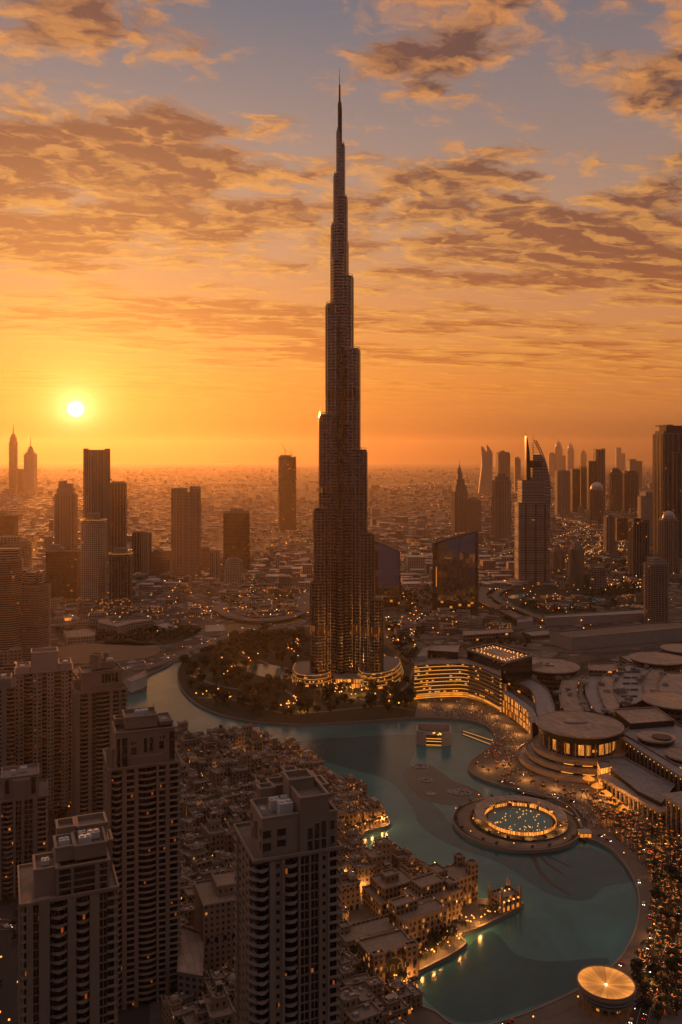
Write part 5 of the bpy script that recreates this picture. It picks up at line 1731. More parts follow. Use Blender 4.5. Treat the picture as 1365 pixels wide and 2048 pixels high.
# ---- lit colonnades
def colonnade(label, a, b, z0, z1, n, dep_=14, roof='roof_grey', lit=True):
    p0, p1 = G(a[0], a[1], z1), G(b[0], b[1], z1)
    L = math.hypot(p1.x - p0.x, p1.y - p0.y)
    ang = math.atan2(p1.y - p0.y, p1.x - p0.x)
    t = thing('colonnade', label, 'colonnade', (p0.x, p0.y, GZ), ang)
    H = z1 - GZ
    sg = 1
    mb = MB(); mb.box(-2, L + 2, 3.2, 3.2 + dep_, 0, H - 2.4); mb.build('rear_wall', FC['dark'], t)
    mb = MB(); mb.box(-3, L + 3, -1.5, 4 + dep_, H - 2.4, H); mb.build('roof', M[roof], t)
    mb = MB(); mb.box(-2, L + 2, -2.0, 3.2, 0, z0); mb.build('base', M['conc'], t)
    for k in range(n):
        x = L * (k + 0.5) / n
        mb = MB(); mb.box(x - 0.75, x + 0.75, -0.8, 0.8, z0, H - 2.4); mb.box(x - 1.2, x + 1.2, -1.2, 1.2, H - 4.0, H - 2.4); c = mb.build('column', M['conc'], t)
        if lit:
            mb = MB(); mb.box(x - 0.8, x + 0.8, 1.0, 1.5, H - 5.4, H - 4.2); mb.build('uplight', M['strip'], c)
            if k % 2 == 0:
                mb = MB(); mb.box(x - 0.3, x + 0.3, -1.6, -1.0, z0, z0 + 0.5); mb.build('floor_lamp', M['lamp'], c)
    return t


colonnade('long lit colonnade of tall columns running out of the picture', (1247, 1476), (1372, 1556), 6, 30, 15)
colonnade('lower lit colonnade under the terrace roof', (1203, 1552), (1322, 1622), 0, 15, 13, 6, 'roof_tan')
block('terrace roof between the two lit colonnades, dim and flat', Z7([(660, 575), (860, 555), (1300, 800), (1190, 945), (1000, 850)]), 0, 19, 'roof_grey', wall='dark')
t, q = block('glowing golden corner box under the terrace roof', Z7([(650, 590), (760, 600), (770, 640), (680, 660)]), 0, 21, 'roof_tan', wall='pavlit')
colonnade('short run of very tall columns at the picture edge', (1330, 1590), (1380, 1620), 0, 34, 5, 20, lit=True)
for k in range(5):
    p = G(1178 + k * 17, 1560 + k * 15, 6)
    mb = MB()
    mb.tube((0, 0, 0), (0, 0, 5), 0.3); mb.lathe([(6, 5), (0.2, 9)], 8)
    tag(mb.build('parasol', M['goldlit'], None, (p.x, p.y, GZ)), 'lit golden canvas canopy on the terrace below the colonnade', 'canopy', 'lit canopies below the colonnade')


# ---- the wave shaped hotel wing with gold floor lines
def wave_hotel():
    line = [(829, 1399), (860, 1396), (900, 1394), (926, 1394), (950, 1399), (975, 1409), (1003, 1425)]
    g = smooth(GP(line, GZ), 4, False)
    cx, cyy = g[0]
    H = 43.0
    t = thing('hotel', 'wave shaped hotel with glowing gold lines along every floor', 'hotel', (cx, cyy, GZ))
    f = [(a - cx, b - cyy) for a, b in g]
    dp = 34.0
    back = [(a + 6, b + dp) for a, b in f]
    mb = MB(); mb.wall(ccw(f + back[::-1]), 0, H); mb.build('wall', M['wavewall'], t)
    for k in range(9):
        z = 1.5 + 4.9 * k
        e = [(a - 0.3, b - 1.5) for a, b in f]
        mb = MB(); mb.ribbon([(a, b + 0.9, z + 0.8) for a, b in e], 3.4, z, thick=0.8); sl = mb.build('balcony', M['conc2'], t)
        mb = MB()
        for a, b in zip(e, e[1:]):
            mb.box(a[0], b[0], 0, 1, 0, 1) if False else mb.tube((a[0], a[1] - 1.0, z + 0.2), (b[0], b[1] - 1.0, z + 0.2), 0.34, n=4)
        mb.build('light_line', M['strip'], sl)
    mb = MB()
    for a, b in zip(f, f[1:]):
        mb.face([(a[0], a[1] - 0.4, 0.3), (b[0], b[1] - 0.4, 0.3), (b[0], b[1] - 0.4, 5.0), (a[0], a[1] - 0.4, 5.0)], [(a[0], 0), (b[0], 0), (b[0], 5), (a[0], 5)])
    mb.build('lit_arcade', M['goldlit'], t)
    mb = MB(); mb.cap(ccw(f + back[::-1]), H - 1.0, True); mb.build('roof', M['roof_tan'], t)
    mb = MB(); mb.ring(ccw(f + back[::-1]), H - 0.8, H + 0.9, 0.8); mb.build('roof_edge', M['conc'], t)
    X = lambda px, py, z: (G(px, py, z)[0] - cx, G(px, py, z)[1] - cyy)
    # roof volumes: a dark glass box, a low pavilion and a leaning dark volume with a lit terrace
    P = [X(a, b, 54) for a, b in Z5([(132, 290), (160, 262), (290, 262), (282, 300)])]
    mb = MB(); mb.tray(P, H - 1, 54 - GZ, 0.7, 1.0, 0, 1); mb.build('roof_pavilion', [M['glass'], M['roof_grey']], t)
    P = [X(a, b, 52) for a, b in Z5([(84, 318), (116, 276), (150, 270), (126, 318)])]
    mb = MB(); mb.tray(P, H - 1, 52 - GZ, 0.7, 1.0, 0, 1); mb.build('roof_pavilion', [M['pale'], M['roof_tan']], t)
    P = [X(a, b, 58) for a, b in Z5([(326, 284), (452, 258), (640, 312), (512, 346)])]
    mb = MB(); mb.tray(P, 28, 58 - GZ, 1.6, 2.0, 0, 1); up = mb.build('leaning_block', [M['glass'], M['roof_tan']], t)
    mb = MB(); mb.ring(grow(ccw(P), 0.6), 58 - GZ - 2.2, 58 - GZ + 0.3, 1.2); mb.build('roof_edge', M['pale'], up)
    Q = ccw(grow(ccw(P), -6))
    c0 = (sum(p[0] for p in Q) / 4, sum(p[1] for p in Q) / 4)
    n = 0
    for i in range(4):
        a, b = Q[i], Q[(i + 1) % 4]
        L = math.dist(a, b)
        for j in range(int(L / 7.5)):
            f2 = j / max(1, int(L / 7.5))
            for ins in (0, 0.2):
                x, y = a[0] + (b[0] - a[0]) * f2, a[1] + (b[1] - a[1]) * f2
                x, y = x + (c0[0] - x) * ins + uni(-.6, .6), y + (c0[1] - y) * ins
                mb = MB(); mb.box(-0.45, 0.45, -0.45, 0.45, 0, 0.8); mb.tube((0, 0, 0), (0, 0, 1.4), 0.2, n=4)
                o = mb.build('terrace_lamp', M['lamp'], up, (x, y, 58 - GZ - 2.0)); n += 1
    # plain concrete back wing
    P = [X(a, b, 40) for a, b in Z5([(520, 346), (660, 316), (690, 345), (520, 392)])]
    mb = MB(); mb.tray(P, 0, 40 - GZ, 0.8, 1.2, 0, 1); mb.build('rear_wing', [M['pale'], M['roof_tan']], t)


M['wavewall'] = facade('hotel wave wall', (0.12, 0.085, 0.06), (0.05, 0.032, 0.02), 4.0, 4.9, 0.12, 0.15, 0.25, lit=0.16, lite=0.9)
wave_hotel()


# ---- the curved glowing glass shop front between hotel and rotunda
def glow_front():
    line = smooth(GP([(1006, 1424), (1028, 1440), (1046, 1454), (1058, 1466), (1064, 1480), (1064, 1494)], GZ), 4, False)
    c = line[0]
    t = thing('glowing_shopfront', 'curved glass shop front glowing gold between the hotel and the biggest round building', 'shop front', (*c, GZ))
    f = [(a - c[0], b - c[1]) for a, b in line]
    H = 25
    mb = MB(); mb.wall([(a, b) for a, b in f], 0.2, H, closed=False)
    mb.build('glass_wall', facade('glowing shop glass', (0.25, 0.12, 0.04), (0.4, 0.18, 0.05), 5.0, 8.0, 0.07, 0.04, 0.05, lit=0.75, lite=0.75), t)
    bk = [(a + 16, b + 12) for a, b in f]
    mb = MB(); mb.prism(ccw([(a + 1.0, b + 0.8) for a, b in f] + bk[::-1]), 0, H - 0.6); mb.build('building_core', M['dark'], t)
    mb = MB(); mb.ribbon([(a + 1.5, b + 1, H + 1.0) for a, b in f], 8, H + 1.0, thick=1.4); mb.build('roof_edge', M['roof_grey'], t)
    for i in range(0, len(f), 2):
        a = f[i]
        mb = MB(); mb.box(a[0] - 0.8, a[0] + 0.6, a[1] - 1.4, a[1] - 0.1, 0, H - 0.5); mb.build('mullion_fin', M['conc'], t)
    for z in (8.3, 16.3):
        mb = MB(); mb.ribbon([(a - 0.3, b - 0.4, z) for a, b in f], 2.0, z, thick=0.6); mb.build('gallery_floor', M['conc'], t)


glow_front()


# ---- the round fountain island with its lit ring
def ring_island():
    p = G(1033, 1644, GZ)
    r = 54.0
    struct_loc = (p.x, p.y, 0)
    mb = MB(); mb.prism(ellipse(r, r * 0.98, 64), -0.5, GZ + 0.2)
    struct(mb.build('island_land', M['asphalt'], None, struct_loc))
    mb = MB(); mb.ring(ellipse(r + 0.8, r * 0.98 + 0.8, 64), -0.4, GZ + 0.9, 1.3)
    struct(mb.build('quay_edge', M['kerb'], None, struct_loc))
    for r0, r1, nm, mt, z in ((r * 0.72, r * 0.93, 'island_road', 'paving', 0.3), ):
        mb = MB()
        for i in range(64):
            a, b = R(360 * i / 64), R(360 * (i + 1) / 64)
            mb.face([(r0 * math.cos(a), r0 * math.sin(a), GZ + z), (r1 * math.cos(a), r1 * math.sin(a), GZ + z), (r1 * math.cos(b), r1 * math.sin(b), GZ + z), (r0 * math.cos(b), r0 * math.sin(b), GZ + z)])
        struct(mb.build(nm, M[mt], None, struct_loc))
    # causeway to the boulevard
    mb = MB(); q0, q1 = G(1120, 1608), G(1170, 1650)
    mb.prism(GP([(1085, 1600), (1128, 1596), (1176, 1640), (1172, 1682), (1150, 1672), (1140, 1630)], GZ), -0.5, GZ + 0.1); struct(mb.build('causeway_land', M['asphalt']))
    c = G(1041, 1641, GZ)
    t = thing('ring_fountain', 'round fountain pool of floating lights inside a glowing gold ring canopy', 'fountain', (c.x, c.y, GZ))
    pr = 26.0
    mb = MB(); mb.ring(ellipse(pr + 1.2, pr + 1.2, 48), 0, 1.0, 1.2); mb.build('pool_rim', M['kerb'], t)
    mb = MB(); mb.cap(ellipse(pr, pr, 48), 0.6, True); mb.build('pool_surface', water_mat('ring pool water', (0.09, 0.22, 0.19)), t)
    for k in range(48):
        a, rr = uni(0, 6.28), pr * 0.95 * math.sqrt(rnd())
        s = uni(0.25, 0.5)
        mb = MB(); mb.lathe([(s, 0.62), (s * 1.2, 0.9), (s * 0.5, 1.3), (0, 1.35)], 6, rr * math.cos(a), rr * math.sin(a)); mb.build('floating_light', M['poolamp'], t)
    mb = MB()
    for i in range(72):
        a, b = R(-25 + 230 * i / 72), R(-25 + 230 * (i + 1) / 72)
        for (ra, za), (rb, zb) in (((pr + 5, 5.0), (pr + 13, 6.2)),):
            mb.face([(ra * math.cos(a), ra * math.sin(a), za), (rb * math.cos(a), rb * math.sin(a), zb), (rb * math.cos(b), rb * math.sin(b), zb), (ra * math.cos(b), ra * math.sin(b), za)])
            mb.face([(ra * math.cos(b), ra * math.sin(b), za - 0.4), (rb * math.cos(b), rb * math.sin(b), zb - 0.4), (rb * math.cos(a), rb * math.sin(a), zb - 0.4), (ra * math.cos(a), ra * math.sin(a), za - 0.4)])
            mb.face([(ra * math.cos(a), ra * math.sin(a), za - 0.4), (ra * math.cos(a), ra * math.sin(a), za), (ra * math.cos(b), ra * math.sin(b), za), (ra * math.cos(b), ra * math.sin(b), za - 0.4)])
    mb.build('ring_canopy', M['roof_tan'], t)
    mb = MB(); mb.lathe([(pr + 4.2, 0.2), (pr + 4.2, 3.0)], 60); mb.build('lit_ring_wall', M['ringlit'], t)
    for k in range(40):
        a = R(9 * k)
        mb = MB(); mb.tube(((pr + 4.5) * math.cos(a), (pr + 4.5) * math.sin(a), 0), ((pr + 4.5) * math.cos(a), (pr + 4.5) * math.sin(a), 5.0), 0.3, n=5); mb.build('canopy_post', M['conc'], t)
    mb = MB(); mb.ring(ellipse(pr + 15, pr + 15, 60), 0, 1.4, 1.0); mb.build('outer_hedge', M['leaf2'], t)
    return p, c, r, pr


M['poolamp'] = glow('pool float lamp', (1.0, 0.5, 0.14), 1.3, 0.6)
M['ringlit'] = facade('glowing ring wall', (0.2, 0.09, 0.03), (0.35, 0.15, 0.04), 2.2, 5.0, 0.12, 0.06, 0.1, lit=0.85, lite=1.3)
RING = ring_island()


# ---- lake pavilion like an open box, lit inside
def lake_pavilion():
    p = G(868, 1484, 0)
    s = p.y / F
    t = thing('lake_pavilion', 'open fronted pavilion standing in the lake, its inside lit gold', 'pavilion', (p.x, p.y, 0), R(-6))
    w, h = 34 * s, 38 * s
    mb = MB()
    for sg in (-1, 1):
        mb.prism(ccw([(sg * w, -9), (sg * w * 0.5, -14), (sg * w * 0.5 - sg * 1.2, -13), (sg * w - sg * 1.4, -7), (sg * w - sg * 1.4, 14), (sg * w, 14)]), 0, h * 0.72)
    mb.box(-w + 1.5, w - 1.5, 12.6, 14, 0, h * 0.78)
    mb.build('wall', M['pale'], t)
    mb = MB(); mb.box(-w * 0.5, w * 0.5, -11, 12, 0, h * 0.34); mb.build('stage', M['dark'], t)
    for z in (0.3, h * 0.2, h * 0.34):
        mb = MB(); mb.box(-w * 0.48, w * 0.48, -11.6, -11.1, z, z + 0.5); mb.build('light_line', M['strip'], t)
    mb = MB(); mb.box(-w * 0.7, w * 0.7, -2, 10, h * 0.36, h * 0.40); mb.build('deck', M['roof_tan'], t)
    for k in range(9):
        mb = MB(); x, y = uni(-w * 0.6, w * 0.6), uni(-4, 9); mb.lathe([(0.6, 0), (0.9, 0.6), (0, 1.3)], 6); mb.build('lamp', M['lamp'], t, (x, y, h * 0.42))
    return t


lake_pavilion()
# pier with two gold lines by the lake pavilion
for k in range(2):
    a, b = G(926, 1463 + k * 6, 0), G(984, 1482 + k * 9, 0)
    t = thing('light_pier', ('upper' if k == 0 else 'lower') + ' of two thin piers edged by gold light lines beside the lake pavilion', 'pier', (a.x, a.y, 0))
    mb = MB(); mb.ribbon([(0, 0, 1.0), (b.x - a.x, b.y - a.y, 1.0)], 3, 1.0, thick=1.2); mb.build('deck', M['conc2'], t)
    mb = MB(); mb.tube((0, -1.6, 1.1), (b.x - a.x, b.y - a.y - 1.6, 1.1), 0.25, n=4); mb.build('light_line', M['strip'], t)
# dark fountain platform with pale ring marks in the water
sheet('fountain_shoal_water', [(806, 1545), (822, 1528), (850, 1522), (880, 1538), (905, 1556), (950, 1574), (968, 1590), (950, 1600), (900, 1606), (850, 1596), (826, 1578)], 0.07, water_mat('dark lake shoal', (0.02, 0.045, 0.047)))
for i, (px, py, rr) in enumerate(((842, 1532, 14), (852, 1560, 12), (924, 1585, 17), (905, 1584, 9), (862, 1588, 8))):
    p = G(px, py, 0.1)
    k = p.y / F
    mb = MB(); mb.ring(ellipse(rr * k * 1.1, rr * k, 28), 0.02, 0.45, 1.2)
    mb.ring(ellipse(rr * k * 0.55, rr * k * 0.5, 20), 0.02, 0.45, 0.9)
    for j in range(5 + i % 3):
        a = 6.28 * j / (5 + i % 3)
        mb.tube((rr * k * 0.5 * math.cos(a), rr * k * 0.45 * math.sin(a), 0.2), (rr * k * math.cos(a + 0.2), rr * k * 0.95 * math.sin(a + 0.2), 0.2), 0.4, n=4)
    tag(mb.build('fountain_ring', M['pale'], None, (p.x, p.y, 0.1)),
        ['pale star shaped fountain rig near the lake pavilion', 'pale fountain rig below the star shaped one', 'large round fountain rig on the dark shoal', 'medium fountain rig overlapping the large round one', 'small fountain rig at the lower edge of the shoal'][i], 'fountain')
# dark fountain pipes under the water south of the ring island
for i, px in enumerate(([(1068, 1698), (1074, 1730), (1100, 1764), (1142, 1790)], [(1074, 1702), (1094, 1726), (1130, 1750)], [(1084, 1704), (1106, 1716), (1142, 1734)])):
    mb = MB(); mb.ribbon([(*q, 0.08) for q in smooth(GP(px, 0.1), 5, False)], 3.2 - i * 0.7, 0.08)
    struct(mb.build('underwater_pipe_line', M['dark']))


# ---- golden disc pavilion at the lower right
def gold_disc():
    z1 = 15.0
    y = (CAMZ - z1) * F / (1965 - HY); x = (1212.5 - CX) / F * y
    r = 56 * y / F
    t = thing('disc_pavilion', 'round pavilion with a glowing golden disc roof on slim columns', 'pavilion', (x, y, GZ))
    H = z1 - GZ
    m, T, b = newmat('glowing translucent roof')
    tc = T.n.new('ShaderNodeTexCoord')
    ox, oy, _ = T.sep(tc.outputs['Object'])
    ang = T.m('ARCTAN2', oy, ox)
    rib = T.m('FRACT', T.m('MULTIPLY', ang, 24 / (2 * math.pi)))
    rad = T.m('SQRT', T.m('ADD', T.m('MULTIPLY', ox, ox), T.m('MULTIPLY', oy, oy)))
    wn = T.white(T.comb(T.m('FLOOR', T.m('MULTIPLY', ang, 24 / (2 * math.pi))), 2.0, 0.0))[0]
    seam = T.m('GREATER_THAN', rib, 0.07)
    e = T.m('MULTIPLY', T.m('ADD', 0.55, T.m('MULTIPLY', wn, 0.6)), T.m('ADD', 0.35, T.m('MULTIPLY', seam, 0.65)))
    e = T.m('MULTIPLY', e, T.m('ADD', 0.62, T.m('ADD', T.m('MULTIPLY', T.m('EXPONENT', T.m('MULTIPLY', rad, -0.45)), 1.6), T.m('MULTIPLY', T.sm(rad, r * 0.55, r * 0.98), 0.55))))
    b.inputs['Base Color'].default_value = (0.25, 0.13, 0.05, 1)
    b.inputs['Emission Color'].default_value = (1.0, 0.33, 0.05, 1)
    T.l.new(T.m('MULTIPLY', e, 0.85), b.inputs['Emission Strength'])
    mb = MB(); mb.lathe([(r * 0.985, H), (r * 0.6, H - 0.5), (0.0, H - 1.4)], 48); mb.build('roof_membrane', m, t)
    mb = MB(); mb.ring(ellipse(r * 1.01, r * 1.01, 48), H - 0.7, H + 0.5, 0.6); mb.build('roof_rim', M['conc'], t)
    for k, (rr, z0, z1) in enumerate(((0.985, H - 2.6, H - 1.2), (0.96, H - 4.8, H - 3.5), (0.93, H - 7.0, H - 5.8))):
        mb = MB(); mb.ring(ellipse(r * rr, r * rr, 48), z0, z1, 1.0); mb.build('fascia_ring', M['conc2'], t)
    mb = MB(); mb.lathe([(r * 0.9, H - 7), (r * 0.94, H - 1)], 40); mb.build('drum', M['dark'], t)
    for k in range(18):
        a = R(20 * k)
        mb = MB(); mb.tube((r * 0.9 * math.cos(a), r * 0.9 * math.sin(a), 0), (r * 0.93 * math.cos(a), r * 0.93 * math.sin(a), H - 6), 0.4, n=6); mb.build('column', M['conc'], t)
    mb = MB(); mb.lathe([(r * 0.6, 0), (r * 0.6, H - 6.5)], 32); mb.build('inner_wall', FC['lowlit'], t)
    mb = MB(); mb.tube((0, 0, H - 1.5), (0, 0, H + 5), 0.12, n=5); mb.build('mast', M['metal'], t)
    mb = MB(); mb.lathe([(0.5, 0), (0.7, 0.4), (0, 0.9)], 8); mb.build('centre_lamp', M['lamp_white'], t, (0, 0, H - 1.3))


gold_disc()
# boat house light kiosk by the causeway
p = G(1170, 1672)
t = thing('kiosk', 'small brightly lit kiosk at the causeway by the lake', 'kiosk', (p.x, p.y, GZ))
mb = MB(); mb.box(-4.5, 4.5, -3, 3, 0, 3.4); mb.build('wall', M['goldlit'], t)
mb = MB(); mb.box(-5.2, 5.2, -3.8, 3.8, 3.4, 4.2); mb.build('roof', M['pale'], t)
for x in (-5, -1.7, 1.7, 5):
    mb = MB(); mb.box(x - 0.25, x + 0.25, -3.6, -3.1, 0, 3.4); mb.build('post', M['conc'], t)

# ---- the long car park blocks and other low blocks behind the mall
Zc = Z5
block('long white walled car park with a dark open roof deck', Zc([(726, 204), (1180, 162), (1420, 150), (1420, 178), (832, 232)]), 0, 22, 'roof', wall='longwall' if 'longwall' in M else 'pale', name='car_park')
block('long low banded block behind the white walled car park', Zc([(700, 122), (1180, 92), (1200, 112), (704, 136)]), 0, 17, 'roof_grey', wall='pale', name='car_park')
block('low flat tan block on the road behind the hotel', Zc([(306, 196), (540, 184), (548, 204), (306, 220)]), 0, 14, 'roof_tan', name='low_block')
block('short grey block at the end of the overpass', Zc([(566, 132), (640, 124), (642, 150), (570, 158)]), 0, 14, 'roof_grey', wall='pale', name='low_block')
block('small grey roofed shed beside the white walled car park', Zc([(590, 200), (716, 190), (724, 215), (640, 222)]), 0, 9, 'roof_grey', name='low_block')
block('flat white roofed block in the left park', [(412, 1249), (448, 1247), (453, 1262), (410, 1264)], 0, 9, 'roof_grey', wall='pale', name='low_block')
block('white framed square building on the sand by the left bank', [(128, 1262), (172, 1256), (192, 1264), (188, 1272), (136, 1276)], 0, 16, 'white', wall='lowgrid', name='low_block') if 'lowgrid' in M else block('white framed square building on the sand by the left bank', [(128, 1262), (172, 1256), (192, 1264), (188, 1272), (136, 1276)], 0, 12, 'roof_tan', wall='grid', name='low_block')
block('long zigzag apartment row behind the left park', [(195, 1238), (215, 1234), (228, 1246), (262, 1238), (300, 1236), (308, 1240), (264, 1246), (236, 1254), (200, 1246)], 0, 16, 'roof_tan', wall='grid', name='low_block')
block('slanting white roofed shed at the left park edge', [(308, 1248), (334, 1243), (356, 1254), (332, 1258)], 0, 8, 'roof_grey', wall='pale', name='low_block')
block('white wedge building on the bank of the channel', [(247, 1358), (292, 1338), (294, 1352), (264, 1364)], 0, 16, 'roof_tan', wall='white', name='low_block')
block('pale flat building in the gap below the curved balcony tower', [(362, 1850), (408, 1866), (404, 1952), (356, 1944)], 0, 26, 'roof_tan', wall='low', name='low_block')
block('small round topped stores at the sand lot edge', [(140, 1338), (170, 1330), (200, 1336), (190, 1346), (150, 1348)], 0, 8, 'roof_tan', wall='lowlit', name='low_block')
block('glowing orange car showroom on the avenue', [(128, 1228), (150, 1226), (154, 1234), (130, 1236)], 0, 8, 'roof_tan', wall='pavlit', name='low_block')


# ------------------------------------------------------------------ the old style town on the near bank
FC['town'] = facade('old town wall', (0.34, 0.245, 0.17), (0.03, 0.024, 0.02), 3.4, 3.6, 0.3, 0.25, 0.3, lit=0.012, lite=0.4, roof=(0.28, 0.205, 0.15))
FC['townlit'] = facade('lit old town wall', (0.30, 0.2, 0.13), (0.05, 0.032, 0.02), 3.4, 3.8, 0.26, 0.12, 0.3, lit=0.14, lite=0.42, roof=(0.28, 0.205, 0.15))
M['towntrim'] = plain('old town plaster trim', (0.38, 0.28, 0.205), 0.85, var=0.3)
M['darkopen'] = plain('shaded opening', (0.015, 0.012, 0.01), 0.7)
M['shadecloth'] = plain('pale shade cloth', (0.42, 0.35, 0.28), 0.9)


def arch_mesh():
    mb = MB()
    pts = [(-1.2, 0)] + [(-1.2 * math.cos(R(a)), 2.2 + 1.2 * math.sin(R(a))) for a in range(0, 181, 30)] + [(1.2, 0)]
    fr = [(-1.6, 0)] + [(-1.6 * math.cos(R(a)), 2.2 + 1.6 * math.sin(R(a))) for a in range(0, 181, 30)] + [(1.6, 0)]
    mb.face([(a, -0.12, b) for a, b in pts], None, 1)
    for i in range(len(pts) - 1):
        mb.face([(fr[i][0], -0.3, fr[i][1]), (pts[i][0], -0.3, pts[i][1]), (pts[i + 1][0], -0.3, pts[i + 1][1]), (fr[i + 1][0], -0.3, fr[i + 1][1])], None, 0)
    for i in range(len(fr) - 1):
        mb.face([(fr[i][0], 0.1, fr[i][1]), (fr[i][0], -0.3, fr[i][1]), (fr[i + 1][0], -0.3, fr[i + 1][1]), (fr[i + 1][0], 0.1, fr[i + 1][1])], None, 0)
    return mb.mesh('archway', [M['towntrim'], M['darkopen']])


ARCH = arch_mesh()
ARCHLIT = ARCH.copy(); ARCHLIT.materials[1] = M['goldlit']
mbw = MB(); mbw.box(-0.9, 0.9, -0.08, 0.1, 0, 1.7, 1); mbw.box(-1.15, 1.15, -0.25, 0.1, -0.25, 0, 0, True); mbw.box(-1.15, 1.15, -0.2, 0.1, 1.7, 1.95, 0, True)
TOWNWIN = mbw.mesh('window', [M['towntrim'], M['darkopen']])


def town_house(kind, w, d, h, lit=False, seed=0):
    """one house of stepped plastered blocks with parapets, windows, a wind tower or dome"""
    rg = random.Random(seed)
    t = thing('town_house', 'x', 'house', (0, 0, -900))
    wm = FC['townlit'] if lit else FC['town']
    blocks = []
    if kind == 'L':
        blocks = [(-w / 2, w / 2, -d / 2, 0.0, h), (-w / 2, 0.0, 0.0, d / 2, h * 1.22), (0.05, w * 0.4, 0.05, d * 0.34, h * 0.55)]
    elif kind == 'U':
        blocks = [(-w / 2, -w * 0.2, -d / 2, d / 2, h), (w * 0.2, w / 2, -d / 2, d / 2, h * 0.9), (-w * 0.2, w * 0.2, d * 0.12, d / 2, h * 1.15)]
    elif kind == 'T':
        blocks = [(-w / 2, w / 2, -d * 0.1, d / 2, h), (-w * 0.25, w * 0.25, -d / 2, -d * 0.1, h * 0.72), (-w * 0.15, w * 0.28, d * 0.0, d * 0.36, h * 1.3)]
    elif kind == 'S':
        blocks = [(-w / 2, w * 0.1, -d / 2, d / 2, h), (w * 0.1, w / 2, -d * 0.36, d / 2, h * 0.7), (-w * 0.4, -w * 0.05, -d * 0.2, d * 0.36, h * 1.25)]
    else:
        blocks = [(-w / 2, w / 2, -d / 2, d / 2, h), (-w * 0.3, w * 0.1, -d * 0.05, d * 0.4, h * 1.2), (w * 0.16, w * 0.42, -d * 0.36, d * 0.1, h * 1.1)]
    for i, (x0, x1, y0, y1, hh) in enumerate(blocks):
        mb = MB(); mb.tray([(x0, y0), (x1, y0), (x1, y1), (x0, y1)], 0 if i < 2 else 1.0, hh, 0.5, 1.1)
        o = mb.build('house_block', wm, t)
        mb = MB(); mb.ring(rect(x1 - x0 + 0.5, y1 - y0 + 0.5, (x0 + x1) / 2, (y0 + y1) / 2), hh - 0.6, hh - 0.1, 0.24)
        for q in ((x0, y0), (x1, y0), (x1, y1), (x0, y1)):
            mb.box(q[0] - 0.5, q[0] + 0.5, q[1] - 0.5, q[1] + 0.5, hh, hh + 0.9)
        mb.build('parapet', M['towntrim'], o)
    x0, x1, y0, y1, hh = blocks[0]
    n = max(2, int((x1 - x0) / 4.2))
    for k in range(n):
        x = x0 + (x1 - x0) * (k + 0.5) / n
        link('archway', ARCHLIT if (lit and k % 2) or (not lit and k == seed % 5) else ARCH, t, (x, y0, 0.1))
        if hh > 9: link('window', TOWNWIN, t, (x, y0, hh - 4.2))
    for k in range(max(2, int((y1 - y0) / 6))):
        link('window', TOWNWIN, t, (x0, y0 + (y1 - y0) * (k + 0.5) / max(2, int((y1 - y0) / 6)), hh - 4.2), R(-90))
    if True:
        x0, x1, y0, y1, hh = blocks[0]
        for k in range(4 if lit else (2, 1, 3, 1, 2, 1, 3)[seed]):
            mb = MB(); x = x0 + (x1 - x0) * (k + 0.5) / 4
            mb.lathe([(0.0, 2.9), (0.26, 3.1), (0.32, 3.5), (0.0, 3.8)], 6, x, y0 - 0.7); mb.tube((x, y0, 3.7), (x, y0 - 0.7, 3.7), 0.05, n=4)
            mb.build('wall_lantern', M['lamp'], t)
    # roof furniture
    x0, x1, y0, y1, hh = blocks[-1]
    cx, cyy = (x0 + x1) / 2, (y0 + y1) / 2
    f = rg.choice(['wind', 'dome', 'shade', 'plant'])
    if f == 'wind':
        mb = MB(); mb.box(cx - 1.6, cx + 1.6, cyy - 1.6, cyy + 1.6, hh - 1, hh + 4.2)
        for sx in (-1, 1):
            mb.box(cx + sx * 0.75 - 0.55, cx + sx * 0.75 + 0.55, cyy - 1.75, cyy - 1.5, hh + 1.0, hh + 3.5, 1)
            mb.box(cx - 1.75, cx - 1.5, cyy + sx * 0.75 - 0.55, cyy + sx * 0.75 + 0.55, hh + 1.0, hh + 3.5, 1)
        mb.build('wind_tower', [M['towntrim'], M['darkopen']], t)
    elif f == 'dome':
        mb = MB(); mb.lathe([(2.6, hh - 1.1), (2.6, hh + 0.2), (2.3, hh + 1.3), (1.4, hh + 2.3), (0, hh + 2.8)], 14, cx, cyy); mb.build('dome', M['towntrim'], t, smooth=True)
    elif f == 'shade':
        for k in range(2):
            mb = MB(); a = cx + (k - 0.5) * 4
            mb.face([(a - 2, cyy - 2, hh + 1.6), (a + 2, cyy - 2, hh + 1.2), (a + 2, cyy + 2, hh + 1.9), (a - 2, cyy + 2, hh + 1.3)])
            for q in ((-2, -2), (2, -2), (2, 2), (-2, 2)):
                mb.tube((a + q[0], cyy + q[1], hh - 1.1), (a + q[0], cyy + q[1], hh + 1.4), 0.1, n=4)
            mb.build('shade_canopy', M['shadecloth'], t)
    for k in range(5):
        b = blocks[k % len(blocks)]
        mb = MB(); sx = rg.uniform(0.7, 1.5)
        px, py = rg.uniform(b[0] + 2, b[1] - 2), rg.uniform(b[2] + 2, b[3] - 2)
        mb.box(px - sx, px + sx, py - sx * 0.7, py + sx * 0.7, b[4] - 1.1, b[4] + 0.5)
        mb.build('roof_unit', M['pale'] if k else M['conc2'], t)
    return t


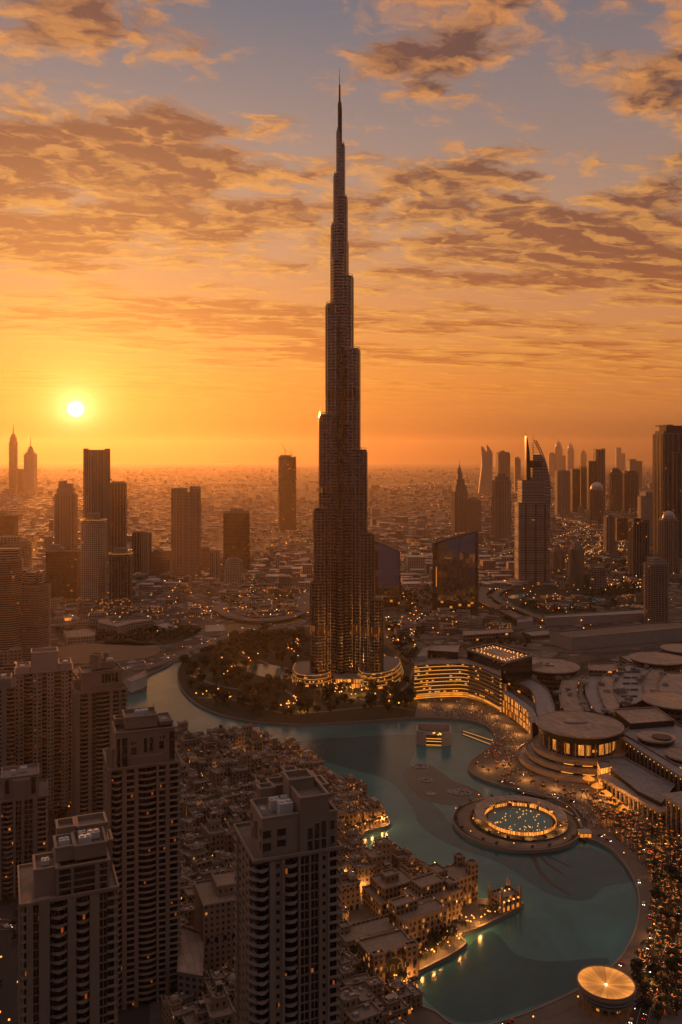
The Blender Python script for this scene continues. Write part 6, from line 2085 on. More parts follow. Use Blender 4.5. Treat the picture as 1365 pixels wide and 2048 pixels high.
PROTO = []
for i, (k, w, d, h, lit) in enumerate([('L', 20, 17, 12, 0), ('U', 22, 18, 14, 0), ('T', 19, 20, 15, 0), ('S', 18, 15, 11, 0), ('B', 17, 15, 17, 0), ('L', 16, 20, 18, 0), ('U', 18, 18, 10, 0), ('T', 21, 16, 13, 1), ('S', 20, 16, 14, 1), ('B', 15, 13, 12, 1)]):
    PROTO.append((town_house(k, w, d, h, bool(lit), i), k, w, d, h, lit))
SHAPE = {'L': 'two winged corner house', 'U': 'court house', 'T': 'stepped house, tall middle', 'S': 'house with raised end', 'B': 'square house with roof room'}
OLDPOLY = GP([(352, 1492), (510, 1478), (560, 1505), (610, 1530), (690, 1566), (730, 1598), (758, 1636), (708, 1664), (712, 1700), (800, 1728), (870, 1752), (930, 1790), (976, 1815), (916, 1858), (905, 1888), (880, 1906), (806, 1952), (812, 2010), (850, 2100), (300, 2120), (300, 1500)])
used_house = set()
TOWERS_XY = []
for o in list(bpy.data.objects):
    if o.name.startswith('residential_tower'):
        TOWERS_XY.append((o.location.x, o.location.y))
BIG = []          # spots taken by the larger buildings placed by hand


def zone(x, y):
    px, py = CX + x / y * F, HY + (CAMZ - 8) / y * F
    if py < 1560: return 'on the far tip of the old town'
    if px > 690 and py < 1700: return 'on the bend by the small cove'
    if px > 800: return 'on the waterfront facing the open lake'
    if px > 680: return 'in the lanes right of the central tower'
    if py < 1700: return 'in the lanes behind the central tower'
    return 'between the balcony tower and central tower'


def hand_block(label, px, py, w, d, h, rz, parts, lit=True, name='waterfront_block'):
    p = G(px, py)
    t = thing(name, label, 'building', (p.x, p.y, GZ), rz)
    BIG.append((p.x, p.y, max(w, d) * 0.62))
    for (x0, x1, y0, y1, z1) in parts:
        mb = MB(); mb.tray([(x0 * w, y0 * d), (x1 * w, y0 * d), (x1 * w, y1 * d), (x0 * w, y1 * d)], 0, z1 * h, 0.6, 1.3)
        o = mb.build('building_block', FC['townlit'] if lit else FC['town'], t)
        mb = MB(); mb.ring(rect((x1 - x0) * w + 0.7, (y1 - y0) * d + 0.7, (x0 + x1) / 2 * w, (y0 + y1) / 2 * d), z1 * h - 0.9, z1 * h - 0.2, 0.3); mb.build('parapet', M['towntrim'], o)
    n = int(w / 4.5)
    y0 = min(p[2] for p in parts) * d
    for k in range(n):
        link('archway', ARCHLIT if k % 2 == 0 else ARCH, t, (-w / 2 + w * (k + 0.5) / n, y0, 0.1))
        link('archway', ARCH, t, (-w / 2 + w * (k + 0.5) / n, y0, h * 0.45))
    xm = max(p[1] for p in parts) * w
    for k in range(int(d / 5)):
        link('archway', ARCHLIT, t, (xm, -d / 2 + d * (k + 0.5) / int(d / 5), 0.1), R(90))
        link('window', TOWNWIN, t, (xm, -d / 2 + d * (k + 0.5) / int(d / 5), h * 0.5), R(90))
    return t


hand_block('tall waterfront block with twin pinnacled corners at the end of the promenade', 905, 1800, 30, 20, 22, R(32), [(-0.5, 0.5, -0.5, 0.5, 0.9), (0.3, 0.5, -0.5, -0.2, 1.25), (0.32, 0.5, 0.2, 0.5, 1.2), (-0.5, -0.2, -0.1, 0.5, 1.1)])
hand_block('lit waterfront hotel block with a long loggia below the pinnacled block', 862, 1838, 36, 22, 24, R(32), [(-0.5, 0.5, -0.5, 0.5, 0.85), (-0.3, 0.25, -0.2, 0.4, 1.1), (0.3, 0.5, -0.3, 0.1, 1.0)])
hand_block('plain walled waterfront hotel wing above the dark planted quay', 836, 1878, 34, 18, 26, R(30), [(-0.5, 0.5, -0.5, 0.5, 0.8), (-0.5, 0.0, 0.0, 0.5, 1.0)])
hand_block('gate building with one great dark arch beside the lower quay', 776, 1952, 30, 22, 22, R(24), [(-0.5, 0.5, -0.3, 0.5, 0.9), (-0.5, -0.24, -0.5, -0.3, 1.0), (0.24, 0.5, -0.5, -0.3, 1.0)])
hand_block('round fronted court building with an upper arcade', 786, 1812, 34, 26, 17, R(28), [(-0.5, 0.5, -0.5, 0.5, 0.7), (-0.36, 0.36, -0.36, 0.4, 1.15), (-0.2, 0.1, -0.1, 0.2, 1.4)])
hand_block('long low market hall with a row of small roof domes', 738, 1896, 40, 16, 15, R(26), [(-0.5, 0.5, -0.5, 0.5, 0.9), (-0.5, -0.3, 0.1, 0.5, 1.15)], False)
hand_block('dark side building beside the central tower with plain window rows', 440, 1930, 26, 30, 52, R(20), [(-0.5, 0.5, -0.5, 0.5, 0.9), (-0.1, 0.5, -0.2, 0.4, 1.0)], False)
# great arch of the gate building
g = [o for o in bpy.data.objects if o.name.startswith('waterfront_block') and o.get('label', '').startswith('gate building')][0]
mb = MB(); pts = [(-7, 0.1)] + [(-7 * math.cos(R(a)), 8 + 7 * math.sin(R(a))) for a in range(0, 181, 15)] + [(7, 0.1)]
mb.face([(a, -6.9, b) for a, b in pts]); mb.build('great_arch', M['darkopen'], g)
mb = MB()
for a, b in zip(pts, pts[1:]): mb.tube((a[0], -6.9, a[1]), (b[0], -6.9, b[1]), 0.6, n=5)
mb.build('arch_surround', M['towntrim'], g)
cand = []
ang = R(26)
for i in range(-40, 60):
    for j in range(-10, 70):
        x, y = rot2(i * 19.5, j * 19.0, ang)
        x, y = x + uni(-3.2, 3.2) - 60, y + uni(-3.2, 3.2) + 460
        if not inside(OLDPOLY, x, y): continue
        px, py = CX + x / y * F, HY + CAMZ / y * F
        if px < 330 or px > 1010 or py > 2140: continue
        if any((x - a) ** 2 + (y - b) ** 2 < 31 ** 2 for a, b in TOWERS_XY): continue
        if any((x - a) ** 2 + (y - b) ** 2 < (r + 9) ** 2 for a, b, r in BIG): continue
        cand.append((x, y))
random.shuffle(cand)
for i, (x, y) in enumerate(cand):
    px, py = CX + x / y * F, HY + CAMZ / y * F
    near_water = not inside(grow(ccw(OLDPOLY), -26), x, y) and px > 500
    pool = [p for p in PROTO if p[5]] if (near_water and rnd() < 0.6) else [p for p in PROTO if not p[5]]
    p = random.choice(pool)
    sc = uni(0.78, 1.08)
    shz = uni(0.8, 1.35)
    hh = 'tall ' if p[4] * shz > 16 else 'low ' if p[4] * shz < 11 else ''
    lab = f"{hh}{'lit ' if p[5] else ''}beige {SHAPE[p[1]]} {zone(x, y)}"
    if p[0] not in used_house:
        used_house.add(p[0]); o = p[0]
        o.location = (x, y, GZ); o.rotation_euler = (0, 0, ang + random.choice([0, R(90), R(-90)]) + uni(-.12, .12)); o.scale = (sc, sc, sc * shz)
        o['label'] = lab; o['group'] = 'old town houses on the near bank'
    else:
        dup(p[0], (x, y, GZ), ang + random.choice([0, R(90), R(-90), 0]) + uni(-.12, .12), lab, 'old town houses on the near bank', (sc, sc, sc * shz))
for p in PROTO:
    if p[0] not in used_house:
        for c in [c for c in bpy.data.objects if c.parent == p[0]]:
            for g2 in [g2 for g2 in bpy.data.objects if g2.parent == c]: bpy.data.objects.remove(g2)
            bpy.data.objects.remove(c)
        bpy.data.objects.remove(p[0])


# the lit pier pavilion with four corner pinnacles
def pier_pavilion():
    p = G(1010, 1812)
    t = thing('pier_pavilion', 'lit pavilion with four corner pinnacles at the tip of the pier', 'pavilion', (p.x, p.y, GZ), R(30))
    w, d, h = 17, 12, 10
    mb = MB(); mb.tray(rect(w, d), 0, h, 0.6, 1.5); mb.build('wall', FC['townlit'], t)
    for sx in (-1, 1):
        for sy in (-1, 1):
            mb = MB(); mb.box(sx * w / 2 - 1, sx * w / 2 + 1, sy * d / 2 - 1, sy * d / 2 + 1, 0, h + 4)
            mb.lathe([(1.0, h + 4), (0.5, h + 5.4), (0, h + 7)], 8, sx * w / 2, sy * d / 2); mb.build('pinnacle', M['towntrim'], t)
    for k in range(4):
        link('archway', ARCHLIT, t, (-w / 2 + w * (k + 0.5) / 4, -d / 2, 0.2))
        mb = MB(); mb.lathe([(0.5, 0), (0.7, 0.5), (0, 1)], 6); mb.build('lamp', M['lamp'], t, (-w / 2 + w * (k + 0.5) / 4, -d / 2 - 0.8, h * 0.7))
    for k in range(3):
        mb = MB(); mb.lathe([(0.4, 0), (0.6, 0.5), (0, 1)], 6); mb.build('lamp', M['lamp'], t, (-4 + 4 * k, 0, h + 0.4))


pier_pavilion()
# lit boat shaped hall on the far tip
p = G(480, 1470)
t = thing('barrel_hall', 'low barrel roofed hall with a lit end on the far tip of the old town', 'hall', (p.x, p.y, GZ), R(4))
mb = MB()
n = 8
for i in range(n):
    a, b = R(180 * i / n), R(180 * (i + 1) / n)
    mb.face([(-22, 7 * math.cos(a), 3 + 5 * math.sin(a)), (22, 7 * math.cos(a), 3 + 5 * math.sin(a)), (22, 7 * math.cos(b), 3 + 5 * math.sin(b)), (-22, 7 * math.cos(b), 3 + 5 * math.sin(b))])
mb.build('barrel_roof', M['towntrim'], t)
mb = MB(); mb.box(-22, 22, -6.8, 6.8, 0, 3); mb.build('wall', FC['town'], t)
mb = MB()
pts = [(7 * math.cos(R(180 * i / n)), 3 + 5 * math.sin(R(180 * i / n))) for i in range(n + 1)]
mb.face([(21.8, a, b) for a, b in pts]); mb.build('lit_end', M['goldlit'], t)
mb = MB(); mb.box(10, 20, -7.1, -6.9, 0.3, 3); mb.build('lit_front', M['goldlit'], t)


# ------------------------------------------------------------------ trees, palms, lamps, cars and the far city
def crown_mesh(name, r, h, n, seed, mat, squash=0.8):
    rg = random.Random(seed)
    mb = MB()
    lobes = [(rg.uniform(-.5, .5) * r, rg.uniform(-.5, .5) * r, h + rg.uniform(-.35, .45) * r, r * rg.uniform(.45, .75)) for _ in range(7)]
    for i in range(n):
        lx, ly, lz, lr = lobes[i % len(lobes)]
        v = Vector((rg.gauss(0, 1), rg.gauss(0, 1), rg.gauss(0, 1))).normalized() * lr * rg.uniform(0.65, 1.08)
        c = Vector((lx + v.x, ly + v.y, lz + v.z * squash))
        nrm = (v.normalized() + Vector((rg.uniform(-.6, .6), rg.uniform(-.6, .6), rg.uniform(-.2, .8)))).normalized()
        s = nrm.orthogonal().normalized() * rg.uniform(0.45, 0.95) * r * 0.2; t = nrm.cross(s) * rg.uniform(0.7, 1.2)
        mb.face([c - s - t * 0.3, c + t, c + s - t * 0.2, c - t])
    return mb.mesh(name, [mat])


def make_tree(seed, mat, r=4.2, h=5.4, n=260):
    t = thing('tree', 'x', 'tree', (0, 0, -900))
    mb = MB(); mb.tube((0, 0, 0), (0.2, 0.1, h * 0.62), 0.38, 0.22, 6)
    for a in range(4):
        mb.tube((0.2, 0.1, h * 0.5), (math.cos(a * 1.6) * r * 0.45, math.sin(a * 1.6) * r * 0.45, h * 0.95), 0.16, 0.06, 5)
    mb.build('trunk', M['trunk'], t)
    link('crown', crown_mesh('crown', r, h, n, seed, mat), t)
    return t


def make_palm(seed, lit):
    rg = random.Random(seed)
    t = thing('palm_tree', 'x', 'palm tree', (0, 0, -900))
    H = 8.0
    mb = MB(); mb.tube((0, 0, 0), (0.25, 0.1, H * 0.5), 0.34, 0.27, 6); mb.tube((0.25, 0.1, H * 0.5), (0.3, 0.3, H), 0.27, 0.24, 6)
    mb.build('trunk', M['trunk'], t)
    mb = MB()
    for k in range(15):
        a = 6.283 * k / 15 + rg.uniform(-.2, .2)
        up = rg.uniform(0.1, 0.9)
        pts = []
        for j in range(5):
            f = j / 4
            rr = 3.6 * f
            pts.append(Vector((0.3 + rr * math.cos(a), 0.3 + rr * math.sin(a), H + 0.2 + up * 2.0 * f - 2.6 * f * f)))
        sd = Vector((-math.sin(a), math.cos(a), 0))
        for j in range(4):
            w0, w1 = 0.65 * math.sin(math.pi * (0.12 + 0.8 * j / 4)), 0.65 * math.sin(math.pi * (0.12 + 0.8 * (j + 1) / 4))
            mb.face([pts[j] - sd * w0 - Vector((0, 0, .25 * w0)), pts[j], pts[j + 1], pts[j + 1] - sd * w1 - Vector((0, 0, .25 * w1))])
            mb.face([pts[j], pts[j] + sd * w0 - Vector((0, 0, .25 * w0)), pts[j + 1] + sd * w1 - Vector((0, 0, .25 * w1)), pts[j + 1]])
    mb.build('crown', M['palm'], t)
    if lit:
        mb = MB()
        hp = []
        for k in range(31):
            a = k * 0.95; f = k / 30
            hp.append((0.28 * f + 0.42 * math.cos(a), 0.26 * f + 0.42 * math.sin(a), H * (0.04 + 0.94 * f)))
        for k in range(4):
            a = 29.0 + k * 1.3
            hp.append((0.3 + 1.3 * math.cos(a), 0.3 + 1.3 * math.sin(a), H + 0.2 + 0.25 * (k % 2)))
        for p, q in zip(hp, hp[1:]):
            mb.face([p, q, (q[0], q[1], q[2] + 0.26), (p[0], p[1], p[2] + 0.26)])
        mb.build('light_string', M['lamp_soft'], t)
    return t


def make_lamp():
    t = thing('street_lamp', 'x', 'street lamp', (0, 0, -900))
    mb = MB(); mb.tube((0, 0, 0), (0, 0, 6), 0.12, 0.08, 6); mb.tube((0, 0, 5.9), (0.9, 0, 6.2), 0.07, 0.06, 5); mb.lathe([(0.3, 0), (0.3, 0.3), (0.12, 0.5)], 8); mb.build('post', M['dark'], t)
    mb = MB(); mb.lathe([(0.0, 5.6), (0.5, 5.8), (0.55, 6.1), (0.25, 6.5), (0, 6.6)], 8, 0.9, 0); mb.build('lamp_head', M['lamp'], t)
    return t


CARMESH = {}


def car_mesh(col):
    if col in CARMESH: return CARMESH[col]
    mb = MB()
    pr = [(-2.2, .35), (-2.2, .95), (-1.5, 1.05), (-1.0, 1.45), (0.7, 1.45), (1.3, 1.0), (2.15, .85), (2.2, .35)]
    for sy in (-0.88, 0.88):
        P = [(a, sy, b) for a, b in pr]
        tri = tessellate_polygon([[Vector((a, b, 0)) for a, b in pr]])
        for q in tri:
            f = [P[i] for i in q]
            mb.face(f if sy > 0 else f[::-1], None, 0)
    for i in range(len(pr)):
        a, b = pr[i], pr[(i + 1) % len(pr)]
        mb.face([(a[0], -.88, a[1]), (b[0], -.88, b[1]), (b[0], .88, b[1]), (a[0], .88, a[1])], None, 1 if i in (2, 4) else 0)
    for sx in (-1.35, 1.35):
        for sy in (-.9, .9):
            mb.tube((sx, sy - .1, .33), (sx, sy + .1, .33), .33, n=8, mi=2)
    for sy in (-.6, .6):
        mb.box(2.15, 2.26, sy - .2, sy + .2, .6, .85, 3)
        mb.box(-2.26, -2.15, sy - .22, sy + .22, .7, .95, 4)
    CARMESH[col] = mb.mesh('parked_car', [M['car_' + col], M['glass'], M['dark'], M['lamp_white'], M['red']])
    return CARMESH[col]


for k, c in (('white', (.6, .58, .55)), ('black', (.02, .02, .022)), ('red', (.25, .02, .015)), ('blue', (.02, .05, .2)), ('silver', (.32, .32, .33))):
    M['car_' + k] = plain(k + ' car paint', c, 0.25, var=0.05)

TREES = [make_tree(1, M['leaf']), make_tree(2, M['leaf2'], 3.6, 4.8), make_tree(3, M['leaf'], 5.0, 6.2, 320), make_tree(4, M['leaf2'], 3.0, 4.2, 200)]
PALMS = [make_palm(1, False), make_palm(2, False)]
LITPALM = [make_palm(3, True), make_palm(4, True), make_palm(5, True)]
LAMP0 = make_lamp()
USED = set()


def put(proto, loc, rz, label, group, sc=1.0):
    if proto.name not in USED:
        USED.add(proto.name)
        proto.location = loc; proto.rotation_euler = (0, 0, rz); proto.scale = (sc,) * 3
        proto['label'] = label; proto['group'] = group
        return proto
    return dup(proto, loc, rz, label, group, sc)


def scatter(px_poly, n, minpx=3.0, z=GZ):
    """points spread over a patch of ground, spaced evenly on the ground"""
    poly = GP(px_poly, z)
    x0, x1 = min(p[0] for p in poly), max(p[0] for p in poly); y0, y1 = min(p[1] for p in poly), max(p[1] for p in poly)
    out = []
    tries = 0
    while len(out) < n and tries < n * 60:
        tries += 1
        x, y = uni(x0, x1), uni(y0, y1)
        if inside(poly, x, y) and not inside(SHORE, x, y) and all((x - a) ** 2 + (y - b) ** 2 > minpx ** 2 for a, b in out[-400:]):
            out.append((x, y))
    return out


ISLAND = [(364, 1332), (420, 1296), (520, 1266), (600, 1268), (622, 1320), (584, 1344), (584, 1376), (664, 1384), (740, 1382), (812, 1360), (828, 1398), (830, 1426), (700, 1434), (610, 1438), (560, 1437), (500, 1431), (440, 1419), (404, 1404), (380, 1386), (366, 1366)]
POND = GP([(478, 1330), (570, 1326), (596, 1346), (575, 1362), (515, 1356)])
for x, y in scatter(ISLAND, 250, 8.0):
    if inside(POND, x, y): continue
    py = HY + CAMZ / y * F
    w = 'on the park shore below the tallest tower' if py > 1405 else 'in the park round the small pond' if py > 1320 else 'at the back of the tower park'
    if rnd() < 0.16:
        put(random.choice(PALMS), (x, y, GZ), uni(0, 6), 'unlit palm tree ' + w, 'palms of the tower park', uni(0.8, 1.25))
    else:
        i = random.randrange(4)
        put(TREES[i], (x, y, GZ), uni(0, 6), ['rounded dark tree ', 'small olive tree ', 'big dark spreading tree ', 'low olive bushy tree '][i] + w, 'trees of the tower park', uni(1.15, 2.1))
# trees that read as one wooded mass further off
def wood(name, label, patches, scale=1.0):
    mb = MB()
    for px_poly, n in patches:
        for x, y in scatter(px_poly, n, 4.0):
            r = uni(3, 6.5) * scale
            for k in range(16):
                v = Vector((random.gauss(0, 1), random.gauss(0, 1), abs(random.gauss(0, .8)))).normalized() * r
                c = Vector((x + v.x * .9, y + v.y * .9, GZ + r * .5 + v.z * .9))
                s = v.orthogonal().normalized() * r * .45; t = v.cross(s).normalized() * r * .45
                mb.face([c - s, c - t, c + s, c + t])
    tag(mb.build(name, M['leaf']), label, 'trees', kind='stuff')


wood('woods', 'dark wooded patches between the city blocks', [
    ([(110, 1262), (240, 1256), (390, 1256), (400, 1264), (330, 1284), (160, 1280)], 160), ([(1020, 1206), (1120, 1204), (1280, 1196), (1285, 1212), (1180, 1224), (1060, 1222)], 90),
    ([(1000, 1120), (1030, 1100), (1030, 1150), (980, 1170)], 50), ([(1170, 1185), (1270, 1165), (1285, 1190), (1180, 1195)], 110), ([(1190, 1100), (1255, 1104), (1250, 1150), (1215, 1150)], 120),
    ([(795, 1190), (862, 1170), (865, 1215), (800, 1230)], 70), ([(440, 1190), (600, 1185), (600, 1235), (460, 1240)], 90), ([(770, 1250), (860, 1240), (820, 1330), (800, 1330)], 80),
    ([(1110, 1045), (1165, 1060), (1180, 1085), (1130, 1085)], 60), ([(640, 1262), (760, 1270), (620, 1290), (560, 1270)], 40), ([(960, 1270), (1060, 1280), (1060, 1296), (960, 1288)], 30)])

# the boulevard round the lake: lit palms, lamps, cars
BOUL = [(1176, 1612), (1225, 1608), (1310, 1672), (1335, 1640), (1372, 1660), (1372, 2000), (1335, 2040), (1290, 1985), (1272, 1935), (1300, 1880), (1312, 1800), (1300, 1750), (1262, 1702), (1210, 1664)]
RP = GP([(1330, 1640), (1350, 1640), (1356, 1960), (1318, 1960), (1335, 1830)])
for x, y in scatter(BOUL, 190, 5.0):
    py = HY + CAMZ / y * F
    w = 'by the lower bend of the lake boulevard' if py > 1850 else 'along the middle of the lake boulevard' if py > 1730 else 'at the upper end of the lake boulevard'
    put(random.choice(LITPALM), (x, y, GZ), uni(0, 6), 'palm wrapped in orange lights ' + w, 'lit palms along the lake boulevard', uni(0.75, 1.15))
for x, y in scatter([(1000, 1500), (1028, 1510), (1030, 1545), (1100, 1570), (1230, 1604), (1180, 1610), (1060, 1578), (985, 1560), (950, 1540), (985, 1500)], 42, 6.0):
    put(random.choice(LITPALM), (x, y, GZ), uni(0, 6), 'palm wrapped in orange lights on the terrace below the biggest round building', 'lit palms along the lake boulevard', uni(0.6, 0.95))
for x, y in scatter([(1270, 1940), (1370, 1960), (1370, 2048), (1290, 2048), (1276, 1990)], 22, 8.0) + scatter([(1180, 1625), (1290, 1680), (1310, 1760), (1320, 1900), (1365, 1990), (1365, 1700)], 26, 9.0):
    put(TREES[random.randrange(4)], (x, y, GZ), uni(0, 6), 'dark unlit tree among the lit palms of the boulevard', 'trees of the lake boulevard', uni(0.8, 1.2))
RC = RING[0]
for k in range(46):
    a = 6.283 * k / 46 + uni(-.05, .05)
    rr = RING[2] * (0.955 if k % 2 else 0.69)
    x, y = RC.x + rr * math.cos(a), RC.y + rr * math.sin(a)
    if k % 3 == 0:
        put(LAMP0, (x, y, GZ + 0.3), a, 'street lamp on the rim of the round fountain island', 'lamps on the fountain island', 0.8)
    else:
        put(TREES[3 if k % 2 else 1], (x, y, GZ + 0.2), a, 'small round clipped tree on the round fountain island', 'trees on the fountain island', 0.55)
for x, y in scatter([(-30, 1760), (70, 1800), (60, 2100), (-120, 2100)], 20, 8.0) + scatter([(340, 1880), (440, 1950), (470, 2100), (330, 2100)], 14, 7.0) + scatter([(90, 1560), (160, 1580), (150, 1660), (100, 1700)], 8, 8):
    put(TREES[random.randrange(4)], (x, y, GZ), uni(0, 6), 'dark street tree at the foot of the near towers', 'trees at the foot of the near towers', uni(0.9, 1.4))
# lamps
def lamps_along(pts, step, off, label, group, sc=1.0):
    acc = 0.0
    for i in range(len(pts) - 1):
        a, b = Vector(pts[i][:2]), Vector(pts[i + 1][:2])
        L = (b - a).length
        while acc < L:
            p = a + (b - a) * (acc / L)
            t = (b - a).normalized()
            for sg in ((-1, 1) if off else (1,)):
                x, y = p.x - t.y * off * sg, p.y + t.x * off * sg
                if not inside(SHORE, x, y):
                    put(LAMP0, (x, y, GZ), math.atan2(t.y, t.x) + (R(-90) if sg > 0 else R(90)), label, group, sc)
            acc += step
        acc -= L


lamps_along(RD['lake'], 34, 7.0, 'street lamp along the lakeside road', 'lamps along the lakeside road', 0.9)
lamps_along(RD['inner'], 44, 7.5, 'street lamp along the inner road behind the lit palms', 'lamps along the inner road', 0.9)
lamps_along(RD['west'], 56, 8.5, 'street lamp along the shore road of the tower park', 'lamps along the shore road')
for px, n in (([(560, 1432), (590, 1405), (612, 1402), (618, 1418), (600, 1430)], 18), ([(376, 1400), (440, 1392), (480, 1402), (470, 1412)], 8), ([(440, 1330), (500, 1310), (520, 1322), (470, 1350), (452, 1372)], 14),
              ([(570, 1296), (600, 1290), (596, 1325), (580, 1322)], 14), ([(660, 1385), (730, 1384), (740, 1400), (670, 1404)], 16), ([(740, 1395), (826, 1392), (828, 1424), (740, 1426)], 10)):
    for x, y in scatter(px, n, 3.0):
        put(LAMP0, (x, y, GZ), uni(0, 6), 'warm garden lamp in the park below the tallest tower', 'lamps of the tower park', uni(1.3, 2.0))
for x, y in scatter([(836, 1404), (960, 1408), (1000, 1440), (1040, 1470), (1045, 1500), (1005, 1535), (975, 1510), (992, 1470), (960, 1444), (880, 1432), (836, 1428)], 40, 4.0):
    put(LAMP0, (x, y, GZ), uni(0, 6), 'warm lamp on the crowded quay before the gold lined hotel', 'lamps of the hotel quay', uni(0.4, 0.7))
for x, y in scatter([(-40, 1740), (120, 1640), (150, 1600), (210, 1720), (60, 2080), (-120, 2080)], 18, 6.0) + scatter([(340, 1850), (470, 1960), (470, 2100), (330, 2100)], 14, 6.0):
    put(LAMP0, (x, y, GZ), uni(0, 6), 'street lamp in the streets at the foot of the near towers', 'lamps at the foot of the near towers', 1.1)
RD['near'] = road('near_street', [(-60, 1830), (30, 1850), (110, 1800), (170, 1700), (240, 1560)], 12, GZ + 0.2)
RD['near2'] = road('near_street', [(330, 2100), (370, 1990), (420, 1960), (480, 1990)], 9, GZ + 0.2)
# cars
def cars_along(pts, n, off, label, z, jitter=1.0):
    segs = [(Vector(a[:2]), Vector(b[:2])) for a, b in zip(pts, pts[1:])]
    for _ in range(n):
        a, b = random.choice(segs)
        p = a + (b - a) * rnd()
        t = (b - a).normalized()
        sg = random.choice((-1, 1))
        o = off * sg + uni(-jitter, jitter)
        x, y = p.x - t.y * o, p.y + t.x * o
        if inside(SHORE, x, y) : continue
        col = random.choice(['white', 'black', 'red', 'blue', 'silver', 'white'])
        tag(link('car', car_mesh(col), None, (x, y, z), math.atan2(t.y, t.x) + (math.pi if sg > 0 else 0)), f'{col} car {label}', 'car', 'cars ' + label)


ringpts = [(RC.x + RING[2] * 0.83 * math.cos(R(a)), RC.y + RING[2] * 0.83 * math.sin(R(a))) for a in range(170, 372, 8)]
cars_along(ringpts, 34, 2.2, 'on the ring road of the fountain island', GZ + 0.35)
cars_along(RD['lake'], 14, 2.8, 'on the lakeside road', GZ + 0.2)
cars_along(RD['inner'], 30, 2.6, 'on the inner road behind the lit palms', GZ + 0.24)
cars_along(RD['bou'], 26, 2.2, 'on the service road between the palms', GZ + 0.28)
cars_along(RD['west'], 22, 3.4, 'on the shore road of the tower park', GZ + 0.18)
cars_along(RD['near'], 24, 2.6, 'in the street at the foot of the near towers', GZ + 0.24)
cars_along(RD['near2'], 8, 2.0, 'in the street at the foot of the near towers', GZ + 0.24)
# lanterns of the waterfront
QUAY = shore_run(45, 63, 3.0)
for k in range(0, len(QUAY), 2):
    p = QUAY[k]
    put(LAMP0, (p[0], p[1], GZ), uni(0, 6), 'quay lamp on the old town waterfront', 'lamps of the old town waterfront', uni(0.6, 1.0))
for px, n in (([(900, 1850), (1030, 1806), (1030, 1812), (905, 1888)], 16), ([(730, 1650), (770, 1640), (772, 1648), (700, 1672)], 16), ([(690, 1660), (720, 1668), (720, 1690), (690, 1690)], 10), ([(790, 1960), (832, 1968), (828, 2000), (770, 2010)], 16), ([(850, 1900), (915, 1872), (920, 1890), (830, 1940)], 14)):
    for x, y in scatter(px, n, 2.0):
        put(LAMP0, (x, y, GZ), uni(0, 6), 'warm lamp between the houses of the old town', 'lamps in the old town', uni(0.6, 1.1))
    for x, y in scatter(px, 7, 4.0):
        put(random.choice(PALMS), (x, y, GZ), uni(0, 6), 'palm tree on the old town waterfront', 'palms of the old town', uni(0.7, 1.0))
for x, y in scatter([(690, 1900), (830, 1880), (900, 1880), (800, 1960), (690, 1960)], 26, 6.0):
    put(TREES[random.randrange(4)], (x, y, GZ), uni(0, 6), 'dark tree between the houses of the old town', 'trees of the old town', uni(0.7, 1.1))
for p in TREES + PALMS + LITPALM + [LAMP0]:
    if p.name not in USED:
        for c in [c for c in bpy.data.objects if c.parent == p]: bpy.data.objects.remove(c)
        bpy.data.objects.remove(p)

# ------------------------------------------------------------------ the low city
LOWMESH = []
for k in range(9):
    rg = random.Random(k)
    mb = MB()
    w, d, h = rg.uniform(16, 46), rg.uniform(12, 30), rg.uniform(5, 20)
    mb.tray(rect(w, d), 0, h, 0.6, 1.0)
    if k % 3 == 0: mb.tray(rect(w * 0.5, d * 0.7, w * 0.2, d * 0.05), h - 1, h * 1.35, 0.6, 1.0)
    if k % 3 == 1: mb.tray(rect(w * 0.55, d * 0.6, -w * 0.75, d * 0.1), 0, h * 0.6, 0.6, 1.0)
    for j in range(4):
        x, y = rg.uniform(-w * .35, w * .35), rg.uniform(-d * .3, d * .3)
        mb.box(x - 1.5, x + 1.5, y - 1, y + 1, h - 1.0, h + rg.uniform(0.4, 1.8))
    LOWMESH.append(mb.mesh('low_building', [FC['lowlit'] if k in (2, 5) else M['lowpale'] if k in (1, 4, 7) else FC['low']] if 'lowpale' in M else [FC['lowlit'] if k in (2, 5) else FC['grid'] if k in (1, 4, 7) else FC['low']]))
WORD = ['wide flat', 'stepped', 'small square', 'long low', 'two part', 'lit', 'boxy', 'pale', 'tall']


def far_zone(x, y):
    px = CX + x / y * F
    py = HY + CAMZ / y * F
    if px < 330: return 'in the sunlit quarter at the far bank'
    if px < 620: return 'around the elevated loop road'
    if px < 870: return 'behind the tallest tower'
    if px < 1040: return 'behind the mirror glass slab'
    return 'below the towers by the highway'


OCC = [(o.location.x, o.location.y) for o in bpy.data.objects if o.parent is None and o.name.split('.')[0] in ('tower', 'hotel_tower', 'office_slab')]
lows = []
for px_poly, n in (([(60, 1150), (620, 1090), (620, 1180), (420, 1200), (110, 1225)], 95), ([(100, 1225), (400, 1205), (420, 1245), (110, 1255)], 26), ([(640, 1080), (1030, 1080), (1030, 1150), (960, 1180), (780, 1200), (640, 1180)], 62),
                   ([(1040, 1085), (1365, 1085), (1365, 1175), (1180, 1180), (1060, 1160)], 62), ([(450, 1192), (600, 1190), (600, 1236), (460, 1236)], 26), ([(800, 1228), (1000, 1228), (1010, 1270), (800, 1278)], 22), ([(1060, 1200), (1280, 1205), (1280, 1226), (1060, 1222)], 16)):
    for x, y in scatter(px_poly, n, 26):
        if all((x - a) ** 2 + (y - b) ** 2 > 52 ** 2 for a, b in OCC): lows.append((x, y))
lows.sort(key=lambda p: p[1])
